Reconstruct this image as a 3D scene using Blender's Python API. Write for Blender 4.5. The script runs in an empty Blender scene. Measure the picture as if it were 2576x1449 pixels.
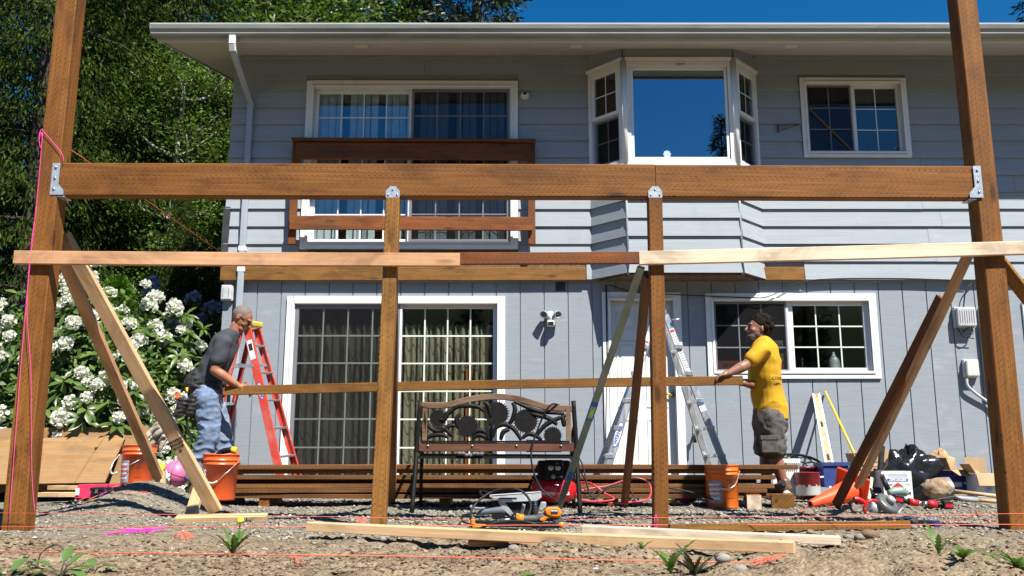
import bpy, bmesh, math, random
import numpy as np
from mathutils import Vector, Matrix, Euler
R = math.radians
random.seed(7); rng = np.random.default_rng(11)
scene = bpy.context.scene
COL = scene.collection

# ------------------------------------------------------------------ camera
CAMZ, PITCH, FPX = 0.45, R(10.8), 2231.0
cam_d = bpy.data.cameras.new('camera'); cam = bpy.data.objects.new('camera', cam_d); COL.objects.link(cam)
cam.location = (0, 0, CAMZ); cam.rotation_euler = (R(90) + PITCH, 0, 0)
cam_d.sensor_width = 36; cam_d.lens = 36 * FPX / 2576; cam_d.clip_start = .05; cam_d.clip_end = 2000
scene.camera = cam
# ------------------------------------------------------------------ sky, sun, exposure
SUN = Vector((0.68, -1.0, 1.735)).normalized()
world = bpy.data.worlds.new('World'); scene.world = world; world.use_nodes = True
wn = world.node_tree; wn.nodes.clear()
sky = wn.nodes.new('ShaderNodeTexSky'); sky.sky_type = 'NISHITA'; sky.sun_disc = False
sky.sun_elevation = math.asin(SUN.z); sky.sun_rotation = math.atan2(SUN.x, SUN.y)
sky.air_density = 1.0; sky.dust_density = 0.15; sky.ozone_density = 3.0; sky.altitude = 200
bg = wn.nodes.new('ShaderNodeBackground'); bg.inputs['Strength'].default_value = 0.061
wo = wn.nodes.new('ShaderNodeOutputWorld')
hsv = wn.nodes.new('ShaderNodeHueSaturation'); hsv.inputs['Saturation'].default_value = 1.42
wn.links.new(sky.outputs[0], hsv.inputs['Color']); wn.links.new(hsv.outputs[0], bg.inputs[0]); wn.links.new(bg.outputs[0], wo.inputs[0])
sun_d = bpy.data.lights.new('sun', 'SUN'); sun_d.energy = 5.0; sun_d.angle = R(.53); sun_d.color = (1, .955, .88)
sun = bpy.data.objects.new('sun', sun_d); COL.objects.link(sun)
sun.rotation_euler = (-SUN).to_track_quat('-Z', 'Y').to_euler(); sun.location = (8, -12, 20)
vs = scene.view_settings
vs.view_transform = 'Standard'; vs.look = 'None'; vs.gamma = 1; vs.use_curve_mapping = False; vs.exposure = 1.0
scene.cycles.max_bounces = 6; scene.cycles.transparent_max_bounces = 12
scene.cycles.diffuse_bounces = 1; scene.cycles.glossy_bounces = 3

# ------------------------------------------------------------------ helpers
CP, SP = math.cos(PITCH), math.sin(PITCH)
def at(px, py, Y):
    """world point at distance Y in front of the viewpoint seen in direction (px, py) of a 2576 px wide frame"""
    u = (px - 1288) / FPX; v = (724.5 - py) / FPX
    dy = CP - v * SP; dz = SP + v * CP
    t = Y / dy
    return Vector((u * t, Y, CAMZ + dz * t))
def zat(py, Y): return at(1288, py, Y).z
def xat(px, py, Y): return at(px, py, Y).x
def on_ground(px, py, z=0.0):
    v = (724.5 - py) / FPX
    dy = CP - v * SP; dz = SP + v * CP
    t = (z - CAMZ) / dz
    return Vector(((px - 1288) / FPX * t, dy * t, z))

def frame(xa, up=Vector((0, 0, 1)), o=Vector((0, 0, 0))):
    """matrix with local X along xa, local Z as near as can be to up"""
    x = Vector(xa).normalized(); u = Vector(up)
    y = u.cross(x)
    if y.length < 1e-4: y = Vector((0, 1, 0)).cross(x) if abs(x.y) < .9 else Vector((1, 0, 0)).cross(x)
    y.normalize(); z = x.cross(y)
    m = Matrix((x, y, z)).transposed().to_4x4(); m.translation = Vector(o)
    return m
def T(x, y=None, z=None): return Matrix.Translation(Vector(x) if y is None else Vector((x, y, z)))
def RZ(a): return Matrix.Rotation(R(a), 4, 'Z')
def RX(a): return Matrix.Rotation(R(a), 4, 'X')
def RY(a): return Matrix.Rotation(R(a), 4, 'Y')
ID = Matrix.Identity(4)

def adopt(o, p):
    o.parent = p; o.matrix_parent_inverse = p.matrix_basis.inverted()
def tag(o, label=None, cat=None, group=None, kind=None):
    if label: o['label'] = label
    if cat: o['category'] = cat
    if group: o['group'] = group
    if kind: o['kind'] = kind
    return o
def thing(name, label, cat, loc=(0, 0, 0), group=None, M=None):
    o = bpy.data.objects.new(name, None); COL.objects.link(o)
    o.matrix_basis = M if M is not None else T(loc)
    o.empty_display_size = .1
    return tag(o, label, cat, group)
def obj(name, me, mat=None, parent=None, M=None):
    if mat is not None and not me.materials: me.materials.append(mat)
    o = bpy.data.objects.new(name, me); COL.objects.link(o)
    o.matrix_basis = M if M is not None else ID.copy()
    if parent is not None: adopt(o, parent)
    return o
def np_mesh(name, V, F, smooth=False):
    V = np.asarray(V, np.float32); F = np.asarray(F, np.int32)
    me = bpy.data.meshes.new(name); k = F.shape[1]
    me.vertices.add(len(V)); me.vertices.foreach_set('co', V.ravel())
    me.loops.add(F.size); me.loops.foreach_set('vertex_index', F.ravel())
    me.polygons.add(len(F)); me.polygons.foreach_set('loop_start', np.arange(0, F.size, k, dtype=np.int32))
    try: me.polygons.foreach_set('loop_total', np.full(len(F), k, np.int32))
    except Exception: pass
    if smooth: me.polygons.foreach_set('use_smooth', np.ones(len(F), bool))
    me.update(calc_edges=True); me.validate()
    return me

class MB:
    def __init__(s): s.v = []; s.f = []; s.sm = []
    def add(s, vs_, fs, M=None, smooth=False):
        n = len(s.v)
        s.v += [tuple(M @ Vector(p)) if M is not None else tuple(p) for p in vs_]
        s.f += [tuple(i + n for i in f) for f in fs]; s.sm += [smooth] * len(fs)
        return s
    def box(s, c, d, M=None, ch=0.0):
        x, y, z = d[0] / 2, d[1] / 2, d[2] / 2
        vs_ = [(c[0] + a * x, c[1] + b * y, c[2] + e * z) for a in (-1, 1) for b in (-1, 1) for e in (-1, 1)]
        return s.add(vs_, [(0, 1, 3, 2), (4, 6, 7, 5), (0, 4, 5, 1), (2, 3, 7, 6), (0, 2, 6, 4), (1, 5, 7, 3)], M)
    def bx(s, x0, x1, y0, y1, z0, z1, M=None):
        return s.box(((x0 + x1) / 2, (y0 + y1) / 2, (z0 + z1) / 2), (x1 - x0, y1 - y0, z1 - z0), M)
    def prism(s, poly, a, b, M=None, smooth=False):
        """poly in local XY extruded along local Z from a to b"""
        n = len(poly)
        vs_ = [(p[0], p[1], a) for p in poly] + [(p[0], p[1], b) for p in poly]
        s.add(vs_, [tuple(range(n - 1, -1, -1)), tuple(range(n, 2 * n))], M)
        return s.add(vs_, [(i, (i + 1) % n, n + (i + 1) % n, n + i) for i in range(n)], M, smooth)
    def bar(s, p0, p1, w, h, up=(0, 0, 1), ch=.0):
        p0, p1 = Vector(p0), Vector(p1); L = (p1 - p0).length
        M = frame(p1 - p0, up, p0)
        if ch <= 0: return s.box((L / 2, 0, 0), (L, w, h), M)
        return s.prism(octo(w, h, ch), 0, L, M @ Matrix(((0, 0, 1, 0), (1, 0, 0, 0), (0, 1, 0, 0), (0, 0, 0, 1))))
    def tube(s, pts, r, n=8, cap=True, smooth=True, closed=False):
        pts = [Vector(p) for p in pts]; m = len(pts)
        rs = r if isinstance(r, (list, tuple)) else [r] * m
        up = Vector((.13, .21, .97)); rings = []
        prev = None
        for i, p in enumerate(pts):
            if closed: t = pts[(i + 1) % m] - pts[i - 1]
            else: t = pts[min(i + 1, m - 1)] - pts[max(i - 1, 0)]
            if t.length < 1e-9: t = Vector((0, 0, 1))
            t.normalize()
            if prev is None:
                a = up.cross(t)
                if a.length < 1e-3: a = Vector((1, 0, 0)).cross(t)
            else: a = prev - t * prev.dot(t)
            a.normalize(); prev = a; b = t.cross(a)
            rings.append([p + (a * math.cos(2 * math.pi * k / n) + b * math.sin(2 * math.pi * k / n)) * rs[i] for k in range(n)])
        vs_ = [q for g in rings for q in g]
        fs = []
        for i in range(m if closed else m - 1):
            j = (i + 1) % m
            for k in range(n):
                fs.append((i * n + k, i * n + (k + 1) % n, j * n + (k + 1) % n, j * n + k))
        s.add(vs_, fs, None, smooth)
        if cap and not closed:
            nn = len(s.v) - len(vs_)
            s.f += [tuple(nn + k for k in range(n - 1, -1, -1)), tuple(nn + (m - 1) * n + k for k in range(n))]; s.sm += [False, False]
        return s
    def lathe(s, prof, n=24, M=None, smooth=True, cap0=True, cap1=True, a0=0., a1=360.):
        full = abs(a1 - a0) >= 359.9
        cnt = n if full else n + 1
        vs_ = []
        for (r, z) in prof:
            for k in range(cnt):
                a = R(a0 + (a1 - a0) * k / n); vs_.append((r * math.cos(a), r * math.sin(a), z))
        fs = []
        for i in range(len(prof) - 1):
            for k in range(n):
                k2 = (k + 1) % cnt
                fs.append((i * cnt + k, i * cnt + k2, (i + 1) * cnt + k2, (i + 1) * cnt + k))
        s.add(vs_, fs, M, smooth)
        if full:
            nn = len(s.v) - len(vs_)
            if cap0 and prof[0][0] > 1e-5: s.f.append(tuple(nn + k for k in range(n - 1, -1, -1))); s.sm.append(False)
            if cap1 and prof[-1][0] > 1e-5: s.f.append(tuple(nn + (len(prof) - 1) * n + k for k in range(n))); s.sm.append(False)
        return s
    def ell(s, c, r, M=None, nu=12, nv=8):
        vs_, fs = [], []
        for j in range(nv + 1):
            t = math.pi * j / nv
            for k in range(nu):
                a = 2 * math.pi * k / nu
                vs_.append((c[0] + r[0] * math.sin(t) * math.cos(a), c[1] + r[1] * math.sin(t) * math.sin(a), c[2] + r[2] * math.cos(t)))
        for j in range(nv):
            for k in range(nu):
                fs.append((j * nu + k, (j + 1) * nu + k, (j + 1) * nu + (k + 1) % nu, j * nu + (k + 1) % nu))
        return s.add(vs_, fs, M, True)
    def mesh(s, name='m', M=None, weld=False):
        me = bpy.data.meshes.new(name)
        vs_ = [tuple(M @ Vector(p)) for p in s.v] if M is not None else s.v
        me.from_pydata(vs_, [], s.f)
        me.polygons.foreach_set('use_smooth', s.sm)
        me.update()
        if weld:
            bm = bmesh.new(); bm.from_mesh(me); bmesh.ops.remove_doubles(bm, verts=bm.verts, dist=1e-5)
            bmesh.ops.recalc_face_normals(bm, faces=bm.faces); bm.to_mesh(me); bm.free()
        return me
    def build(s, name, mat, parent=None, M=None, bevel=0, weld=False, seg=1):
        o = obj(name, s.mesh(name, weld=weld or bevel > 0), mat, parent, M)
        if bevel > 0:
            b = o.modifiers.new('b', 'BEVEL'); b.width = bevel; b.segments = seg; b.limit_method = 'ANGLE'; b.angle_limit = R(40)
        return o
def octo(w, h, c):
    x, y = w / 2, h / 2
    return [(-x + c, -y), (x - c, -y), (x, -y + c), (x, y - c), (x - c, y), (-x + c, y), (-x, y - c), (-x, -y + c)]

def smoothpts(pts, per=6, closed=False):
    """Catmull-Rom through the points"""
    P = [Vector(p) for p in pts]; n = len(P); out = []
    for i in range(n if closed else n - 1):
        if closed: a, b, c, d = P[i - 1], P[i], P[(i + 1) % n], P[(i + 2) % n]
        else: a, b, c, d = P[max(i - 1, 0)], P[i], P[i + 1], P[min(i + 2, n - 1)]
        for k in range(per):
            t = k / per
            out.append(.5 * ((2 * b) + (c - a) * t + (2 * a - 5 * b + 4 * c - d) * t * t + (3 * b - a - 3 * c + d) * t ** 3))
    if not closed: out.append(P[-1].copy())
    return out
_tm = {}
def timber(name, p0, p1, w, h, mat, parent=None, up=(0, 0, 1), ch=.004, cut=None):
    """a sawn board from p0 to p1: local X along it, w across, h along up"""
    p0, p1 = Vector(p0), Vector(p1); L = (p1 - p0).length
    o8 = octo(w, h, ch); n = 8; wob = random.uniform(-.0008, .0008)
    vs_, segs = [], max(2, int(L / .6))
    for i in range(segs + 1):
        t = i / segs; x = -L / 2 + L * t
        bow = wob * L * math.sin(math.pi * t) * 4
        ex = 0
        for (a, b) in o8:
            xx = x
            if cut and i == 0: xx += cut[0] * b
            if cut and i == segs: xx += cut[1] * b
            vs_.append((xx, a + bow, b + bow * .6))
    fs = [tuple(range(n - 1, -1, -1)), tuple(range(segs * n, segs * n + n))]
    for i in range(segs):
        for k in range(n): fs.append((i * n + k, i * n + (k + 1) % n, (i + 1) * n + (k + 1) % n, (i + 1) * n + k))
    me = bpy.data.meshes.new(name); me.from_pydata(vs_, [], fs); me.update()
    return obj(name, me, mat, parent, frame(p1 - p0, up, (p0 + p1) / 2))
def text_mesh(body, size, thick=.0008, bold=.0, shear=0, align='CENTER', sx=1.0):
    cu = bpy.data.curves.new('t', 'FONT'); cu.body = body; cu.size = size; cu.extrude = thick; cu.offset = bold; cu.shear = shear
    cu.align_x = align; cu.align_y = 'CENTER'; cu.resolution_u = 2
    o = bpy.data.objects.new('t', cu); COL.objects.link(o)
    dg = bpy.context.evaluated_depsgraph_get(); dg.update()
    me = bpy.data.meshes.new_from_object(o.evaluated_get(dg)); me.name = 'lettering'
    bpy.data.objects.remove(o); bpy.data.curves.remove(cu)
    me.materials.clear()
    if sx != 1:
        for v in me.vertices: v.co.x *= sx
    return me
def text(body, size, M, mat, parent, name='lettering', **k):
    return obj(name, text_mesh(body, size, **k), mat, parent, M)

# ------------------------------------------------------------------ materials
def _n(nt, t, **k):
    n = nt.nodes.new(t)
    for a, b in k.items():
        if a in n.inputs: n.inputs[a].default_value = b
        else: setattr(n, a, b)
    return n
def _math(nt, op, a, b=None, clamp=False):
    n = nt.nodes.new('ShaderNodeMath'); n.operation = op; n.use_clamp = clamp
    for i, x in enumerate((a, b)):
        if x is None: continue
        if isinstance(x, (int, float)): n.inputs[i].default_value = x
        else: nt.links.new(x, n.inputs[i])
    return n.outputs[0]
def _mix(nt, f, a, b, mode='MIX'):
    n = nt.nodes.new('ShaderNodeMix'); n.data_type = 'RGBA'; n.blend_type = mode
    for i, x in ((0, f), (6, a), (7, b)):
        if isinstance(x, (int, float)): n.inputs[i].default_value = x
        elif isinstance(x, (tuple, list)): n.inputs[i].default_value = (*x[:3], 1)
        else: nt.links.new(x, n.inputs[i])
    return n.outputs[2]
def _ramp(nt, fac, stops):
    n = nt.nodes.new('ShaderNodeValToRGB'); e = n.color_ramp.elements
    while len(e) < len(stops): e.new(.5)
    for i, (p, c) in enumerate(stops):
        e[i].position = p; e[i].color = (*c[:3], 1) if isinstance(c, (tuple, list)) else (c, c, c, 1)
    nt.links.new(fac, n.inputs[0]); return n.outputs[0]
def _base(name):
    m = bpy.data.materials.new(name); m.use_nodes = True; nt = m.node_tree; nt.nodes.clear()
    out = nt.nodes.new('ShaderNodeOutputMaterial'); b = nt.nodes.new('ShaderNodeBsdfPrincipled')
    nt.links.new(b.outputs[0], out.inputs[0]); return m, nt, b, out
def _coords(nt, scale=(1, 1, 1), rnd=True, kind='Object'):
    tc = nt.nodes.new('ShaderNodeTexCoord'); v = tc.outputs[kind]
    if rnd:
        oi = nt.nodes.new('ShaderNodeObjectInfo')
        mu = nt.nodes.new('ShaderNodeVectorMath'); mu.operation = 'SCALE'; mu.inputs[0].default_value = (37.3, 11.7, 23.1)
        nt.links.new(oi.outputs['Random'], mu.inputs['Scale'])
        ad = nt.nodes.new('ShaderNodeVectorMath'); ad.operation = 'ADD'
        nt.links.new(v, ad.inputs[0]); nt.links.new(mu.outputs[0], ad.inputs[1]); v = ad.outputs[0]
    mp = nt.nodes.new('ShaderNodeMapping'); mp.inputs['Scale'].default_value = scale
    nt.links.new(v, mp.inputs['Vector']); return mp.outputs[0]
def _noise(nt, vec, scale=5, detail=4, rough=.55, dist=0):
    n = _n(nt, 'ShaderNodeTexNoise', Scale=scale, Detail=detail, Roughness=rough, Distortion=dist)
    nt.links.new(vec, n.inputs['Vector']); return n.outputs['Fac']
def _bump(nt, h, b, strength=.3, dist=.01):
    n = _n(nt, 'ShaderNodeBump', Strength=strength, Distance=dist)
    nt.links.new(h, n.inputs['Height']); nt.links.new(n.outputs[0], b.inputs['Normal'])
def pmat(name, col, rough=.55, var=.18, scale=9, bump=.15, bscale=90, metal=0., spec=.5, dirt=None, stretch=(1, 1, 1), dirt_amt=.35, coat=0., bdist=.004):
    m, nt, b, out = _base(name)
    v = _coords(nt, stretch)
    f = _noise(nt, v, scale, 5, .6)
    lo = tuple(c * (1 - var) for c in col); hi = tuple(min(1, c * (1 + var)) for c in col)
    c = _ramp(nt, f, [(.3, lo), (.7, hi)])
    if dirt:
        d = _ramp(nt, _noise(nt, v, scale * .37, 6, .7, .6), [(.5, 0.), (.72, dirt_amt)])
        c = _mix(nt, d, c, dirt)
    nt.links.new(c, b.inputs['Base Color'])
    b.inputs['Roughness'].default_value = rough; b.inputs['Metallic'].default_value = metal
    b.inputs['Specular IOR Level'].default_value = spec
    if coat: b.inputs['Coat Weight'].default_value = coat
    rr = _ramp(nt, _noise(nt, v, scale * 2.3, 4), [(.3, max(.05, rough - .12)), (.7, min(1, rough + .12))]); nt.links.new(rr, b.inputs['Roughness'])
    if bump: _bump(nt, _noise(nt, v, bscale, 3), b, bump, bdist)
    return m
def wood(name, light, dark, incised=False, rough=.7, knots=.8, grain=1., pitch=.038, weather=None, axis='X'):
    m, nt, b, out = _base(name)
    tc = nt.nodes.new('ShaderNodeTexCoord')
    v = _coords(nt, (.55, 9, 9)); vf = _coords(nt, (1.6, 60, 60)); vk = _coords(nt, (1.9, 6.5, 6.5))
    n1 = _noise(nt, v, 1.6, 4, .55, .9); n2 = _noise(nt, vf, 1.4, 3, .6)
    f = _math(nt, 'ADD', _math(nt, 'MULTIPLY', n1, .62), _math(nt, 'MULTIPLY', n2, .38))
    c = _ramp(nt, f, [(.33, dark), (.52, tuple((a + d) / 2 for a, d in zip(light, dark))), (.66, light)])
    # rings of the early and late wood
    wv = _n(nt, 'ShaderNodeTexWave', wave_type='BANDS', bands_direction='DIAGONAL', Scale=1.3, Distortion=5.0, Detail=2.0)
    wv.inputs['Detail Scale'].default_value = .8
    nt.links.new(_coords(nt, (.5, 14, 14)), wv.inputs['Vector'])
    c = _mix(nt, _math(nt, 'MULTIPLY', wv.outputs['Fac'], .22 * grain), c, tuple(x * .62 for x in dark))
    vo = _n(nt, 'ShaderNodeTexVoronoi', Scale=1.0); nt.links.new(vk, vo.inputs['Vector'])
    k = _ramp(nt, vo.outputs['Distance'], [(.07, knots), (.16, 0.)])
    c = _mix(nt, k, c, tuple(x * .33 for x in dark))
    stn = _ramp(nt, _noise(nt, _coords(nt, (2.2, 5, 5)), 1.0, 5, .65, .5), [(.36, .62), (.5, 1.0), (.68, 1.12)]); c = _mix(nt, .9, c, stn, 'MULTIPLY')
    oi = nt.nodes.new('ShaderNodeObjectInfo')
    br = _math(nt, 'ADD', _math(nt, 'MULTIPLY', oi.outputs['Random'], .3), .85)
    hs = _n(nt, 'ShaderNodeHueSaturation'); nt.links.new(br, hs.inputs['Value']); nt.links.new(c, hs.inputs['Color']); c = hs.outputs[0]
    if weather:
        w = _ramp(nt, _noise(nt, _coords(nt, (1, 3, 3)), 1.7, 6, .7, .4), [(.46, 0.), (.7, .75)]); c = _mix(nt, w, c, weather)
    h = n2
    if incised:
        sp = nt.nodes.new('ShaderNodeSeparateXYZ'); nt.links.new(tc.outputs['Object'], sp.inputs[0])
        vv = _math(nt, 'MULTIPLY', _math(nt, 'ADD', _math(nt, 'ADD', sp.outputs['Y'], sp.outputs['Z']), 5.0), 1 / .0145)
        row = _math(nt, 'FLOOR', vv); fv = _math(nt, 'FRACT', vv)
        jit = _math(nt, 'FRACT', _math(nt, 'MULTIPLY', _math(nt, 'SINE', _math(nt, 'MULTIPLY', row, 12.9898)), 437.58))
        uu = _math(nt, 'ADD', _math(nt, 'MULTIPLY', _math(nt, 'ADD', sp.outputs['X'], 40.0), 1 / pitch), jit)
        fu = _math(nt, 'FRACT', uu)
        wv_ = _noise(nt, _coords(nt, (14, 14, 14)), 1, 2)
        msk = _math(nt, 'MULTIPLY', _math(nt, 'LESS_THAN', fu, .42), _math(nt, 'MULTIPLY', _math(nt, 'GREATER_THAN', fv, .34), _math(nt, 'LESS_THAN', fv, .60)))
        msk = _math(nt, 'MULTIPLY', msk, _ramp(nt, wv_, [(.32, .1), (.58, .95)]))
        msk = _math(nt, 'MULTIPLY', msk, _math(nt, 'GREATER_THAN', _math(nt, 'MODULO', row, 4.0), .5))
        c = _mix(nt, msk, c, tuple(x * .16 for x in dark))
        h = _math(nt, 'SUBTRACT', n2, _math(nt, 'MULTIPLY', msk, 1.5))
    nt.links.new(c, b.inputs['Base Color']); b.inputs['Roughness'].default_value = rough
    b.inputs['Specular IOR Level'].default_value = .3
    _bump(nt, h, b, .35, .003)
    return m
def glass(name, tint=(.8, .86, .84), refl=.12, rcol=(.9, .95, 1), wave=.0):
    m, nt, b, out = _base(name); nt.nodes.remove(b)
    tr = _n(nt, 'ShaderNodeBsdfTransparent', Color=(*tint, 1)); gl = _n(nt, 'ShaderNodeBsdfGlossy', Color=(*rcol, 1), Roughness=.012)
    fr = _n(nt, 'ShaderNodeLayerWeight', Blend=.5); mx = nt.nodes.new('ShaderNodeMixShader')
    f = _math(nt, 'ADD', _math(nt, 'POWER', fr.outputs['Facing'], 5.0), refl + .04, True)
    nt.links.new(f, mx.inputs[0]); nt.links.new(tr.outputs[0], mx.inputs[1]); nt.links.new(gl.outputs[0], mx.inputs[2]); nt.links.new(mx.outputs[0], out.inputs[0])
    if wave:
        bp = _n(nt, 'ShaderNodeBump', Strength=wave, Distance=.02); nt.links.new(_noise(nt, _coords(nt, (1, 1, 1)), 2.2, 1), bp.inputs['Height']); nt.links.new(bp.outputs[0], gl.inputs['Normal'])
    return m
def leafmat(name, cols, trans=.35, rough=.45, spec=.4, nscale=1.2):
    m, nt, b, out = _base(name)
    g = nt.nodes.new('ShaderNodeNewGeometry')
    tc = nt.nodes.new('ShaderNodeTexCoord')
    f = _math(nt, 'ADD', _math(nt, 'MULTIPLY', g.outputs['Random Per Island'], .6), _math(nt, 'MULTIPLY', _noise(nt, tc.outputs['Object'], nscale, 2), .5))
    c = _ramp(nt, f, [(i / (len(cols) - 1) * .7 + .2, x) for i, x in enumerate(cols)])
    nt.links.new(c, b.inputs['Base Color']); b.inputs['Roughness'].default_value = rough; b.inputs['Specular IOR Level'].default_value = spec
    if trans:
        t = nt.nodes.new('ShaderNodeBsdfTranslucent'); nt.links.new(_mix(nt, .5, c, (.9, 1, .25), 'MULTIPLY'), t.inputs[0])
        mx = nt.nodes.new('ShaderNodeMixShader'); mx.inputs[0].default_value = trans
        nt.links.new(b.outputs[0], mx.inputs[1]); nt.links.new(t.outputs[0], mx.inputs[2]); nt.links.new(mx.outputs[0], out.inputs[0])
    return m

M_ = {}
M_['treated'] = wood('treated_timber', (0.265, 0.109, 0.019), (0.156, 0.053, 0.008), True)
M_['treated2'] = wood('treated_timber_yellow', (0.289, 0.142, 0.033), (0.191, 0.078, 0.013), True, knots=.7)
M_['stackwood'] = wood('stacked_treated_board', (0.214, 0.096, 0.030), (0.120, 0.047, 0.013), True, knots=.5)
M_['oldwood'] = wood('stained_rail_board', (0.257, 0.081, 0.018), (0.134, 0.036, 0.006), True, weather=(.10, .05, .022))
M_['pine'] = wood('fresh_pine', (0.640, 0.446, 0.258), (0.528, 0.312, 0.150), False, knots=.55, grain=.7)
M_['pinepink'] = wood('fir_board', (0.597, 0.352, 0.195), (0.468, 0.244, 0.119), False, knots=.5, grain=.6)
M_['pinedark'] = wood('brown_fir', (0.259, 0.114, 0.046), (0.162, 0.064, 0.023), False, knots=.4)
M_['bleached'] = wood('pale_board', (.72, .585, .44), (.60, .45, .31), False, knots=.35, grain=.5)
M_['ply'] = wood('weathered_plywood', (0.303, 0.179, 0.075), (0.220, 0.120, 0.047), False, knots=.25, grain=.3, weather=(.24, .165, .09))
M_['white'] = pmat('white_trim_paint', (.80, .80, .79), .45, .05, 3, .05, 60, dirt=(.45, .44, .40), dirt_amt=.25)
M_['vinyl'] = pmat('white_vinyl', (.83, .84, .85), .35, .04, 3, 0)
M_['soffit'] = pmat('soffit_paint', (.56, .52, .44), .6, .07, 2, .08, 40, dirt=(.40, .36, .28), dirt_amt=.3)
M_['gutter'] = pmat('aged_gutter', (.26, .27, .25), .45, .14, 2.2, .05, 40, dirt=(.10, .10, .075), stretch=(.6, 3, 6), dirt_amt=.75)
M_['galv'] = pmat('galvanised_steel', (.52, .57, .62), .38, .16, 30, .04, 80, metal=.55)
M_['black'] = pmat('black_iron', (.008, .0075, .007), .6, .3, 12, .25, 60, spec=.22)
M_['plastic_black'] = pmat('black_plastic', (.009, .009, .010), .5, .2, 15, .05, 120, spec=.3)
M_['rubber'] = pmat('black_rubber_hose', (.011, .011, .012), .55, .25, 20, .05, 120, spec=.3)
M_['dark'] = pmat('dark_room', (.05, .045, .04), .9, .3, 2, 0)
M_['grey'] = pmat('grey_plastic', (.30, .31, .32), .45, .1, 10, .04, 90)
M_['alu'] = pmat('aluminium', (.60, .62, .64), .32, .12, 14, .03, 90, metal=.75, stretch=(1, 1, .2))
M_['steel'] = pmat('bare_steel', (.45, .45, .45), .3, .15, 20, .03, 80, metal=.9)
M_['brass'] = pmat('brass', (.55, .36, .10), .25, .1, 10, 0, metal=.9)
M_['ink'] = pmat('black_ink', (.015, .015, .015), .7, .1, 10, 0)
M_['inkred'] = pmat('red_ink', (.5, .03, .02), .6, .1, 10, 0)
M_['inkwhite'] = pmat('white_ink', (.82, .82, .80), .6, .05, 10, 0)
M_['inkblue'] = pmat('blue_ink', (.03, .08, .36), .5, .1, 10, 0)
# ================================================================== ground
YW = 10.64                                    # front wall of the house
def sstep(a, b, x):
    t = np.clip((x - a) / (b - a), 0, 1); return t * t * (3 - 2 * t)
_tab = rng.random((256, 256))
def vnoise(x, y):
    xi = np.floor(x).astype(int); yi = np.floor(y).astype(int); fx = x - xi; fy = y - yi
    fx = fx * fx * (3 - 2 * fx); fy = fy * fy * (3 - 2 * fy)
    g = lambda a, b: _tab[a % 256, b % 256]
    return (g(xi, yi) * (1 - fx) + g(xi + 1, yi) * fx) * (1 - fy) + (g(xi, yi + 1) * (1 - fx) + g(xi + 1, yi + 1) * fx) * fy
def gh(X, Y, fine=True):
    X = np.asarray(X, float); Y = np.asarray(Y, float)
    z = .012 * (Y - 6.5) * sstep(6, 7.5, Y) * (1 - sstep(9, 12, Y)) + .05 * sstep(9, 12, Y)
    sx = np.where(X > -2.88, .44, .44)
    z = z + .27 * np.exp(-((X + 2.88) / sx) ** 2 - ((Y - 7.15) / .55) ** 2)
    z = z + .07 * np.exp(-((X + 1.0) / .8) ** 2 - ((Y - 4.55) / .3) ** 2) * 0
    z = z + .085 * np.exp(-((X - .22) / .42) ** 2 - ((Y - 4.12) / .22) ** 2)
    z = z + .05 * np.exp(-((X - 1.7) / .5) ** 2 - ((Y - 3.75) / .2) ** 2)
    z = z + .045 * np.exp(-((X + 2.6) / .8) ** 2 - ((Y - 4.5) / .4) ** 2)
    z = z - .05 * np.exp(-((X + .9) / .75) ** 2 - ((Y - 4.62) / .22) ** 2)
    z = z - 1.25 * sstep(3.55, 1.9, Y)
    far = sstep(13, 40, np.hypot(X * .8, Y - 6)); z = z * (1 - far) + far * (.2 + 0 * X)
    z = z + 7.0 * sstep(24, 60, Y) * (1 + .2 * np.sin(X * .07)) + 15.0 * sstep(-32, -62, Y) + 1.5 * sstep(-8, -25, X) * sstep(6, 16, Y)
    if fine:
        near = 1 - sstep(10, 16, np.hypot(X, Y - 5))
        dirt = sstep(5.4, 4.6, Y)
        z = z + near * ((vnoise(X * 1.7 + 9, Y * 1.7) - .5) * .035 + (vnoise(X * 7, Y * 7) - .5) * (.018 + .034 * dirt) + (vnoise(X * 21, Y * 21 + 5) - .5) * (.012 + .016 * dirt) + (vnoise(X * 55, Y * 55) - .5) * .008)
    return z
def gz(x, y): return float(gh(np.array([x]), np.array([y]))[0])
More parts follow.
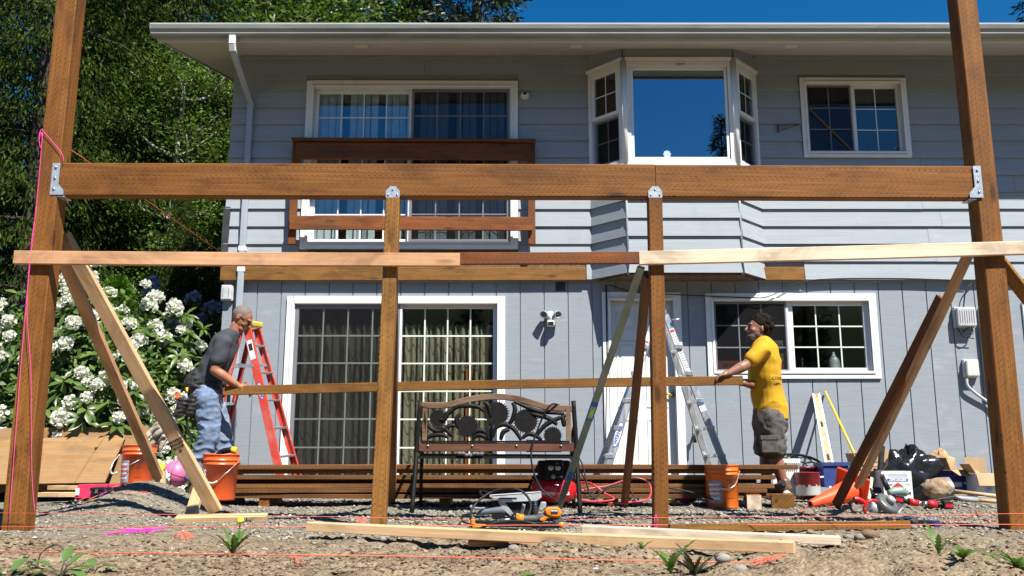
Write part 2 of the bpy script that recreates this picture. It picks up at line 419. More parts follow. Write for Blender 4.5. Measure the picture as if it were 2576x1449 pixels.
def build_ground():
    xs = np.concatenate([-np.geomspace(140, 4.2, 40), np.arange(-4.1, 4.15, .027), np.geomspace(4.2, 140, 40)])
    ys = np.concatenate([np.linspace(-160, 1.6, 60), np.arange(1.9, 3.2, .12), np.arange(3.25, 6.6, .027), np.arange(6.6, 9.4, .05), np.arange(9.5, 14, .3), np.geomspace(14.5, 190, 36)])
    X, Y = np.meshgrid(xs, ys); Z = gh(X, Y)
    V = np.stack([X, Y, Z], -1).reshape(-1, 3); nx, ny = len(xs), len(ys)
    i = np.arange(nx * ny).reshape(ny, nx)
    F = np.stack([i[:-1, :-1], i[:-1, 1:], i[1:, 1:], i[1:, :-1]], -1).reshape(-1, 4)
    m, nt, b, out = _base('gravel_and_dirt')
    tc = nt.nodes.new('ShaderNodeTexCoord'); P = tc.outputs['Object']
    sp = nt.nodes.new('ShaderNodeSeparateXYZ'); nt.links.new(P, sp.inputs[0])
    big = _noise(nt, P, 1.6, 5, .65); mid = _noise(nt, P, 14, 5, .7); fine = _noise(nt, P, 75, 3, .7)
    grav = _ramp(nt, mid, [(.3, (0.13, 0.115, 0.092)), (.5, (0.21, 0.185, 0.145)), (.7, (0.28, 0.25, 0.20))])
    dirt = _ramp(nt, mid, [(.3, (0.165, 0.118, 0.072)), (.5, (0.255, 0.195, 0.125)), (.72, (0.325, 0.255, 0.17))])
    clay = _ramp(nt, mid, [(.3, (0.094, 0.061, 0.036)), (.7, (0.187, 0.126, 0.076))])
    edge = _math(nt, 'ADD', sp.outputs['Y'], _math(nt, 'MULTIPLY', _math(nt, 'SUBTRACT', big, .5), 4.5))
    fd = _ramp(nt, _math(nt, 'MULTIPLY', edge, .1), [(.44, 1.), (.62, 0.)])
    c = _mix(nt, fd, grav, dirt)
    pc = _ramp(nt, _noise(nt, P, 2.3, 4, .6), [(.52, 0.), (.66, .75)]); c = _mix(nt, _math(nt, 'MULTIPLY', pc, fd), c, clay)
    pd = _ramp(nt, _noise(nt, P, 1.1, 5, .7), [(.5, 0.), (.68, .7)]); c = _mix(nt, pd, c, dirt)
    ds = _n(nt, 'ShaderNodeVectorMath', operation='LENGTH'); nt.links.new(P, ds.inputs[0])
    far = _ramp(nt, _math(nt, 'MULTIPLY', ds.outputs['Value'], .02), [(.27, 0.), (.36, 1.)])
    c = _mix(nt, far, c, _ramp(nt, mid, [(.3, (.03, .045, .015)), (.7, (.06, .075, .025))]))
    vo = _n(nt, 'ShaderNodeTexVoronoi', Scale=60.0); nt.links.new(P, vo.inputs['Vector'])
    c = _mix(nt, .55, c, _ramp(nt, vo.outputs['Color'], [(.1, .35), (.9, 1.35)]), 'MULTIPLY')
    nt.links.new(c, b.inputs['Base Color']); b.inputs['Roughness'].default_value = .95; b.inputs['Specular IOR Level'].default_value = .15
    h = _math(nt, 'ADD', _math(nt, 'MULTIPLY', mid, .8), _math(nt, 'ADD', _math(nt, 'MULTIPLY', fine, .45), _math(nt, 'MULTIPLY', vo.outputs['Distance'], -.5)))
    _bump(nt, h, b, .9, .02)
    o = obj('ground', np_mesh('ground', V, F, True), m); tag(o, kind='structure')
    # loose gravel over it
    def stones(n, xr, yr, smin, smax, seed, dens=None):
        r = np.random.default_rng(seed)
        x = r.uniform(*xr, n); y = r.uniform(*yr, n)
        if dens is not None:
            k = r.random(n) < dens(x, y); x, y = x[k], y[k]; n = len(x)
        s = smin + (smax - smin) * r.random(n) ** 2.6
        z = gh(x, y) + s * .12
        oct_ = np.array([(1, 0, 0), (0, 1, 0), (-1, 0, 0), (0, -1, 0), (0, 0, 1), (0, 0, -1)], float)
        fo = np.array([(0, 1, 4), (1, 2, 4), (2, 3, 4), (3, 0, 4), (1, 0, 5), (2, 1, 5), (3, 2, 5), (0, 3, 5)])
        V = oct_[None] * (1 + r.uniform(-.4, .4, (n, 6, 1)))
        V = V + r.uniform(-.28, .28, (n, 6, 3))
        V *= np.stack([s, s * r.uniform(.6, 1, n), s * r.uniform(.25, .55, n)], -1)[:, None]
        a = r.uniform(0, 6.283, n); ca, sa = np.cos(a)[:, None], np.sin(a)[:, None]
        V = np.stack([V[..., 0] * ca - V[..., 1] * sa, V[..., 0] * sa + V[..., 1] * ca, V[..., 2]], -1)
        V += np.stack([x, y, z], -1)[:, None]
        F = fo[None] + (np.arange(n) * 6)[:, None, None]
        return V.reshape(-1, 3), F.reshape(-1, 3)
    gm, nt, b, out = _base('loose_gravel')
    g = nt.nodes.new('ShaderNodeNewGeometry')
    c = _ramp(nt, g.outputs['Random Per Island'], [(0, (0.14, 0.125, 0.10)), (.35, (0.22, 0.195, 0.155)), (.7, (0.28, 0.25, 0.20)), (.95, (0.33, 0.30, 0.25)), (1, (0.45, 0.43, 0.39))])
    nt.links.new(c, b.inputs['Base Color']); b.inputs['Roughness'].default_value = .9; b.inputs['Specular IOR Level'].default_value = .2
    dens = lambda x, y: np.clip(.06 + .94 * sstep(4.9, 6.2, y + (vnoise(x * .9, y * .9) - .5) * 2.4), 0, 1) * (.25 + .9 * vnoise(x * 2.1 + 40, y * 2.1))
    V, F = stones(90000, (-4.2, 4.4), (3.4, 9.3), .005, .024, 3, dens)
    o = obj('gravel', np_mesh('gravel', V, F), gm); tag(o, 'loose grey gravel strewn over the dirt of the work site', 'gravel', kind='stuff')
    dm, nt, b, out = _base('dirt_crumbs')
    g = nt.nodes.new('ShaderNodeNewGeometry')
    c = _ramp(nt, g.outputs['Random Per Island'], [(0, (0.094, 0.061, 0.036)), (.5, (0.173, 0.122, 0.076)), (1, (0.252, 0.191, 0.126))])
    nt.links.new(c, b.inputs['Base Color']); b.inputs['Roughness'].default_value = 1; b.inputs['Specular IOR Level'].default_value = .1
    dens2 = lambda x, y: np.clip(1.6 * vnoise(x * 1.6 + 3, y * 2.2) - .45 + .8 * np.exp(-((x - .28) / .5) ** 2 - ((y - 4.1) / .3) ** 2), 0, 1) * sstep(5.2, 4.6, y)
    V, F = stones(30000, (-3.2, 3.2), (3.35, 5.2), .004, .016, 5, dens2)
    o = obj('soil_crumbs', np_mesh('soil', V, F), dm); tag(o, 'crumbled brown soil heaped along the front of the site', 'soil', kind='stuff')
    V, F = stones(900, (-2.4, 2.6), (4.3, 6.6), .006, .022, 17, lambda x, y: np.clip(1.5 * vnoise(x * 1.3 + 8, y * 1.3 + 2) - .3, 0, 1))
    V[:, 2] = gh(V[:, 0], V[:, 1]) + (V[:, 2] - gh(V[:, 0], V[:, 1])) * .45 + .004
    o = obj('wood_chips', np_mesh('wood_chips', V, F), M_['bleached']); tag(o, 'pale sawdust and wood chips scattered between the posts', 'wood chips', kind='stuff')
    return gm
M_['gravel'] = build_ground()

# ================================================================== house
def painted_siding(name, col, stretch, groove=False):
    m, nt, b, out = _base(name)
    v = _coords(nt, stretch, True)
    f = _noise(nt, v, 1.0, 5, .6)
    c = _ramp(nt, f, [(.25, tuple(x * .90 for x in col)), (.75, tuple(x * 1.07 for x in col))])
    w = _ramp(nt, _noise(nt, _coords(nt, (1.2, 1.2, 3.5)), 1.2, 7, .72, .5), [(.57, 0.), (.78, .42)]); c = _mix(nt, w, c, (.50, .50, .49))
    d = _ramp(nt, _noise(nt, _coords(nt, (2.5, 2.5, .9)), 1.1, 6, .7), [(.54, 0.), (.82, .4)]); c = _mix(nt, d, c, (.19, .205, .215))
    nt.links.new(c, b.inputs['Base Color']); b.inputs['Roughness'].default_value = .62; b.inputs['Specular IOR Level'].default_value = .35
    _bump(nt, _noise(nt, v, 3.5, 3, .6), b, .22, .006)
    return m
M_['siding'] = painted_siding('grey_lap_siding', (.31, .345, .375), (1.2, 1.2, 26))
M_['panel'] = painted_siding('grey_panel_siding', (.262, .292, .325), (3, 3, 50))
M_['shingle'] = pmat('roof_shingles', (.055, .052, .05), .9, .3, 6, .5, 60)
M_['int'] = pmat('interior_wall', (.16, .145, .125), .9, .15, 1, 0)
M_['glass'] = glass('window_glass', (.77, .785, .77), .025, (.9, .95, 1), .03)
M_['glass_bay'] = glass('bay_glass', (.40, .46, .52), .26, (.78, .9, 1), .015)
M_['glass_up'] = glass('upper_glass', (.80, .85, .87), .06, (.8, .92, 1), .03)
M_['screen'] = glass('insect_screen', (.78, .78, .79), .0, (.3, .3, .32))
def _scr():
    m = M_['screen']; nt = m.node_tree
    for n in list(nt.nodes):
        if n.type == 'BSDF_GLOSSY':
            d = _n(nt, 'ShaderNodeBsdfDiffuse', Color=(.06, .06, .065, 1)); mx = [q for q in nt.nodes if q.type == 'MIX_SHADER'][0]
            nt.links.new(d.outputs[0], mx.inputs[2])
            for l in list(mx.inputs[0].links): nt.links.remove(l)
            mx.inputs[0].default_value = .12
_scr()

house = thing('house', 'grey two storey house with white trimmed windows and lap siding above panel siding', 'house', (0, YW, 0))
XL, XR = -3.54, 9.0
ZS = CAMZ + 2.134                       # foot of the lap siding
ZJ = CAMZ + 5.07                        # soffit meets the wall
OVER, SLOPE = .9, .26
ZE = ZJ - OVER * SLOPE                  # front edge of the soffit
def rects(xr, zr, holes):
    xs = sorted({xr[0], xr[1], *[min(max(h[i], xr[0]), xr[1]) for h in holes for i in (0, 1)]})
    zs = sorted({zr[0], zr[1], *[min(max(h[i], zr[0]), zr[1]) for h in holes for i in (2, 3)]})
    out = []
    for i in range(len(xs) - 1):
        run = None
        for j in range(len(zs) - 1):
            cx, cz = (xs[i] + xs[i + 1]) / 2, (zs[j] + zs[j + 1]) / 2
            if any(h[0] < cx < h[1] and h[2] < cz < h[3] for h in holes):
                if run: out.append(run); run = None
            else: run = (xs[i], xs[i + 1], run[2] if run else zs[j], zs[j + 1])
        if run: out.append(run)
    return out
UD = (-2.61, .075, CAMZ + 2.51, CAMZ + 4.71)        # upper sliding door (outside of its casing)
LD = (-2.745, -.085, .10, CAMZ + 1.93)              # lower sliding door
BAY = (.985, 3.095, CAMZ + 2.13, ZJ)
UW = (3.66, 5.015, CAMZ + 3.69, CAMZ + 4.75)
ED = (1.10, 2.06, .08, CAMZ + 1.98)
LW = (2.36, 4.44, CAMZ + .925, CAMZ + 1.965)
FD = (6.22, 7.2, .08, CAMZ + 1.86)
inset = lambda h, k: (h[0] + k, h[1] - k, h[2] + k, h[3] - k)
# walls with their openings
mb = MB()
for r in rects((XL, XR), (ZS - .02, ZJ + .25), [inset(UD, .05), inset(BAY, .04), inset(UW, .05)]): mb.bx(r[0], r[1], YW + .015, YW + .13, r[2], r[3])
uw = mb.build('upper_wall', M_['panel'], house)
mb = MB()
for r in rects((XL, XR), (-.1, ZS - .02), [inset(LD, .05), inset(ED, .03), inset(LW, .05), inset(FD, .03)]): mb.bx(r[0], r[1], YW + .055, YW + .15, r[2], r[3])
lw = mb.build('lower_wall', M_['panel'], house)
MB().bx(XL, XL + .12, YW + .15, 18, -.1, ZJ + .25).build('side_wall', M_['panel'], house)
MB().bx(XL, XR, 17.9, 18, -.1, ZJ + .5).build('back_wall', M_['panel'], house)
MB().bx(XR, XR + .1, YW + .15, 18, -.1, ZJ + .25).build('side_wall', M_['panel'], house)
MB().bx(XL + .12, XR, YW + .131, 17.9, ZS - .25, ZS - .03).build('interior_floor', M_['int'], house)
MB().bx(XL + .12, XR, YW + .16, 17.9, -.02, .03).build('interior_floor', M_['int'], house)
MB().bx(XL + .12, XR, YW + .131, 17.9, ZJ + .02, ZJ + .06).build('ceiling', M_['int'], house)
MB().bx(XL + .12, XR, 14.0, 14.1, .03, ZS - .25).build('interior_wall', M_['int'], house)
MB().bx(XL + .12, XR, 14.0, 14.1, ZS - .03, ZJ).build('interior_wall', M_['int'], house)
MB().bx(.55, .62, YW + .14, 14.0, ZS - .03, ZJ).build('interior_wall', M_['int'], house)
MB().bx(.5, .57, YW + .16, 14.0, .03, ZS - .25).build('interior_wall', M_['int'], house)
MB().bx(2.18, 2.25, YW + .16, 14.0, .03, ZS - .25).build('interior_wall', M_['int'], house)
# lap siding, course by course
EXPO = .2222
LEDGE = [(XL - .1, .91, 0, CAMZ + 2.30), (3.05, 3.58, 0, CAMZ + 2.30)]
def lap(x0, x1, z0, top, parent, M=ID, jog=0.0):
    zt = min(z0 + EXPO + .012, top)
    mb = MB(); y0 = -.029 + random.uniform(-.002, .001); k = (zt - z0) / (EXPO + .012); y1 = y0 + .026 * k
    sg = max(1, int((x1 - x0) / .8)); n = sg + 1
    vs_ = []
    for i in range(n):
        x = x0 + (x1 - x0) * i / sg; w = random.uniform(-.0022, .0022) if 0 < i < sg else 0
        vs_ += [(x, y0, z0 + w), (x, y1, zt), (x, y1 + .02, zt), (x, y0 + .02, z0 + w)]
    fs = [(0, 1, 2, 3)[::-1], tuple(4 * sg + q for q in range(4))]
    for i in range(sg):
        a, b_ = 4 * i, 4 * i + 4
        for q in range(4): fs.append((a + q, a + (q + 1) % 4, b_ + (q + 1) % 4, b_ + q))
    mb.add(vs_, fs)
    return mb.build('siding_board', M_['siding'], parent, M, weld=True)
nc = int(math.ceil((ZJ - ZS) / EXPO))
for j in range(nc):
    z0 = ZS + j * EXPO; z1 = z0 + EXPO
    holes = [h for h in (UD, (BAY[0], BAY[1], 0, 99), UW) if h[2] < z1 - .03 and h[3] > z0 + .03]
    if j == 0: holes += [(XL - .1, .91, 0, 99), (3.05, 3.58, 0, 99)]
    seg, x = [], XL - .012
    for h in sorted(holes):
        if h[0] > x + .03: seg.append((x, h[0] - .004))
        x = max(x, h[1] + .004)
    seg.append((x, XR))
    for (a, b_) in seg:
        cuts = [a]
        if b_ - a > 3.4: cuts.append(a + (b_ - a) * random.uniform(.3, .55))
        cuts.append(b_)
        for q in range(len(cuts) - 1):
            lap(cuts[q] + (.0015 if q else 0), cuts[q + 1] - .0015, z0 + random.uniform(-.004, .004), ZJ + .05, uw, T(0, YW, 0))
# grooved panels of the lower storey: each strip between two grooves is a piece
gx = 0.2925
xs_ = [XL]
x = XL + .13
while x < 7.0: xs_.append(x); x += gx
xs_.append(XR)
for i in range(len(xs_) - 1):
    hs = [h for h in (LD, ED, LW, FD) if h[0] < xs_[i + 1] - .01 and h[1] > xs_[i] + .01]
    for r in rects((xs_[i] + .0065, xs_[i + 1] - .0065), (-.05, ZS - .012 + random.uniform(-.01, 0)), [inset(h, .012) for h in hs]):
        if r[1] - r[0] > .004: MB().bx(r[0], r[1], YW + .042, YW + .054, r[2], r[3]).build('siding_panel', M_['panel'], lw)
# ledger board where the old deck hung
lz0, lz1 = CAMZ + 2.12, CAMZ + 2.285
timber('ledger_board', (XL - .02, YW - .02, (lz0 + lz1) / 2), (.905, YW - .02, (lz0 + lz1) / 2), .04, lz1 - lz0, M_['treated2'], house)
timber('ledger_board', (3.06, YW - .02, (lz0 + lz1) / 2), (3.57, YW - .02, (lz0 + lz1) / 2), .04, lz1 - lz0, M_['treated2'], house)
M_['tornwood'] = pmat('torn_sheathing', (.14, .085, .05), .9, .5, 16, .5, 40)
MB().bx(XL - .01, UD[0] + .1, YW - .004, YW + .01, lz1 + .004, CAMZ + 2.42).build('torn_sheathing', M_['tornwood'], house)
MB().bx(UD[0] + .1, .9, YW - .006, YW + .01, lz1 + .004, CAMZ + 2.50).build('torn_sheathing', M_['tornwood'], house)
M_['tar'] = pmat('black_tar_paper', (.03, .033, .038), .8, .4, 8, .2)
MB().bx(XL - .035, XL + .05, YW - .03, YW - .012, lz1 + .06, CAMZ + 3.05).build('corner_flashing', M_['tar'], house)
MB().bx(.535, .655, YW + .036, YW + .0415, ZS - .135, ZS - .012).build('tar_patch', M_['tar'], house)

# ---- windows
def frame_ring(x0, x1, z0, z1, w, y0, y1, M=None, mb=None, bot=None):
    mb = mb or MB(); b_ = w if bot is None else bot
    mb.bx(x0, x0 + w, y0, y1, z0, z1, M); mb.bx(x1 - w, x1, y0, y1, z0, z1, M)
    mb.bx(x0 + w, x1 - w, y0, y1, z1 - w, z1, M); mb.bx(x0 + w, x1 - w, y0, y1, z0, z0 + b_, M)
    return mb
def glazed(parent, x0, x1, z0, z1, y, cols, rows, fw=.045, gm='glass', M=ID, muntin=None, screen=False, mw=.014, bot=None):
    frame_ring(x0, x1, z0, z1, fw, y - .022, y + .022, bot=bot).build('sash', M_['vinyl'], parent, M, bevel=.003)
    a0, a1, c0, c1 = x0 + fw, x1 - fw, z0 + (bot or fw), z1 - fw
    MB().bx(a0, a1, y - .003, y + .003, c0, c1).build('pane', M_[gm], parent, M)
    mm = muntin or M_['vinyl']
    for i in range(1, cols):
        x = a0 + (a1 - a0) * i / cols; MB().bx(x - mw / 2, x + mw / 2, y - .0045, y - .0035, c0, c1).build('muntin', mm, parent, M)
    for j in range(1, rows):
        z = c0 + (c1 - c0) * j / rows; MB().bx(a0, a1, y - .0065, y - .005, z - mw / 2, z + mw / 2).build('muntin', mm, parent, M)
    if screen:
        MB().bx(x0 + .02, x1 - .02, y - .036, y - .034, z0 + .02, z1 - .02).build('insect_screen', M_['screen'], parent, M)
def casing(name, h, y, w=.075, bot=None, mat='white', label=None):
    mb = frame_ring(h[0], h[1], h[2], h[3], w, y - .026, y + .004, bot=bot)
    frame_ring(h[0] + w - .018, h[1] - w + .018, h[2] + (bot or w) - .018, h[3] - w + .018, .03, y - .036, y - .0265, mb=mb)
    frame_ring(h[0] + w * .55, h[1] - w * .55, h[2] + w * .55, h[3] - w * .55, w * .45 + .012, y + .0045, y + .12, mb=mb)
    o = mb.build(name, M_[mat], house, bevel=.004)
    if label: o['label'] = label
    return o
M_['muntgreen'] = pmat('pale_green_muntin', (.62, .70, .60), .5, .04, 3, 0)
# upper sliding door
c = casing('sliding_door', UD, YW - .018, .08)
mid = -1.275
glazed(c, UD[0] + .09, mid + .02, UD[2] + .08, UD[3] - .085, YW + .055, 4, 6, .06, 'glass_up', mw=.016)
glazed(c, mid - .02, UD[1] - .09, UD[2] + .08, UD[3] - .085, YW + .012, 4, 6, .05, 'glass_up', mw=.016, screen=True)
# lower sliding door
c = casing('sliding_door', LD, YW + .04, .08)
mid = -1.37
glazed(c, LD[0] + .085, mid + .03, LD[2] + .07, LD[3] - .085, YW + .065, 4, 6, .06, 'glass', muntin=M_['muntgreen'], mw=.018, screen=True)
glazed(c, mid - .03, LD[1] - .09, LD[2] + .07, LD[3] - .085, YW + .118, 4, 6, .055, 'glass', muntin=M_['muntgreen'], mw=.018)
# upper right window
c = casing('window', UW, YW - .018, .065)
mid = 4.335
glazed(c, UW[0] + .07, mid, UW[2] + .07, UW[3] - .07, YW + .02, 2, 3, .035, 'glass', mw=.012, screen=True)
glazed(c, mid, UW[1] - .07, UW[2] + .07, UW[3] - .07, YW + .055, 2, 3, .04, 'glass', mw=.012)
# lower right window
c = casing('window', LW, YW + .04, .08)
mid = 3.37
glazed(c, LW[0] + .085, mid, LW[2] + .075, LW[3] - .08, YW + .075, 3, 3, .04, 'glass', mw=.014, screen=True)
glazed(c, mid, LW[1] - .085, LW[2] + .075, LW[3] - .08, YW + .10, 3, 3, .06, 'glass', muntin=M_['muntgreen'], mw=.016)
# far right door casing, mostly hidden by the post
c = casing('entry_door', FD, YW + .04, .09)
MB().bx(FD[0] + .09, FD[1] - .09, YW + .11, YW + .15, FD[2], FD[3] - .09).build('door_slab', M_['white'], c)
# white entry door behind the ladder
c = casing('entry_door', ED, YW + .04, .085, bot=.02)
dx0, dx1, dz0, dz1 = ED[0] + .10, ED[1] - .10, ED[2] + .02, ED[3] - .10
M_['doorpaint'] = pmat('cream_door_paint', (.76, .755, .72), .5, .05, 2, .04, 50)
MB().bx(dx0, dx1, YW + .115, YW + .155, dz0, dz1).build('door_slab', M_['doorpaint'], c)
for (a, b_, e, f) in [(.1, .44, .08, .36), (.56, .9, .08, .36), (.1, .44, .42, .78), (.56, .9, .42, .78), (.1, .44, .84, .94), (.56, .9, .84, .94)]:
    X0, X1, Z0, Z1 = dx0 + (dx1 - dx0) * a, dx0 + (dx1 - dx0) * b_, dz0 + (dz1 - dz0) * e, dz0 + (dz1 - dz0) * f
    mb = frame_ring(X0, X1, Z0, Z1, .022, YW + .107, YW + .1149)
    mb.bx(X0 + .05, X1 - .05, YW + .109, YW + .1149, Z0 + .05, Z1 - .05); mb.build('door_panel', M_['doorpaint'], c, bevel=.003)
kn = at(1690, 993, YW + .1)
mb = MB().lathe([(.0, 0), (.032, .0), (.034, .012), (.012, .018), (.012, .05), (.0, .052)], 14, T(kn.x, YW + .115, kn.z) @ RX(90))
mb.tube([(kn.x, YW + .07, kn.z), (kn.x - .05, YW + .066, kn.z + .006), (kn.x - .10, YW + .072, kn.z - .008)], [.011, .009, .007], 8)
mb.build('door_handle', M_['brass'], c)

# ---- bay window
YB = 10.24; BX0, BX1 = 1.37, 2.72
bz0, bz1 = CAMZ + 3.475, CAMZ + 4.78
plan = [(BAY[0], YW), (BX0, YB), (BX1, YB), (BAY[1], YW)]
mb = MB()
ins = [(BAY[0] + .03, YW + .1), (BX0 + .04, YB + .06), (BX1 - .04, YB + .06), (BAY[1] - .03, YW + .1)]
def shell(mb, z0, z1, poly):
    vs_ = [(x, y, z0) for x, y in poly] + [(x, y, z1) for x, y in poly]
    mb.add(vs_, [(3, 2, 1, 0), (4, 5, 6, 7)] + [(i, (i + 1) % 4, 4 + (i + 1) % 4, 4 + i) for i in range(4)])
shell(mb, BAY[2] + .02, bz0 - .01, [(BAY[0] + .02, YW + .1), (BX0 + .012, YB + .022), (BX1 - .012, YB + .022), (BAY[1] - .02, YW + .1)])
shell(mb, bz1 + .005, ZJ + .1, [(BAY[0] - .0, YW + .1), (BX0, YB + .01), (BX1, YB + .01), (BAY[1], YW + .1)])
bay = mb.build('bay_window', M_['siding'], house)
MB().bx(0, 1, 0, 1, 0, 1)
shell(mb2 := MB(), BAY[2] - .015, BAY[2] + .018, [(BAY[0] + .02, YW + .1), (BX0 + .01, YB + .03), (BX1 - .01, YB + .03), (BAY[1] - .02, YW + .1)])
mb2.build('bay_floor', M_['tornwood'], bay)
faces3 = []
for i in range(3):
    p, q = Vector((*plan[i], 0)), Vector((*plan[i + 1], 0)); L = (q - p).length
    Mf = frame(q - p, (0, 0, 1), p)          # local x along the face, local -y outwards
    faces3.append((Mf, L))
    z = ZS
    while z < bz0 - .05:
        lap(.004, L - .004, z, bz0 - .004, bay, Mf); z += EXPO
    z = bz1 + .08
    lap(.004, L - .004, z, ZJ + .05, bay, Mf)
    # white frame of the glazed part
    w = .075 if i == 1 else .06
    mb = frame_ring(0, L, bz0, bz1 + .02, w, -.03, .06, bot=.05); mb.bx(-.02, L + .02, -.05, .02, bz1 + .021, bz1 + .065); mb.bx(-.02, L + .02, -.05, .03, bz0 - .03, bz0 - .001)
    mb.build('window_frame', M_['white'], bay, Mf, bevel=.004)
    if i == 1:
        glazed(bay, .078, L - .078, bz0 + .052, bz1 - .056, .01, 1, 1, .035, 'glass_bay', Mf)
        MB().bx(L * .48, L * .56, -.036, -.031, bz1 - .035, bz1 - .018).build('vent_slot', M_['grey'], bay, Mf)
    else:
        zm = (bz0 + bz1) / 2 + .02
        glazed(bay, .063, L - .063, zm, bz1 - .042, -.005, 2, 2, .04, 'glass', Mf, mw=.012)
        glazed(bay, .063, L - .063, bz0 + .052, zm - .002, .028, 2, 2, .04, 'glass', Mf, mw=.012, screen=True)
for (x, y) in (plan[1], plan[2]):
    MB().tube([(x, y - .012, ZS - .02), (x, y - .012, bz0 - .035)], .016, 6).build('corner_trim', M_['siding'], bay)
    MB().tube([(x, y - .018, bz0 - .03), (x, y - .018, bz1 + .06)], .04, 8).build('corner_post', M_['white'], bay)

# ---- roof, soffit, fascia, gutter
XG0 = -4.17; XG1 = 10.2
roof_y = lambda y: ZE + .10 + (y - (YW - OVER)) * SLOPE
mb = MB(); RY0, RYR, RYB = YW - OVER - .03, 14.4, 19.3
def slab(mb, x0, x1, ya, yb, za, zb, th):
    mb.add([(x0, ya, za), (x1, ya, za), (x1, yb, zb), (x0, yb, zb), (x0, ya, za + th), (x1, ya, za + th), (x1, yb, zb + th), (x0, yb, zb + th)],
           [(0, 3, 2, 1), (4, 5, 6, 7), (0, 1, 5, 4), (2, 3, 7, 6), (1, 2, 6, 5), (0, 4, 7, 3)])
slab(mb, XG0 + .0, XG1, RY0, RYR, roof_y(RY0) + .045, roof_y(RYR) + .045, .03); slab(mb, XG0, XG1, RYR, RYB, roof_y(RYR) + .045, roof_y(RY0) + .045, .03)
roof = mb.build('roof', M_['shingle'], house)
# shingle tabs along the front edge
for k in range(90):
    x = XG0 + .02 + k * .16
    MB().bx(x, x + .155, RY0 - .035 - random.uniform(0, .012), RY0 + .08, roof_y(RY0) + .074, roof_y(RY0) + .082 + random.uniform(0, .006)).build('shingle', M_['shingle'], roof)
mb = MB(); slab(mb, XG0 + .02, XG1, YW - OVER, YW + .1, ZE, ZE + (OVER + .1) * SLOPE, .012); mb.build('soffit', M_['soffit'], roof)
mb = MB(); slab(mb, XG0 + .02, XL - .0, YW + .1, RYR, ZE + (OVER + .1) * SLOPE, ZE + (RYR - YW + OVER) * SLOPE, .012); slab(mb, XG0 + .02, XL, RYR, RYB, ZE + (RYR - YW + OVER) * SLOPE, ZE, .012); mb.build('soffit', M_['soffit'], roof)
MB().bx(XG0, XG1, YW - OVER - .025, YW - OVER - .001, ZE - .03, ZE + .14).build('fascia', M_['soffit'], roof)
mb = MB(); slab(mb, XG0 - .012, XG0 + .012, RY0, RYR, ZE - .02, ZE - .02 + (RYR - RY0) * SLOPE, .16); slab(mb, XG0 - .012, XG0 + .012, RYR, RYB, ZE - .02 + (RYR - RY0) * SLOPE, ZE - .02, .16)
mb.build('rake_board', M_['soffit'], roof)
gp = [(0, .0), (-.07, .0), (-.085, .022), (-.085, .045), (-.108, .075), (-.118, .115), (-.118, .128), (-.108, .128), (-.108, .12), (-.098, .08), (-.075, .05), (-.075, .026), (-.066, .01), (0, .01)]
Mg = Matrix(((0, 0, 1, 0), (1, 0, 0, YW - OVER - .026), (0, 1, 0, ZE + .012), (0, 0, 0, 1)))
MB().prism(gp, XG0 - .06, XG1, Mg).build('gutter', M_['gutter'], house)
MB().bx(XG0 - .06, XG1, YW - OVER - .146, YW - OVER - .128, ZE + .139, ZE + .146).build('gutter_lip', M_['white'], house)
MB().prism([(0, 0), (-.07, 0), (-.118, .075), (-.118, .125), (0, .125)], XG0 - .062, XG0 - .055, Mg).build('gutter_end_cap', M_['gutter'], house)
for k in range(3): MB().bx(-1.9 + k * 2.6, -1.75 + k * 2.6, YW - OVER + .2, YW - OVER + .3, 0, .004).build('soffit_patch', M_['soffit'], house, T(0, 0, ZE + .25 * SLOPE - .012) if 0 else T(0, 0, ZE + .2 * SLOPE - .006))
# down pipe
dsx = -3.305
g0 = Vector((xat(585, 95, YW - OVER - .09), YW - OVER - .09, ZE + .01))
def pipe(mb, pts, w=.075, d=.05):
    for a, b_ in zip(pts[:-1], pts[1:]):
        mb.bar(a, b_, w, d, up=(0, 1, .01) if abs((Vector(b_) - Vector(a)).normalized().z) > .5 else (0, 0, 1), ch=.008)
M_['dspaint'] = pmat('grey_downspout', (.33, .37, .42), .45, .05, 4, .05, 60)
mb = MB(); pipe(mb, [g0, g0 + Vector((0, .0, -.10)), g0 + Vector((.0, .035, -.17))]); dsp = mb.build('downspout', M_['white'], house)
p2 = Vector((dsx, YW - .055, zat(268, YW)))
mb = MB(); pipe(mb, [g0 + Vector((0, .03, -.155)), p2 + Vector((0, 0, .03))]); mb.build('offset_pipe', M_['dspaint'], dsp)
mb = MB(); pipe(mb, [p2 + Vector((0, 0, .06)), (dsx, YW - .045, .12)]); mb.build('vertical_pipe', M_['dspaint'], dsp)
for zz in (zat(628, YW), zat(680, YW), zat(270, YW)): MB().bx(dsx - .045, dsx + .045, YW - .077, YW - .012, zz - .03, zz + .03).build('pipe_strap', M_['white'] if zz < 3.4 else M_['dspaint'], dsp, bevel=.004)
for i in range(5): MB().bx(dsx - .03 + i * .0135, dsx - .025 + i * .0135, YW - .074, YW - .069, .2, p2.z - .05).build('pipe_rib', M_['dspaint'], dsp)
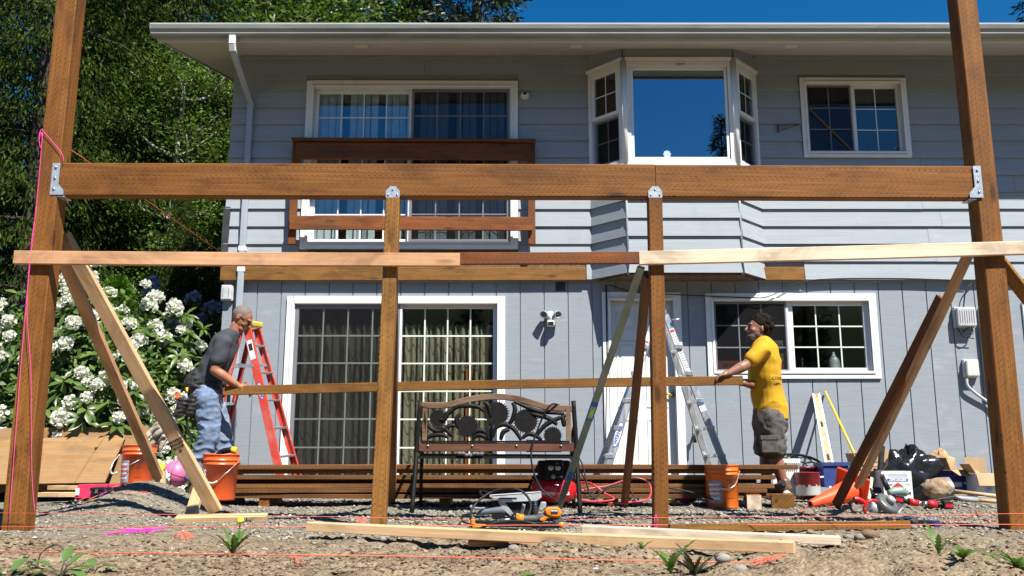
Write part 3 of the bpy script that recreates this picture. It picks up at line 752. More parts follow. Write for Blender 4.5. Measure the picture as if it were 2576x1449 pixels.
# ================================================================== deck frame
YF = 5.70
fr = thing('deck_frame', 'tall timber deck frame of four posts and one long beam in front of the house', 'deck frame', (0, YF + .07, 0))
PZ = gz(-3.1, 5.77)
zb0, zb1 = CAMZ + 1.71, CAMZ + 1.94
o = timber('post', (-3.11, YF + .07, -.1), (-3.11, YF + .07, 4.3), .14, .14, M_['treated'], fr, up=(0, -1, 0), ch=.006); o['label'] = 'outer timber post with pink strings at the left'
o = timber('post', (3.17, YF + .07, -.1), (3.17, YF + .07, 4.3), .14, .14, M_['treated'], fr, up=(0, -1, 0), ch=.006); o['label'] = 'outer timber post with its inner face in shade at the right'
a = at(951, 1340, YF + .045); b_ = at(990, 500, YF + .045)
timber('post', (a.x, YF + .045, -.08), (b_.x, YF + .045, zb0), .092, .092, M_['treated2'], fr, up=(0, -1, 0))
a2 = at(1661, 1340, YF + .045); b2 = at(1646, 500, YF + .045)
timber('post', (a2.x, YF + .045, -.08), (b2.x, YF + .045, zb0), .092, .092, M_['treated'], fr, up=(0, -1, 0))
zc = (zb0 + zb1) / 2
timber('beam', (-3.035, YF + .05, zc + .008), (.962, YF + .05, zc - .002), .089, zb1 - zb0, M_['treated'], fr, ch=.007)
timber('beam', (.966, YF + .052, zc - .002), (3.095, YF + .052, zc - .012), .089, zb1 - zb0 - .004, M_['treated'], fr, ch=.007)
# steel hangers at the outer posts
for s, X, dz in ((1, -3.04, .008), (-1, 3.10, -.012)):
    mb = MB(); y = YF + .002
    z0, z1 = zb0 + dz + .003, zb1 + dz - .006
    pl = [(X - s * .045, z0 + .0), (X - s * .045, z1), (X + s * .006, z1), (X + s * .006, z0 + .075), (X + s * .045, z0 + .03), (X + s * .045, z0)]
    if s < 0: pl = pl[::-1]
    mb.prism([(p[0], p[1]) for p in pl], -.0065, -.0035, Matrix(((1, 0, 0, 0), (0, 0, 1, y), (0, 1, 0, 0), (0, 0, 0, 1))))
    mb.bx(X + s * .0 - .0, X + s * .05, y, y + .1, z0 - .012, z0 - .006) if s > 0 else mb.bx(X - .05, X, y, y + .1, z0 - .012, z0 - .006)
    h = mb.build('beam_hanger', M_['galv'], fr)
    for q in (.04, .115, .19): MB().lathe([(.0, -.014), (.008, -.013), (.009, -.0068)], 8, T(X - s * .02, y, z0 + q) @ RX(-90) @ Matrix.Scale(-1, 4, (0, 0, 1)) if 0 else T(X - s * .02, y - .0, z0 + q) @ RX(-90)).build('bolt', M_['steel'], h)
for bx_ in (b_.x, b2.x):
    mb = MB(); w = .046
    pl = [(bx_ - w, zb0 - .008), (bx_ + w, zb0 - .008), (bx_ + w, zb0 + .038), (bx_ + .018, zb0 + .07), (bx_ - .018, zb0 + .07), (bx_ - w, zb0 + .038)]
    mb.prism(pl, -.0035, -.0005, Matrix(((1, 0, 0, 0), (0, 0, 1, YF + .002), (0, 1, 0, 0), (0, 0, 0, 1))))
    h = mb.build('post_cap', M_['galv'], fr)
    for (dx, dz) in ((0, .048), (-.03, .012), (.03, .012)): MB().lathe([(.0, -.01), (.006, -.009), (.007, -.0036)], 8, T(bx_ + dx, YF + .002, zb0 + dz) @ RX(-90)).build('bolt', M_['steel'], h)

def board(name, label, p0, p1, w, h, mat, up=(0, 0, 1), cat='board', group=None, ch=.003, cut=None):
    return tag(timber(name, p0, p1, w, h, M_[mat], None, up, ch, cut), label, cat, group)
YC = YF - .021
G1 = 'temporary boards nailed across the posts'
board('cross_board', 'pale pinkish board nailed across the left post and the rhododendron side', at(38, 648, YC), at(1158, 654, YC), .038, .088, 'pinepink', group=G1)
board('cross_board', 'short reddish brown reused board with nail holes between the two pale cross boards', at(1158.8, 651, YC - .004), at(1606, 649, YC - .004), .038, .078, 'oldwood', group=G1)
board('cross_board', 'nearly white fresh board nailed across the right post', at(1607.4, 650, YC), at(2640, 622, YC), .038, .089, 'bleached', group=G1)
G2 = 'diagonal braces holding the posts'
board('brace_board', 'bright knotty fir brace with black grade stamp leaning from left post to ground', at(160, 592, 5.90), at(543, 1287, 6.45), .038, .10, 'pine', up=(1, -.25, .35), group=G2)
board('brace_board', 'brown shaded brace behind the bright one at the left post', at(150, 632, 5.92), at(404, 1212, 7.55), .038, .089, 'pinepink', up=(1, -.4, .2), group=G2)
board('brace_board', 'long brown brace running back from the right post', at(2443, 625, 5.86), at(2160, 1222, 7.95), .089, .04, 'pinepink', up=(.3, -1, .2), group=G2)
board('brace_board', 'shorter dark brown brace nailed beside the long one, foot by the traffic cone', at(2368, 748, 6.5), at(2103, 1272, 7.62), .038, .089, 'oldwood', up=(.25, -1, .2), group=G2)
board('brace_board', 'brown brace with a bright cut end sloping back from the third post', at(1627, 690, 5.84), at(1571, 1268, 7.85), .04, .08, 'pinedark', up=(.1, -1, .2), group=G2)
board('brace_board', 'brace mostly hidden straight behind the second post', at(984, 690, 5.84), at(982, 1256, 7.9), .089, .038, 'pinedark', up=(0, -1, .2), group=G2)
board('brace_board', 'yellowish brace leaving the right post towards the frame edge', at(2500, 640, 5.87), at(2680, 870, 6.0), .038, .089, 'treated2', up=(.5, -1, .5), group=G2)
board('wooden_stake', 'narrow pale stake standing behind the second post', at(993, 1248, 7.98), at(997, 1158, 7.98), .03, .012, 'pine', cat='stake')
board('wooden_stake', 'pale stake beneath the foot of the bright brace', at(479, 1300, 6.62), at(503, 1222, 6.75), .038, .085, 'pine', up=(1, -.2, 0), cat='stake')
board('wooden_stake', 'short stake at the foot of the shaded brace beside the pink ball', at(409, 1222, 7.5), at(411, 1185, 7.5), .03, .04, 'pine', cat='stake')
p0, p1 = at(444, 1301, 6.35), at(672, 1297, 6.42)
board('sill_board', 'short pale board lying on gravel in front of the leaning brace', (p0.x, p0.y, gz(p0.x, p0.y) + .028), (p1.x, p1.y, gz(p1.x, p1.y) + .022), .08, .04, 'pine', up=(0, -.25, 1))
# grade stamp on the bright brace
pa, pb = at(160, 592, 5.90), at(543, 1287, 6.45)
Mb = frame(pb - pa, (1, -.25, .35), pa)
stm = bpy.data.objects['brace_board']
for k, tx in enumerate(('WESTERN LUMBER', 'S-DRY STAND', 'KD19 D FIR', '781')):
    text(tx, .018, Mb @ T(1.62 + k * .026, .0195, .0) @ Matrix(((0, -1, 0, 0), (0, 0, 1, 0), (1, 0, 0, 0), (0, 0, 0, 1))) @ RZ(180) if 0 else Mb @ T(1.60 + k * .026, -.0198, .0) @ RX(90) @ RZ(-90) , M_['ink'], stm, name='grade_stamp', bold=.0006)

# ================================================================== lumber stack
GS = 'treated boards stacked on blocks in front of the doors'
zs0 = .095
layers = [  # z bottom, x0, x1, front y, thickness
    (zs0, -2.56, 2.30, 8.07, .038), (zs0 + .041, -2.58, 2.26, 8.05, .038), (zs0 + .082, -2.55, 2.33, 8.06, .038),
    (zs0 + .122, -2.5, 2.2, 8.16, .036), (zs0 + .160, -2.57, 2.34, 8.05, .038), (zs0 + .208, -2.56, 2.34, 8.06, .038), (zs0 + .247, -2.57, 2.545, 8.03, .039)]
words_ = ['lowest', 'second lowest', 'third lowest', 'shadowed recessed fourth', 'third highest', 'second highest', 'topmost']
for i, (z, x0, x1, y, th) in enumerate(layers):
    board('lumber_board', f'front treated board of the lumber stack, {words_[i]} layer', (x0, y + .07, z + th / 2), (x1, y + .07, z + th / 2 + random.uniform(-.004, .004)), .14, th, 'stackwood', cat='board', group=GS)
for j in range(1, 3):
    for i, (z, x0, x1, y, th) in enumerate(layers):
        if i in (0, 3, 6) :
            board('lumber_board', ('treated board, %s row of the lumber stack, %s layer' % (('second', 'third')[j - 1], words_[i])), (x0 + random.uniform(-.05, .05), y + .07 + j * .146, z + th / 2), (min(x1, 2.2) + random.uniform(-.05, .05), y + .07 + j * .146, z + th / 2), .14, th, 'stackwood', group=GS)
for k, x in enumerate((-2.2, -.6, .9)):
    board('bearer_block', ('bearer under the left end of the lumber stack', 'bearer under the lumber stack behind the bench', 'bearer under the lumber stack behind the red hose')[k], (x, 8.08, zs0 - .05), (x, 8.55, zs0 - .05), .09, .095, 'treated', cat='block', group='blocks carrying the lumber stack')
bA = at(1922, 1268, 7.8)
o = board('timber_block', 'short timber block with a cream sawn end under the far boot', (2.09, 7.86, .065), (2.22, 8.5, .065), .125, .13, 'treated', cat='block')
MB().bx(-.335, -.328, -.06, .06, -.062, .062).build('sawn_end', M_['bleached'], o, o.matrix_basis @ T(-(Vector((2.22, 8.5, .065)) - Vector((2.09, 7.86, .065))).length / 2 + .33, 0, 0))
board('timber_block', 'short brown incised timber block under the near boot', (2.36, 7.93, .065), (2.50, 8.45, .065), .19, .13, 'treated2', cat='block')

# ================================================================== boards lying on the ground
def ground_board(label, pA, pB, w, h, mat, lift=.0, edge=True):
    A, B = on_ground(*pA), on_ground(*pB)
    zA, zB = gz(A.x, A.y), gz(B.x, B.y)
    return board('loose_board', label, (A.x, A.y + w / 2, max(zA, -.02) + h / 2 + lift), (B.x, B.y + w / 2, max(zB, -.02) + h / 2 + lift * .6), w, h, mat, group='loose boards on the ground')
ground_board('long tan board lying nearest the viewer behind a heap of soil', (776, 1356), (2008, 1410), .085, .05, 'pine', .045)
ground_board('white fresh board lying behind the long tan one with its sunny top', (1470, 1358), (2122, 1374), .09, .042, 'bleached', .03)
ground_board('thin brown incised board lying at an angle behind the white board', (1685, 1352), (2290, 1328), .02, .05, 'treated2', .012)
ground_board('flat plank slipped under the tan board', (1180, 1372), (1420, 1374), .14, .03, 'pinepink', .012)
# boards at the foot of the plywood
board('loose_board', 'pale board lying at the foot of the plywood', (-4.3, 8.5, .17), (-3.42, 8.36, .17), .14, .04, 'pine', group='loose boards on the ground')
board('loose_board', 'pale board under the one at the foot of the plywood', (-4.3, 8.3, .115), (-3.36, 8.2, .115), .14, .04, 'pine', group='loose boards on the ground')

# ================================================================== mason's strings
def glowless(name, col): return pmat(name, col, .6, .1, 30, 0)
M_['pink'] = glowless('hot_pink_string', (.95, .05, .36)); M_['coral'] = glowless('coral_string', (.95, .16, .09)); M_['magenta'] = glowless('magenta_string', (.92, .03, .50))
def line(label, pts, r, mat, per=5, straight=False):
    mb = MB(); mb.tube(pts if straight else smoothpts(pts, per), r, 5); o = mb.build('string_line', M_[mat]); return tag(o, label, 'string', 'mason strings')
line('taut coral string nearest the viewer along the bottom', [at(-40, 1387, 3.95), at(1000, 1399, 3.9), at(2000, 1417, 3.82), at(2620, 1426, 3.8)], .0022, 'coral', straight=True)
line('taut coral string just in front of the post feet', [at(-40, 1325, 5.45), at(800, 1325, 5.45), at(1300, 1321, 5.45), at(2620, 1319, 5.45)], .0021, 'coral', straight=True)
line('thin coral string tied around the second post low down', [at(-40, 1290, 5.66), at(420, 1294, 5.66), at(905, 1301, 5.66), at(1300, 1312, 5.66), at(1650, 1302, 5.66), at(2080, 1299, 5.66), at(2620, 1291, 5.66)], .0015, 'coral', straight=True)
line('pink string hanging down the left post to its foot', [at(107, 330, 5.69), at(96, 470, 5.685), at(70, 720, 5.66), at(50, 950, 5.66), at(22, 1325, 5.66)], .0019, 'pink')
line('second pink string hanging down the left post', [at(92, 520, 5.685), at(76, 640, 5.66), at(68, 780, 5.66), at(78, 940, 5.66), at(80, 1180, 5.68), at(88, 1290, 5.66)], .0017, 'pink')
line('pink string knotted round the left post with a hanging loop', [at(160, 408, 5.69), at(154, 384, 5.685), at(112, 334, 5.685), at(104, 326, 5.68), at(98, 345, 5.67), at(102, 372, 5.67), at(106, 350, 5.67), at(103, 332, 5.67), at(99, 352, 5.67)], .002, 'pink')
line('coral string stretched from the left post back to the house corner', [at(180, 378, 5.86), at(228, 410, 6.1), at(370, 505, 7.6), at(552, 632, 10.5)], .0025, 'coral', straight=True)
def tangle(label, px, py, n, sx, sy, mat, r=.002, z=.012, seed=1):
    q = random.Random(seed); c0 = on_ground(px, py); pts = []
    for k in range(n):
        x = c0.x + q.uniform(-1, 1) * sx; y = c0.y + q.uniform(-1, 1) * sy; pts.append((x, y, gz(x, y) + z + q.uniform(0, .014)))
    return line(label, pts, r, mat)
tangle('tangled heap of magenta string on the gravel at lower left', 345, 1340, 22, .15, .22, 'magenta', .0018, seed=4)
tangle('loose coral string trailing over the gravel at lower left', 290, 1302, 9, .30, .2, 'coral', .002, seed=8)
tangle('coral string tangle near the tan board end at lower right', 1925, 1428, 16, .09, .05, 'coral', .0018, .02, seed=9)
tangle('short strand of magenta string lying left of the heap', 270, 1298, 4, .10, .1, 'magenta', .0026, seed=12)
def tassel(label, px, py, Y, n=14, seed=3, L=.06):
    q = random.Random(seed); c0 = at(px, py, Y); mb = MB()
    for k in range(n):
        a = q.uniform(-.9, .9); e = c0 + Vector((math.sin(a) * L + .02, q.uniform(-.02, .02), -math.cos(a) * L))
        mb.tube([c0, (c0 + e) / 2 + Vector((.01 * a, 0, .01)), e], .0016, 4)
    return tag(mb.build('string_tassel', M_['coral']), label, 'string', 'mason strings')
tassel('frayed coral string tassel beside the second post', 902, 1302, 5.6)
tassel('frayed coral string tuft on the gravel at lower left', 456, 1336, 5.1, 16, 5, .08)
tassel('small coral knot hanging from the front string at lower left', 742, 1399, 3.9, 6, 6, .05)
line('pink string loop hanging on the third post near its foot', [at(1650, 1295, 5.69), at(1646, 1310, 5.68), at(1648, 1330, 5.68), at(1654, 1312, 5.68), at(1651, 1296, 5.68)], .002, 'pink')
# ================================================================== things fixed to the house
def zoomed(x0, y0, s): return lambda zx, zy: ((x0 + zx / s) * .62891, (y0 + zy / s) * .62891)
def mk(name, col, **k): M_[name] = pmat(name, col, **k); return M_[name]
def on_floor(px, py, lift=0.):
    p = on_ground(px, py)
    for _ in range(6): p = on_ground(px, py, gz(p.x, p.y))
    return Vector((p.x, p.y, gz(p.x, p.y) + lift))
YR = 10.5
rl = thing('safety_railing', 'reddish brown wooden railing nailed across the upper sliding door', 'railing', (-1.2, YR, zat(615, YR)))
x0, x1 = xat(742, 352, YR), xat(1343, 352, YR)
timber('top_cap', (x0 - .02, YR - .02, zat(355, YR)), (x1 + .02, YR - .02, zat(355, YR) - .02), .14, .035, M_['oldwood'], rl)
timber('rail', (x0 + .03, YR - .035, zat(382, YR)), (x1 - .03, YR - .035, zat(382, YR) - .015), .038, .215, M_['oldwood'], rl)
timber('rail', (x0, YR - .05, zat(563, YR)), (x1 - .02, YR - .05, zat(566, YR)), .038, .17, M_['oldwood'], rl)
for x in (x0 + .02, x1 - .03): timber('rail_post', (x, YR + .01, zat(614, YR)), (x, YR + .01, zat(360, YR)), .09, .05, M_['oldwood'], rl, up=(0, -1, 0))
# security light
p = at(1385, 800, YW)
sl = thing('security_light', 'white twin head security light on the grey wall between the doors', 'light fixture', (p.x, YW + .04, p.z - .12))
mk('offwhite', (.70, .70, .66), rough=.5, bump=.0)
MB().lathe([(.0, .05), (.05, .05), (.058, .03), (.058, 0)], 18, T(p.x, YW + .041, p.z + .03) @ RX(90)).build('mounting_plate', M_['offwhite'], sl)
for s in (-1, 1):
    hc = Vector((p.x + s * .075, YW - .06, p.z + .035)); d = Vector((s * .35, -1, -.25)).normalized()
    hd = MB().lathe([(.0, -.05), (.03, -.05), (.045, -.01), (.048, .045), (.040, .046), (.03, .01), (.0, .0)], 16, frame(d.orthogonal(), d, hc)).build('lamp_head', M_['grey'], sl)
    MB().tube([(p.x, YW + .03, p.z + .03), hc - d * .045], .012, 8).build('lamp_arm', M_['offwhite'], sl)
MB().bx(p.x - .045, p.x + .045, YW - .09, YW + .0, p.z - .11, p.z - .035).build('motion_sensor', M_['offwhite'], sl, bevel=.015, seg=2)
MB().bx(p.x - .033, p.x + .033, YW - .098, YW - .089, p.z - .10, p.z - .06).build('sensor_lens', M_['plastic_black'], sl)
MB().tube([(p.x, YW - .03, p.z + .02), (p.x, YW - .04, p.z - .05)], .02, 8).build('sensor_neck', M_['grey'], sl)
# boxes on the wall by the right post
mk('boxgrey', (.46, .47, .49), rough=.5, bump=.05); mk('boxpale', (.60, .61, .56), rough=.5, bump=.05)
def wall_box(name, label, px0, py0, px1, py1, depth, mat, ribs=0):
    a, b_ = at(px0, py0, YW), at(px1, py1, YW)
    t = thing(name, label, 'electrical box', ((a.x + b_.x) / 2, YW + .04, b_.z))
    MB().bx(a.x, b_.x, YW + .041 - depth * .55, YW + .041, b_.z, a.z).build('box_back', M_[mat], t, bevel=.008, seg=2)
    l = MB().bx(a.x + .008, b_.x - .008, YW + .041 - depth, YW + .04 - depth * .55, b_.z + .008, a.z - .008).build('box_lid', M_[mat], t, bevel=.02, seg=3)
    for i in range(ribs):
        x = a.x + .04 + (b_.x - a.x - .08) * i / max(1, ribs - 1)
        MB().bx(x - .004, x + .004, YW + .036 - depth, YW + .0405 - depth, b_.z + .05, a.z - .05).build('lid_rib', M_['grey'], l)
    return t, a, b_
t, a, b_ = wall_box('cable_box', 'grey ribbed cable box on the wall beside the right post', 2397, 773, 2453, 825, .12, 'boxgrey', 7)
mb = MB(); mb.tube(smoothpts([at(2447, 712, YW), at(2430, 730, YW - .02), at(2424, 772, YW - .03)], 5), .008, 6); mb.build('feed_cable', M_['rubber'], t)
mb = MB(); mb.tube(smoothpts([at(2408, 824, YW - .02), at(2425, 848, YW - .03), at(2447, 838, YW - .03), at(2440, 822, YW - .02), at(2418, 843, YW - .03), at(2450, 852, YW - .02)], 5), .006, 6); mb.build('cable_loop', M_['rubber'], t)
t, a, b_ = wall_box('junction_box', 'small pale square junction box below the cable box', 2422, 904, 2462, 950, .10, 'boxpale')
mb = MB(); mb.tube(smoothpts([at(2432, 950, YW - .02), at(2434, 970, YW - .02), at(2455, 990, YW - .01), at(2485, 1012, YW), at(2500, 1030, YW)], 5), .018, 10); mb.build('conduit', M_['boxgrey'], t)
t, a, b_ = wall_box('meter_panel', 'tall grey meter panel half hidden behind the right post', 2462, 775, 2522, 985, .10, 'boxgrey')
t, a, b_ = wall_box('outlet_box', 'grey painted outlet box at the house corner above the ladder', 557, 716, 585, 757, .08, 'boxgrey', 2)
t, a, b_ = wall_box('wall_switch_box', 'small cream box on the siding left of the upper door', 718, 270, 726, 292, .03, 'boxpale')
p = at(1320, 243, YW)
lo = thing('lamp_socket', 'bare dark lamp socket on the siding right of the upper door', 'lamp', (p.x, YW, p.z))
MB().lathe([(0, .08), (.028, .08), (.034, .04), (.055, .025), (.06, 0)], 14, T(p.x, YW - .022, p.z) @ RX(90)).build('socket', M_['offwhite'], lo)
MB().lathe([(0, .082), (.022, .0815), (.022, .0805)], 12, T(p.x, YW - .023, p.z) @ RX(90)).build('socket_hole', M_['plastic_black'], lo)
p = at(1745, 1098, YW)
hb = thing('hose_bib', 'dark hose tap on the wall behind the aluminium ladder', 'tap', (p.x, YW + .04, p.z))
mb = MB(); mb.tube([(p.x, YW + .04, p.z), (p.x, YW - .07, p.z)], .014, 8); mb.tube([(p.x, YW - .06, p.z), (p.x, YW - .08, p.z - .07)], [.016, .02], 8); mb.build('spout', M_['black'], hb)
MB().lathe([(.0, .03), (.03, .03), (.03, .02), (.0, .02)], 10, T(p.x, YW - .05, p.z)).build('tap_wheel', M_['black'], hb)
p = at(1980, 326, YW)
wh = thing('wall_hook', 'thin rusty wire bracket on the siding beside the upper right window', 'bracket', (p.x, YW, p.z))
MB().bx(p.x - .13, p.x - .115, YW - .045, YW - .02, p.z - .05, p.z + .05).build('plate', M_['tornwood'], wh)
mb = MB(); mb.tube([(p.x - .12, YW - .04, p.z + .03), (p.x + .14, YW - .06, p.z + .05)], .006, 5); mb.tube([(p.x - .12, YW - .04, p.z - .03), (p.x + .14, YW - .06, p.z + .045)], .006, 5); mb.build('wire_arm', M_['tornwood'], wh)
mb = MB(); mb.tube(smoothpts([at(1525, 716, YW), at(1527, 900, YW + .02), at(1524, 1060, YW + .02), at(1524, 1180, YW + .02)], 5), .010, 6)
tag(mb.build('wall_cable', M_['rubber']), 'black cable stapled down the wall along the entry door', 'cable')
mb = MB(); mb.tube(smoothpts([at(1530, 716, YW - .01), at(1600, 735, YW - .02), at(1720, 742, YW), at(1880, 748, YW - .02), at(1935, 745, YW - .03), at(2030, 706, YW - .03), at(2240, 700, YW - .03), at(2440, 706, YW - .03)], 6), .006, 5)
tag(mb.build('wall_cable', M_['rubber']), 'thin cable strung under the siding above the lower window', 'cable')

# ---- behind the panes
mk('blind', (.78, .80, .76), rough=.7, bump=.0)
bl = thing('vertical_blind', 'pale vertical slat blind behind the upper sliding door', 'blind', (-1.27, YW + .125, UD[2]))
random.seed(5)
for k in range(27):
    x = UD[0] + .13 + k * .09
    if k in (4, 9, 14, 19, 23): continue
    a_ = random.uniform(-42, 42); w = .043
    MB().box((0, 0, 0), (w * 2, .002, UD[3] - UD[2] - .22)).build('slat', M_['blind'], bl, T(x, YW + .125, (UD[2] + UD[3]) / 2) @ RZ(a_))
def curtain(label, x0, x1, z0, z1, y, mat, waves, amp, scallop=0., seed=1):
    q = random.Random(seed); n = waves * 8; nz = 12; V = []; F = []
    ph = [q.uniform(0, 6.28) for _ in range(4)]
    for j in range(nz + 1):
        z = z0 + (z1 - z0) * j / nz
        for i in range(n + 1):
            u = i / n; a = u * waves * 6.283
            V.append((x0 + (x1 - x0) * u + .012 * math.sin(a * .5 + ph[0]), y + amp * (math.sin(a + .6 * math.sin(u * 9 + ph[1])) + .4 * math.sin(a * .37 + ph[2])), z - scallop * abs(math.sin(a * .5)) * (1 if j == nz else 0)))
    for j in range(nz):
        for i in range(n): F.append((j * (n + 1) + i, j * (n + 1) + i + 1, (j + 1) * (n + 1) + i + 1, (j + 1) * (n + 1) + i))
    return tag(obj('curtain', np_mesh('curtain', V, F, True), M_[mat]), label, 'curtain')
m, nt, b, out = _base('olive_curtain')
v = _coords(nt, (1, 1, 1), False); wv = _n(nt, 'ShaderNodeTexWave', wave_type='RINGS', Scale=2.2, Distortion=3.0); nt.links.new(v, wv.inputs['Vector'])
nt.links.new(_ramp(nt, wv.outputs['Fac'], [(.80, (.40, .37, .26)), (.90, (.17, .145, .09))]), b.inputs['Base Color']); b.inputs['Roughness'].default_value = .9; M_['olive'] = m
curtain('olive pleated curtain behind the right pane of the lower sliding door', -1.36, -.2, .15, CAMZ + 1.62, YW + .195, 'olive', 15, .03, .03, 3)
curtain('olive pleated curtain behind the screened left pane of the lower sliding door', -2.62, -1.42, .15, CAMZ + 1.62, YW + .18, 'olive', 13, .03, .03, 4)
mk('orangereflection', (.55, .16, .04), rough=.6)
tag(MB().bx(-.56, -.49, YW + .14, YW + .15, .1, 1.55).build('brace_reflection', M_['orangereflection']), 'narrow orange board standing inside the right pane of the lower door', 'board')  # added strip whose orange colour stands in for a brace reflected in the pane
mk('paper', (.68, .66, .55), rough=.8, bump=0); mk('paperorange', (.60, .17, .10), rough=.8, bump=0); mk('paperyellow', (.62, .60, .22), rough=.8, bump=0)
def card(label, px0, py0, px1, py1, Y, mat, txt=None, ts=.07):
    a, b_ = at(px0, py0, Y), at(px1, py1, Y)
    o = tag(MB().bx(a.x, b_.x, Y, Y + .003, b_.z, a.z).build('paper_card', M_[mat]), label, 'card', 'handwritten cards in the lower window')
    if txt: text(txt, ts, T((a.x + b_.x) / 2, Y - .0015, (a.z + b_.z) / 2 - .008) @ RX(90), M_['ink'], o)
YI = YW + .10
card('orange card with handwritten numbers in the window left of the man in yellow', 1806, 907, 1862, 930, YI, 'paperorange', '5R20', .07)
card('cream card with handwritten number behind the man in yellow', 1932, 856, 1978, 878, YI, 'paper', 'R24', .07)
card('yellow card with handwritten number behind the man in yellow', 1934, 889, 1978, 911, YI, 'paperyellow', '27', .07)
card('reddish blank card under the yellow card in the window', 1940, 913, 1978, 936, YI, 'paperorange')
mk('milky', (.50, .60, .58), rough=.35, bump=0)
p = at(2102, 942, YW + .17)
tag(MB().lathe([(.0, 0), (.065, 0), (.068, .02), (.068, .15), (.055, .19), (.025, .235), (.018, .25), (.018, .275), (.0, .275)], 18, T(p.x, YW + .19, p.z)).build('milky_bottle', M_['milky']), 'milky plastic jug standing inside the lower right window', 'bottle')
M_['flaskglass'] = glass('clear_glass', (.7, .75, .72), .15)
p = at(2022, 942, YW + .17)
tag(MB().lathe([(.0, 0), (.055, 0), (.05, .02), (.016, .085), (.014, .20), (.018, .205)], 16, T(p.x, YW + .19, p.z)).build('glass_flask', M_['flaskglass']), 'thin necked glass flask inside the lower right window', 'flask')
p = at(1677, 390, YB + .03)
fl = thing('flower_sticker', 'white paper flower with two green leaves in the bay window', 'sticker', (p.x, YB + .03, p.z - .06))
mk('greenleaf', (.35, .60, .18), rough=.7); mk('skywhite', (.40, .52, .66), rough=.6)
mb = MB(); pts = [(math.cos(a) * (.038 + .010 * abs(math.cos(4 * a))), math.sin(a) * (.038 + .010 * abs(math.cos(4 * a)))) for a in [k * math.pi / 24 for k in range(48)]]
mb.prism(pts, 0, .002, T(p.x, YB - .002, p.z) @ RX(90)); mb.build('petals', M_['skywhite'], fl)
for s in (-1, 1): MB().prism([(0, 0), (s * .03, .012), (s * .05, .045), (s * .015, .03)][::s], 0, .002, T(p.x, YB - .002, p.z - .105) @ RX(90)).build('leaf', M_['greenleaf'], fl)
MB().bx(p.x - .004, p.x + .004, YB - .004, YB - .002, p.z - .105, p.z - .04).build('stem', M_['greenleaf'], fl)
pa, pb = at(2030, 268, YW - .0), at(2143, 378, YW - .0)
tag(timber('security_stick', (pa.x, YW + .0, pa.z), (pb.x, YW + .0, pb.z), .012, .02, M_['pine']), 'pale stick wedged diagonally in the upper right window', 'stick')

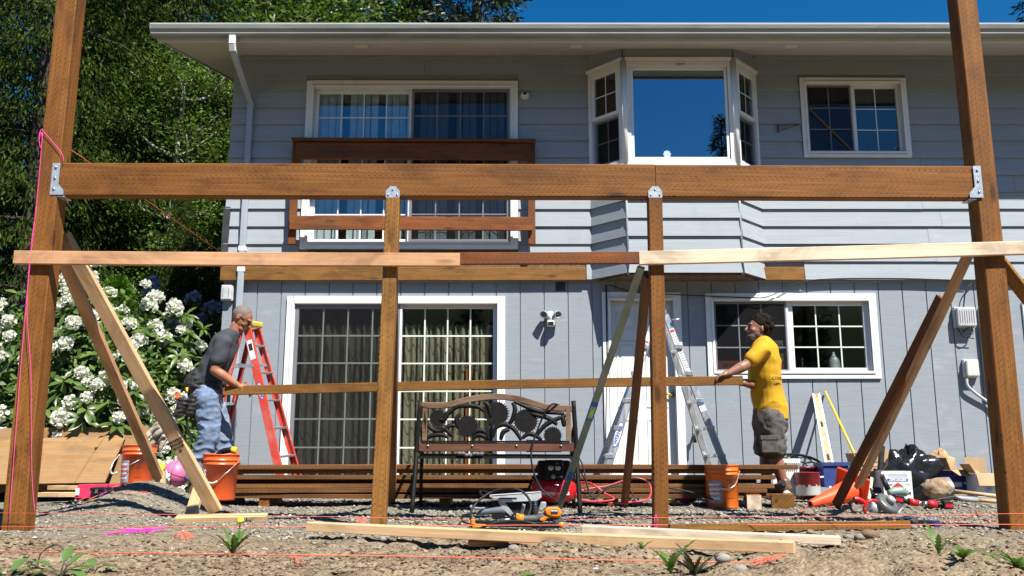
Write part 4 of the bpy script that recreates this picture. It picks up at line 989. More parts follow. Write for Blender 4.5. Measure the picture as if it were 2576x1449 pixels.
# ================================================================== buckets
mk('bucketorange', (.82, .115, .022), rough=.38, var=.08, scale=4, bump=.06, bscale=30, dirt=(.50, .16, .09), dirt_amt=.45)
mk('bucketorange2', (.86, .17, .015), rough=.38, var=.06, scale=4, bump=.05, bscale=30, dirt=(.55, .2, .1), dirt_amt=.3)
mk('labelgrey', (.33, .34, .40), rough=.5, bump=0)
mk('wire', (.55, .54, .52), rough=.35, metal=.7, bump=0)
def wrap(me, rad, ang, z):
    """bend flat lettering (x along, y up) round a vertical cylinder, facing -Y rotated by ang"""
    for v in me.vertices:
        a = v.co.x / rad + R(ang); r_ = rad + v.co.z
        v.co = Vector((math.sin(a) * r_, -math.cos(a) * r_, z + v.co.y))
    return me
def bucket(label, base, mat, rot=0, tilt=(0, 0), mark='labels', handle=None):
    t = thing('orange_bucket', label, 'bucket', base, 'orange plastic buckets')
    Mx = T(base) @ RX(tilt[0]) @ RY(tilt[1])
    prof = [(.0, .004), (.125, .004), (.130, .0), (.134, .01), (.1415, .285), (.147, .287), (.147, .292), (.1425, .294), (.143, .318), (.149, .320), (.149, .325), (.1445, .327), (.146, .362), (.151, .364), (.151, .37), (.142, .37), (.139, .30), (.128, .03), (.0, .02)]
    MB().lathe(prof, 36, Mx).build('pail', M_[mat], t)
    pts = smoothpts(handle or [(-.15, -.02, .305), (-.12, -.11, .22), (-.02, -.155, .165), (.08, -.14, .20), (.149, -.03, .305)], 6)
    MB().tube([Mx @ Vector(p) for p in pts], .0025, 6).build('bail', M_['wire'], t)
    g = pts[len(pts) // 2]; MB().tube([Mx @ Vector(q) for q in pts[len(pts) // 2 - 2:len(pts) // 2 + 3]], .007, 8).build('grip', M_['offwhite'], t)
    for s in (-1, 1): MB().lathe([(0, .012), (.014, .01), (.016, 0)], 10, Mx @ T(s * .146, -.02, .305) @ RY(s * 90)).build('bail_ear', M_[mat], t)
    r_ = .1395
    def patch(nm, a0, a1, z0, z1, mat_, off=.0012):
        n = 14; vs_, fs = [], []
        for i in range(n + 1):
            a = R(a0 + (a1 - a0) * i / n)
            for z in (z0, z1):
                rr = .134 + .0075 * z / .275 + off; vs_.append((math.sin(a) * rr, -math.cos(a) * rr, z))
        for i in range(n): fs.append((2 * i, 2 * i + 2, 2 * i + 3, 2 * i + 1))
        return MB().add(vs_, fs, None, True).build(nm, M_[mat_], t, Mx @ RZ(rot))
    def word(tx, size, ang, z, mat_, **k): return obj('lettering', wrap(text_mesh(tx, size, .0003, **k), .1345 + .0075 * z / .275 + .0022, ang, z), M_[mat_], t, Mx @ RZ(rot))
    if mark == 'labels':
        patch('grey_label', -70, -16, .045, .235, 'labelgrey'); patch('white_label', -67, -24, .075, .21, 'inkwhite', .0018)
        word("LOWE'S", .032, -46, .18, 'inkred', bold=.0012); word('ALL PURPOSE', .026, -46, .143, 'inkred', bold=.001, sx=.8); word('BUCKET', .03, -46, .105, 'inkred', bold=.001)
        for (z, h) in ((.245, .003), (.085, .003), (.165, .002), (.21, .002)): patch('warning_rule', 4, 31, z, z + h, 'ink')
        for a in (4, 30.5): patch('warning_rule', a, a + .6, .085, .247, 'ink')
        word('WARNING', .017, 17.5, .237, 'ink', bold=.0008); word('AVISO', .017, 17.5, .220, 'ink', bold=.0008)
        pts_ = [(math.cos(k * .2618) * .018, math.sin(k * .2618) * .018) for k in range(24)]
        ring = MB(); ri = [(p[0] * .84, p[1] * .84) for p in pts_]
        ring.add([(p[0], p[1], .0002) for p in pts_] + [(p[0], p[1], .0002) for p in ri], [(i, (i + 1) % 24, 24 + (i + 1) % 24, 24 + i) for i in range(24)])
        ring.add([(-.0135, -.0105, .0002), (-.0115, -.0135, .0002), (.0135, .0105, .0002), (.0115, .0135, .0002)], [(0, 1, 2, 3)])
        ring.add([(-.008, -.004, .0002), (.006, -.008, .0002), (.009, .003, .0002), (-.003, .007, .0002)], [(0, 1, 2, 3)])
        obj('warning_symbol', wrap(ring.mesh(), .14, 17.5, .188), M_['ink'], t, Mx @ RZ(rot))
        for k in range(7): word('------------', .011, 17.5, .156 - k * .0105, 'ink', sx=.9)
    else: word("LOWE'S", .075, -84, .215, 'inkwhite', bold=.003)
    return t, Mx
p = on_floor(1829, 1283); p.y += .15
bucket('bright orange bucket with warning label standing on gravel before the man in yellow', Vector((p.x, p.y, gz(p.x, p.y))), 'bucketorange2', 2)
c0 = at(332, 1226, 7.95); bucket('orange bucket with grey and white label behind the gravel mound', Vector((c0.x, 8.05, at(332, 1226, 8.05).z + .0)), 'bucketorange', 6, handle=[(-.15, -.02, .305), (-.19, -.1, .2), (-.15, -.16, .12), (.0, -.17, .2), (.149, -.03, .305)])
c0 = at(540, 1258, 7.42); tb, Mx = bucket('worn orange bucket with a tool handle sticking out beside the man in jeans', Vector((c0.x, 7.5, c0.z)), 'bucketorange', 0, (1.0, 1.5), 'word', [(-.15, -.02, .305), (-.10, -.13, .19), (.0, -.16, .14), (.09, -.13, .22), (.149, -.03, .305)])
mk('toolyellow', (.80, .50, .02), rough=.45)
pd = Mx @ Vector((.04, 0, .37))
dh = thing('drill_handle', 'black and yellow drill handle poking out of the worn bucket', 'drill', pd)
MB().tube(smoothpts([Mx @ Vector((-.06, .02, .30)), Mx @ Vector((.0, .0, .385)), Mx @ Vector((.09, -.01, .405))], 5), [.026] * 11, 10).build('grip', M_['plastic_black'], dh)
MB().tube([Mx @ Vector((.085, -.01, .405)), Mx @ Vector((.13, -.01, .40))], [.03, .028], 10).build('battery_end', M_['toolyellow'], dh)

# ================================================================== red stepladder
mk('ladderred', (.56, .055, .035), rough=.5, var=.15, scale=7, bump=.08, dirt=(.45, .30, .26), dirt_amt=.6)
mk('capyellow', (.78, .52, .03), rough=.5, dirt=(.5, .45, .35))
st = thing('stepladder', 'red fibreglass stepladder with yellow top cap leaning its shadow on the wall', 'ladder', (-2.9, 9.8, 0))
FN = (at(622, 826, 9.62), at(708, 1212, 9.48)); FF = (at(646, 826, 9.98), at(752, 1205, 10.06))
BN = (at(606, 830, 9.62), at(508, 1212, 9.5)); BF = (at(632, 828, 9.98), at(545, 1205, 10.1))
def rail(parent, a, b_, w, d, mat, up):
    mb = MB(); a, b_ = Vector(a), Vector(b_); L = (b_ - a).length; Mx = frame(b_ - a, up, a)
    mb.bx(0, L, -w / 2, w / 2, d / 2 - .006, d / 2, Mx); mb.bx(0, L, -w / 2, -w / 2 + .005, -d / 2, d / 2 - .006, Mx); mb.bx(0, L, w / 2 - .005, w / 2, -d / 2, d / 2 - .006, Mx)
    return mb.build('rail', M_[mat], parent)
rail(st, *FN, .085, .03, 'ladderred', (-.2, -1, 0)); rail(st, *FF, .075, .03, 'ladderred', (.2, 1, 0))
rail(st, *BN, .05, .03, 'ladderred', (-.2, -1, 0)); rail(st, *BF, .05, .03, 'ladderred', (.2, 1, 0))
for k in range(5):
    t_ = (872 - 826 + k * 70.0) / (1212 - 826); a, b_ = FN[0].lerp(FN[1], t_), FF[0].lerp(FF[1], t_)
    MB().bar(a, b_, .085, .022, (.0, 0, 1)).build('step', M_['alu'], st, bevel=.003)
for t_ in (.24, .50, .75): MB().bar(BN[0].lerp(BN[1], t_), BF[0].lerp(BF[1], t_), .03, .03).build('rear_brace', M_['alu'], st)
for t_ in (.25,): MB().bar(BN[0].lerp(BN[1], t_), FN[0].lerp(FN[1], t_ + .0), .025, .03).build('spreader', M_['alu'], st); MB().bar(BF[0].lerp(BF[1], t_), FF[0].lerp(FF[1], t_), .025, .03).build('spreader', M_['alu'], st)
ca = (FN[0] + FF[0] + BN[0] + BF[0]) / 4; MB().bar(FN[0].lerp(BN[0], .4) + Vector((0, -.08, .05)), FF[0].lerp(BF[0], .4) + Vector((0, .08, .05)), .15, .07).build('top_cap', M_['capyellow'], st, bevel=.02, seg=2)
Ml = frame(FN[1] - FN[0], (-.2, -1, 0), FN[0])
MB().bx(.14, .36, -.034, .03, .0155, .0165, Ml).build('sticker', M_['inkwhite'], st); MB().bx(.18, .26, -.024, .02, .0168, .0172, Ml).build('sticker_print', M_['ink'], st)
def oval(mb, M, a, b_, z0, z1): mb.prism([(a * math.cos(k * .2618), b_ * math.sin(k * .2618)) for k in range(24)], z0, z1, M)
mb = MB(); oval(mb, Ml @ T(.72, 0, 0), .095, .032, .0153, .0162); mb.build('logo', M_['inkblue'], st)
mb = MB(); oval(mb, Ml @ T(.72, 0, 0), .086, .025, .0163, .0168); mb.build('logo_field', M_['inkwhite'], st)
text('WERNER', .040, Ml @ T(.72, 0, .0175) @ RZ(0), M_['inkblue'], st, bold=.0012, sx=.95)

# ================================================================== aluminium ladder
al = thing('folding_ladder', 'silver aluminium folding ladder standing before the white entry door', 'ladder', (1.8, 9.3, 0))
RN = (at(1674, 792, 9.1), at(1836, 1206, 8.95)); RF = (at(1672, 812, 9.5), at(1792, 1203, 9.55))
LN = (at(1648, 792, 9.1), at(1519, 1206, 8.95)); LF = (at(1652, 806, 9.5), at(1497, 1203, 9.55))
for (a, b_) in (RN, LN, RF, LF):
    s = .42
    mb = MB(); mb.bar(a, b_, .03, .062, (1, 0, .2), ch=.006); mb.build('inner_rail', M_['alu'], al)
    mb = MB(); mb.bar(a.lerp(b_, .42) + Vector((0, -.012, 0)), b_ + Vector((0, -.012, 0)), .036, .078, (1, 0, .2), ch=.01); mb.build('outer_rail', M_['alu'], al)
for k in range(6):
    t_ = .20 + k * .165
    for (n, f) in ((RN, RF), (LN, LF)):
        mb = MB(); mb.tube([n[0].lerp(n[1], t_) + Vector((0, -.02, 0)), f[0].lerp(f[1], t_)], .019, 8); mb.build('rung', M_['alu'], al)
        mb = MB(); mb.box((0, 0, 0), (.085, .03, .045), T(n[0].lerp(n[1], t_ + .004) + Vector((-.02 if n is LN else .0, -.025, 0)))); mb.build('rung_plate', M_['alu'], al, bevel=.004)
hp = at(1672, 782, 9.1); mk('hingeblue', (.02, .07, .42), rough=.4)
for y in (9.06, 9.5):
    mb = MB(); mb.lathe([(0, -.02), (.055, -.02), (.06, 0), (.055, .02), (0, .02)], 18, T(at(1662, 786, y)) @ RX(90)); h = mb.build('hinge', M_['alu'], al)
    mb = MB(); mb.lathe([(0, -.028), (.03, -.028), (.034, -.021), (0, -.021)], 14, T(at(1662, 786, y)) @ RX(-90) @ T(0, 0, .0)); mb.lathe([(0, .021), (.034, .021), (.03, .03), (0, .03)], 14, T(at(1662, 786, y)) @ RX(90)); mb.build('hinge_knob', M_['hingeblue'], h)
MB().tube([at(1690, 806, 9.06), at(1709, 803, 9.03)], .012, 8).build('lock_pin', M_['alu'], al)
mk('sticker', (.74, .74, .72), rough=.5, bump=0)
Ml = frame(RN[1] - RN[0], (1, 0, .2), RN[0]); L = (RN[1] - RN[0]).length
def outer(Ml, s):   # sticker frame: x along the rail, z towards the viewer
    return Ml @ RX(s * 90)
Mo = outer(Ml, 1)
MB().bx(.16, .86, -.026, .026, .0155, .0165, Mo).build('sticker', M_['sticker'], al); MB().bx(.17, .2, -.022, .022, .0168, .0174, Mo).build('sticker_mark', M_['inkred'], al); MB().bx(.82, .89, -.027, .027, .017, .0176, Mo).build('sticker_mark', M_['inkred'], al)
for k in range(22): MB().bx(.22 + k * .026, .232 + k * .026, -.02, .012 + .01 * (k % 3), .0168, .0172, Mo).build('sticker_print', M_['grey'], al)
MB().bx(.92, .99, -.03, .03, .033, .034, Mo).build('sticker', M_['inkblue'], al); MB().bx(1.0, 1.06, -.03, .03, .033, .034, Mo).build('barcode_sticker', M_['inkwhite'], al)
Ml2 = frame(LN[1] - LN[0], (1, 0, .2), LN[0]); Mo2 = outer(Ml2, 1)
MB().bx(.2, .72, -.024, .024, .0155, .0165, Mo2).build('sticker', M_['sticker'], al)
for k, x in enumerate((.30, .44, .56)): MB().bx(x, x + .02, -.02, .02, .0168, .0174, Mo2).build('sticker_mark', M_['inkred'], al); MB().bx(x + .03, x + .06, -.014, .014, .0168, .0174, Mo2).build('sticker_print', M_['ink'], al)
xo = .74 * (LN[1] - LN[0]).length
mb = MB(); oval(mb, Mo2 @ T(xo, 0, 0), .135, .036, .031, .032); mb.build('logo', M_['inkblue'], al)
mb = MB(); oval(mb, Mo2 @ T(xo, 0, 0), .124, .029, .0322, .0328); mb.build('logo_field', M_['inkwhite'], al)
text('WERNER', .052, Mo2 @ T(xo, 0, .0335) @ RZ(180), M_['inkblue'], al, bold=.0015, sx=.95)

# ================================================================== iron bench seen from behind
Zb = zoomed(1640, 1560, 2.787)
YBn = 7.50
def B(zx, zy, y=YBn): return at(*Zb(zx, zy), y)
bn = thing('garden_bench', 'black cast iron garden bench with gear pattern and weathered arched wooden rail', 'bench', (B(960, 1280).x, YBn + .2, 0))
M_['benchwood'] = wood('weathered_bench_wood', (.24, .14, .08), (.11, .06, .033), False, weather=(.22, .17, .125))
M_['benchred'] = wood('red_brown_bench_slat', (.15, .062, .035), (.075, .03, .018), False)
arch = [(95, 160), (250, 172), (420, 165), (560, 130), (700, 98), (850, 78), (960, 74), (1090, 80), (1230, 105), (1380, 150), (1520, 188), (1650, 202), (1840, 208)]
up_ = smoothpts([B(x, y - 35) for x, y in arch], 4); dn = smoothpts([B(x, y + 35) for x, y in arch], 4)
n = len(up_); mb = MB(); th = Vector((0, .03, 0))
V = [p for i in range(n) for p in (up_[i], dn[i], dn[i] + th, up_[i] + th)]
F = [(0, 1, 2, 3), tuple(4 * (n - 1) + k for k in (3, 2, 1, 0))]
for i in range(n - 1):
    for k in range(4): F.append((4 * i + k, 4 * i + 4 + k, 4 * i + 4 + (k + 1) % 4, 4 * i + (k + 1) % 4))
mb.add(V, F); mb.build('top_rail', M_['benchwood'], bn, bevel=.005, weld=True)
zl = lambda zy: B(960, zy).z
xl, xr = B(75, 600).x, B(1855, 600).x
for x, sx in ((xl, -1), (xr, 1)):
    pr = [(x + sx * -.02, YBn + .01, zl(120)), (x, YBn, zl(650)), (x, YBn - .02, zl(760)), (x + sx * .012, YBn - .16, gz(x, YBn - .16))]
    MB().tube(smoothpts(pr, 5), .019, 8).build('back_leg', M_['black'], bn)
    pf = [(x - sx * .01, YBn + .02, zl(690)), (x - sx * .01, YBn + .38, zl(690)), (x, YBn + .42, zl(900)), (x - sx * .0, YBn + .44, gz(x, YBn + .44))]
    MB().tube(smoothpts(pf, 5), .016, 8).build('front_leg', M_['black'], bn)
    MB().tube(smoothpts([(x, YBn + .02, zl(430)), (x, YBn + .22, zl(400)), (x, YBn + .42, zl(470)), (x, YBn + .42, zl(690))], 5), .015, 8).build('arm_rest', M_['black'], bn)
    MB().bx(x - sx * .065 - .02, x - sx * .065 + .02, YBn - .012, YBn + .02, zl(560), zl(205)).build('back_stile', M_['benchwood'], bn)
MB().bx(xl + .02, xr - .02, YBn - .015, YBn + .02, zl(685) , zl(590)).build('lower_rail', M_['benchred'], bn, bevel=.004)
MB().bx(xl + .05, xr - .06, YBn - .02, YBn + .02, zl(588), zl(565)).build('iron_bar', M_['black'], bn)
for k in range(4): MB().lathe([(0, -.02), (.007, -.018), (.009, -.012)], 8, T(B(205 + k * 492, 575).x, YBn - .008, zl(620)) @ RX(-90) @ T(0, 0, .0)).build('bolt', M_['steel'], bn)
for k in range(6): timber('seat_slat', (xl + .02, YBn + .05 + k * .065, zl(725) - .0), (xr - .02, YBn + .05 + k * .065, zl(735)), .05, .025, M_['benchred'], bn)
MB().bx(xl + .01, xr - .01, YBn + .0, YBn + .03, zl(765), zl(735)).build('seat_apron', M_['black'], bn)
def gear(zx, zy, r, teeth=28):
    c0 = B(zx, zy, YBn + .005); rr = r / 2.787 * .6289 / 301
    pts = []
    for k in range(teeth):
        a = 2 * math.pi * k / teeth; w = math.pi / teeth
        pts += [((rr * .9) * math.cos(a - w * .9), (rr * .9) * math.sin(a - w * .9)), (rr * 1.06 * math.cos(a), rr * 1.06 * math.sin(a)), ((rr * .9) * math.cos(a + w * .3), (rr * .9) * math.sin(a + w * .3))]
    g = MB().prism(pts, -.006, .006, T(c0) @ RX(90)).build('gear', M_['black'], bn)
    MB().lathe([(rr * .7, -.0062), (rr * .66, -.012), (rr * .60, -.0062), (rr * .3, -.0062), (rr * .26, -.012), (0, -.013)], 22, T(c0) @ RX(-90) @ RX(180) @ T(0, 0, 0)).build('gear_hub', M_['black'], g)
for (x, y, r) in ((312, 315, 100), (642, 405, 128), (965, 262, 142), (1290, 345, 140), (1590, 510, 105)): gear(x, y, r)
def scroll(pts, r0=.014):
    r0 *= 1.35; p = smoothpts([B(x, y, YBn + .006) for x, y in pts], 6); MB().tube(p, [r0 * (.6 + .4 * math.sin(math.pi * i / (len(p) - 1))) for i in range(len(p))], 7).build('iron_scroll', M_['black'], bn)
for pts in ([(170, 350), (240, 430), (330, 460), (440, 400), (510, 400)], [(180, 540), (260, 505), (350, 500), (430, 530)], [(270, 440), (380, 430), (470, 520)], [(430, 270), (520, 190), (640, 175), (760, 190), (830, 240)],
            [(690, 520), (740, 460), (820, 460), (880, 530)], [(690, 545), (760, 505), (830, 520), (850, 555)], [(890, 400), (860, 480), (880, 560)], [(920, 530), (960, 420), (1060, 385), (1160, 440), (1240, 560)],
            [(1010, 560), (1040, 470), (1110, 440)], [(1140, 140), (1170, 210), (1140, 330), (1085, 390)], [(1160, 130), (1300, 190), (1440, 240), (1560, 250), (1720, 265)], [(1250, 540), (1320, 490), (1400, 510), (1470, 560)],
            [(1420, 500), (1500, 400), (1600, 340), (1740, 285)], [(1490, 300), (1570, 330), (1640, 390)], [(1350, 260), (1450, 290), (1560, 310)], [(150, 180), (170, 340), (165, 540)], [(830, 130), (880, 190), (900, 300)], [(470, 210), (420, 260), (380, 330), (330, 330)], [(1700, 280), (1720, 410)], [(560, 260), (520, 330), (530, 420)]): scroll(pts, .016)
mk('glovegrey', (.13, .12, .14), rough=.9, bump=.5, bscale=60)
mb = MB(); q = random.Random(2)
for k in range(7): mb.ell((B(560 + k * 40, 0).x, YBn - .01, zl(712) + q.uniform(-.012, .004)), (.022, .03, .016), None, 8, 6)
tag(mb.build('work_gloves', M_['glovegrey']), 'crumpled grey work gloves on the bench seat', 'gloves')
mk('tubwhite', (.28, .33, .5), rough=.4)
p = B(1650, 600, 7.85); tag(MB().lathe([(.0, 0), (.055, 0), (.055, .30), (.045, .30)], 20, T(B(1400, 520, 7.72).x, 7.72, zl(712)) @ T(.12, 0, .07) @ RY(90) @ T(0, 0, -.2)).build('paper_roll', M_['tubwhite']), 'pale blue roll lying on the bench seat behind the ironwork', 'roll')

# ================================================================== air compressor
Zc = zoomed(1750, 1800, 3.623)
cb = at(*Zc(1685, 800), 7.98); cx, cy = cb.x, 7.98
mk('redtank', (.62, .012, .02), rough=.22, var=.08, bump=.02, coat=.4)
ac = thing('air_compressor', 'red pancake air compressor with black motor housing behind the bench leg', 'compressor', (cx, cy, gz(cx, cy)))
zt = zat(Zc(0, 790)[1], 7.8); g0_ = zt - .01
MB().lathe([(0, 0), (.14, .0), (.19, .035), (.205, .09), (.205, .12), (.19, .17), (.13, .205), (0, .215)], 36, T(cx, cy, g0_ + .02)).build('tank', M_['redtank'], ac)
MB().lathe([(.207, -.012), (.210, 0), (.207, .012)], 36, T(cx, cy, g0_ + .125), cap0=False, cap1=False).build('weld_seam', M_['redtank'], ac)
for k in range(4): MB().lathe([(0, -.06), (.025, -.06), (.02, .05), (0, .05)], 10, T(cx + .13 * math.cos(k * 1.57 + .78), cy + .13 * math.sin(k * 1.57 + .78), g0_ + .02)).build('rubber_foot', M_['rubber'], ac)
zt2 = zat(Zc(0, 385)[1], 7.8); zt3 = zat(Zc(0, 150)[1], 7.8)
MB().bx(cx - .14, cx + .14, cy - .13, cy + .1, zt2 - .03, zt3).build('motor_housing', M_['plastic_black'], ac, bevel=.02, seg=2)
for s in (-1, 1):
    for k in range(6): MB().bx(cx + s * .118 - .026, cx + s * .118 + .026, cy - .137, cy - .125, zt2 + .01 + k * .018, zt2 + .018 + k * .018).build('vent_fin', M_['plastic_black'], ac)
con = MB().bx(cx - .085, cx + .085, cy - .165, cy - .12, zt2 - .04, zt3 + .005).build('control_panel', M_['plastic_black'], ac, bevel=.02, seg=2)
for s in (-1, 1):
    gpos = T(cx + s * .03, cy - .166, zt2 + .075) @ RX(70)
    MB().lathe([(0, .004), (.022, .004), (.025, 0)], 18, gpos).build('gauge', M_['inkwhite'], con)
    MB().bx(-.001, .001, -.002, .016, .0045, .006).build('gauge_needle', M_['ink'], con, gpos @ RZ(30))
MB().lathe([(0, .05), (.016, .05), (.02, .02), (.02, 0)], 12, T(cx - .01, cy - .165, zt2 - .0) @ RX(90)).build('regulator_knob', M_['grey'], ac)
MB().lathe([(0, .05), (.01, .05), (.012, 0)], 10, T(cx + .06, cy - .165, zt2) @ RX(90)).build('hose_coupling', M_['steel'], ac)
obj('lettering', wrap(text_mesh('PORTER + CABLE', .032, .0004, .0012), .207, 0, g0_ + .10), M_['inkwhite'], ac, T(cx, cy, 0) @ RZ(4))
n = 8; vs_, fs = [], []
for i in range(n + 1):
    a = R(-62 + 24 * i / n)
    for z in (.09, .135): vs_.append((math.sin(a) * .2075, -math.cos(a) * .2075, z + g0_))
for i in range(n): fs.append((2 * i, 2 * i + 2, 2 * i + 3, 2 * i + 1))
MB().add(vs_, fs, None, True).build('brand_patch', M_['inkblue'], ac, T(cx, cy, 0)); obj('lettering', wrap(text_mesh('Brisk', .03, .0004, .001, .25), .209, -50, g0_ + .112), M_['inkwhite'], ac, T(cx, cy, 0))

# ================================================================== hoses and cords
mk('hosered', (.50, .035, .06), rough=.45, var=.1); mk('cordbrown', (.30, .095, .06), rough=.6, dirt=(.25, .2, .15)); mk('cordgrey', (.10, .105, .10), rough=.6)
def hose(name, label, pts, r, mat, cat='hose', per=6):
    mb = MB(); mb.tube(smoothpts(pts, per), r, 7); return tag(mb.build(name, M_[mat]), label, cat)
def G(px, py, lift=.01): return on_floor(px, py, lift)
hose('air_hose', 'red air hose looping over the gravel beside the compressor', [at(1450, 1232, 7.9), at(1462, 1214, 7.95), at(1490, 1218, 7.85), at(1520, 1240, 7.8), at(1545, 1256, 7.75), at(1500, 1262, 7.75), at(1462, 1258, 7.8), at(1452, 1240, 7.85), at(1480, 1230, 7.9), at(1530, 1222, 7.93), at(1590, 1203, 7.95), at(1625, 1210, 7.95), at(1638, 1232, 7.93), at(1630, 1256, 7.85), at(1600, 1262, 7.8), at(1540, 1266, 7.75), at(1490, 1262, 7.8)], .009, 'hosered')
hose('power_cord', 'black cord rising in a loop beside the red air hose', [at(1436, 1176, 7.9), at(1462, 1190, 7.88), at(1478, 1225, 7.85), at(1470, 1252, 7.8), at(1510, 1232, 7.85), at(1560, 1214, 7.9), at(1600, 1203, 7.93), at(1660, 1222, 7.95), at(1745, 1240, 7.95), at(1810, 1262, 7.9)], .007, 'rubber', 'cord')
hose('power_cord', 'black cord drooping in front of the lumber stack right of the compressor', [at(1448, 1140, 7.9), at(1466, 1170, 7.85), at(1476, 1215, 7.8), at(1490, 1250, 7.75), at(1530, 1228, 7.8), at(1568, 1224, 7.85), at(1590, 1240, 7.8), at(1598, 1262, 7.75)], .0065, 'rubber', 'cord')
hose('power_cord', 'thick black cord hung over the bench back down to the ground', [B(1660, 168, 7.52), B(1580, 160, 7.46), B(1500, 260, 7.46), B(1420, 450, 7.47), B(1370, 600, 7.46), B(1350, 760, 7.44), B(1390, 950, 7.42), B(1470, 1110, 7.4), B(1600, 1220, 7.35), B(1640, 1265, 7.2), B(1600, 1290, 7.1)], .008, 'rubber', 'cord')
hose('power_cord', 'dark cord lying on gravel in front of the third post', [G(1405, 1318), G(1440, 1308), G(1480, 1303), G(1490, 1292), G(1530, 1294), G(1565, 1298), G(1590, 1296)], .006, 'cordgrey', 'cord')
Zq = zoomed(3050, 1500, 2.0698)
hose('extension_cord', 'orange brown extension cord trailing over the gravel at right', [G(*Zq(x, y)) for x, y in ((275, 1088), (350, 1105), (345, 1130), (300, 1145), (420, 1185), (530, 1222), (420, 1232), (335, 1242), (560, 1247), (680, 1232), (800, 1217), (1000, 1212), (1120, 1208), (1350, 1216), (1600, 1216), (1700, 1190), (1765, 1120), (1790, 1180), (1850, 1208), (1935, 1212))], .007, 'cordbrown', 'cord')
hose('extension_cord', 'short bend of orange cord beside the cone tip', [G(*Zq(x, y)) for x, y in ((380, 1092), (470, 1088), (560, 1098), (660, 1102), (700, 1096))], .007, 'cordbrown', 'cord')

# ================================================================== long level leaning on the third post
pa, pb = at(1613, 672, 5.72), at(1404, 1282, 7.28)
M_['levelgreen'] = pmat('green_oxidised_alloy', (.24, .29, .25), .5, .2, 5, .05, 60, metal=.3, dirt=(.34, .33, .30), dirt_amt=.9)
lv = thing('long_level', 'long greenish metal level leaning back from the third post', 'level', pb)
MB().bar(pa, pb, .026, .05, (1, -.2, 0), ch=.004).build('level_body', M_['levelgreen'], lv)
vp = pa.lerp(pb, .545); Mv = frame(pb - pa, (1, -.2, 0), vp)
mk('vialblue', (.03, .18, .55), rough=.4); mk('vialyellow', (.55, .75, .05), rough=.2)
MB().bx(-.085, .085, .012, .018, -.026, .026, Mv).build('vial_frame', M_['vialblue'], lv) if 0 else MB().bx(-.085, .085, -.018, -.0145, -.026, .026, Mv).build('vial_frame', M_['vialblue'], lv)
MB().bx(-.05, .055, -.0215, -.0181, -.016, .016, Mv).build('vial_window', M_['inkwhite'], lv); MB().tube([Mv @ Vector((-.045, -.022, 0)), Mv @ Vector((.045, -.022, 0))], .013, 8).build('vial', M_['vialyellow'], lv)
MB().bx(.62, .70, -.0155, -.0142, -.015, .02, Mv).build('sticker', M_['vialblue'], lv)
# ================================================================== worm drive saw lying upside down
Zc = zoomed(1750, 1800, 3.623)
YS = 6.35
def S(zx, zy, y=YS): return at(*Zc(zx, zy), y)
mk('sawgrey', (.40, .42, .43), rough=.38, metal=.35, dirt=(.2, .19, .17)); mk('sawlight', (.52, .55, .57), rough=.4, metal=.3, dirt=(.25, .23, .2)); mk('sawdark', (.13, .13, .13), rough=.4, metal=.3, dirt=(.2, .19, .17)); mk('sawblue', (.10, .115, .14), rough=.5)
sw = thing('worm_drive_saw', 'grey circular saw lying upside down on gravel with its cord looped over it', 'saw', S(1120, 960))
def poly3(mb, pts, th, y):
    n = len(pts); V = [S(x, z, y) for x, z in pts] + [S(x, z, y) + Vector((0, th, 0)) for x, z in pts]
    mb.add(V, [tuple(range(n)), tuple(range(2 * n - 1, n - 1, -1))] + [(i, n + i, n + (i + 1) % n, (i + 1) % n) for i in range(n)])
    return mb
mb = poly3(MB(), [(750, 680), (770, 650), (1500, 605), (1510, 690), (1440, 740), (940, 760), (900, 740)], .02, YS + .0); mb.build('shoe_flange', M_['sawlight'], sw, bevel=.003, weld=True)
a, b_ = S(755, 668, YS), S(1505, 615, YS); mb = MB(); mb.bar(a + Vector((0, .1, .0)), b_ + Vector((0, .1, 0)), .2, .006, (0, 0, 1)); mb.build('shoe', M_['sawlight'], sw)
poly3(MB(), [(800, 740), (1450, 720), (1460, 930), (1300, 965), (1000, 960), (840, 900)], .12, YS + .035).build('gear_housing', M_['plastic_black'], sw, bevel=.012, weld=True)
poly3(MB(), [(870, 740), (960, 735), (1090, 900), (1260, 945), (1080, 975), (960, 880)], .02, YS + .012).build('blade_guard', M_['sawgrey'], sw, bevel=.004, weld=True)
MB().tube([S(1410, 735, YS + .02), S(1415, 945, YS + .02)], .018, 10).build('spring_post', M_['sawblue'], sw)
for k in range(9): MB().tube([S(1412, 745 + k * 22, YS + .02), S(1412, 753 + k * 22, YS + .02)], .021, 10).build('spring_coil', M_['plastic_black'], sw)
poly3(MB(), [(1500, 750), (1580, 755), (1570, 850), (1500, 900), (1460, 870)], .05, YS + .03).build('motor_cap', M_['grey'], sw, bevel=.008, weld=True)
MB().tube(smoothpts([S(555, 915, YS + .02), S(680, 895, YS + .02), S(800, 885, YS + .02), S(970, 870, YS + .02)], 5), [.016, .017, .018, .02, .021, .022, .022, .022, .022, .023, .024, .026, .027, .028, .028, .028], 10).build('rear_handle', M_['sawblue'], sw)
poly3(MB(), [(780, 900), (985, 890), (985, 960), (900, 1010), (790, 1005)], .05, YS + .0).build('trigger_guard', M_['plastic_black'], sw, bevel=.008, weld=True)
MB().tube([S(1215, 950, YS - .01), S(1255, 790, YS - .03)], [.011, .013], 8).build('depth_lever', M_['steel'], sw)
MB().bar(S(890, 700, YS - .002), S(1150, 698, YS - .002), .004, .009).build('slot', M_['ink'], sw)
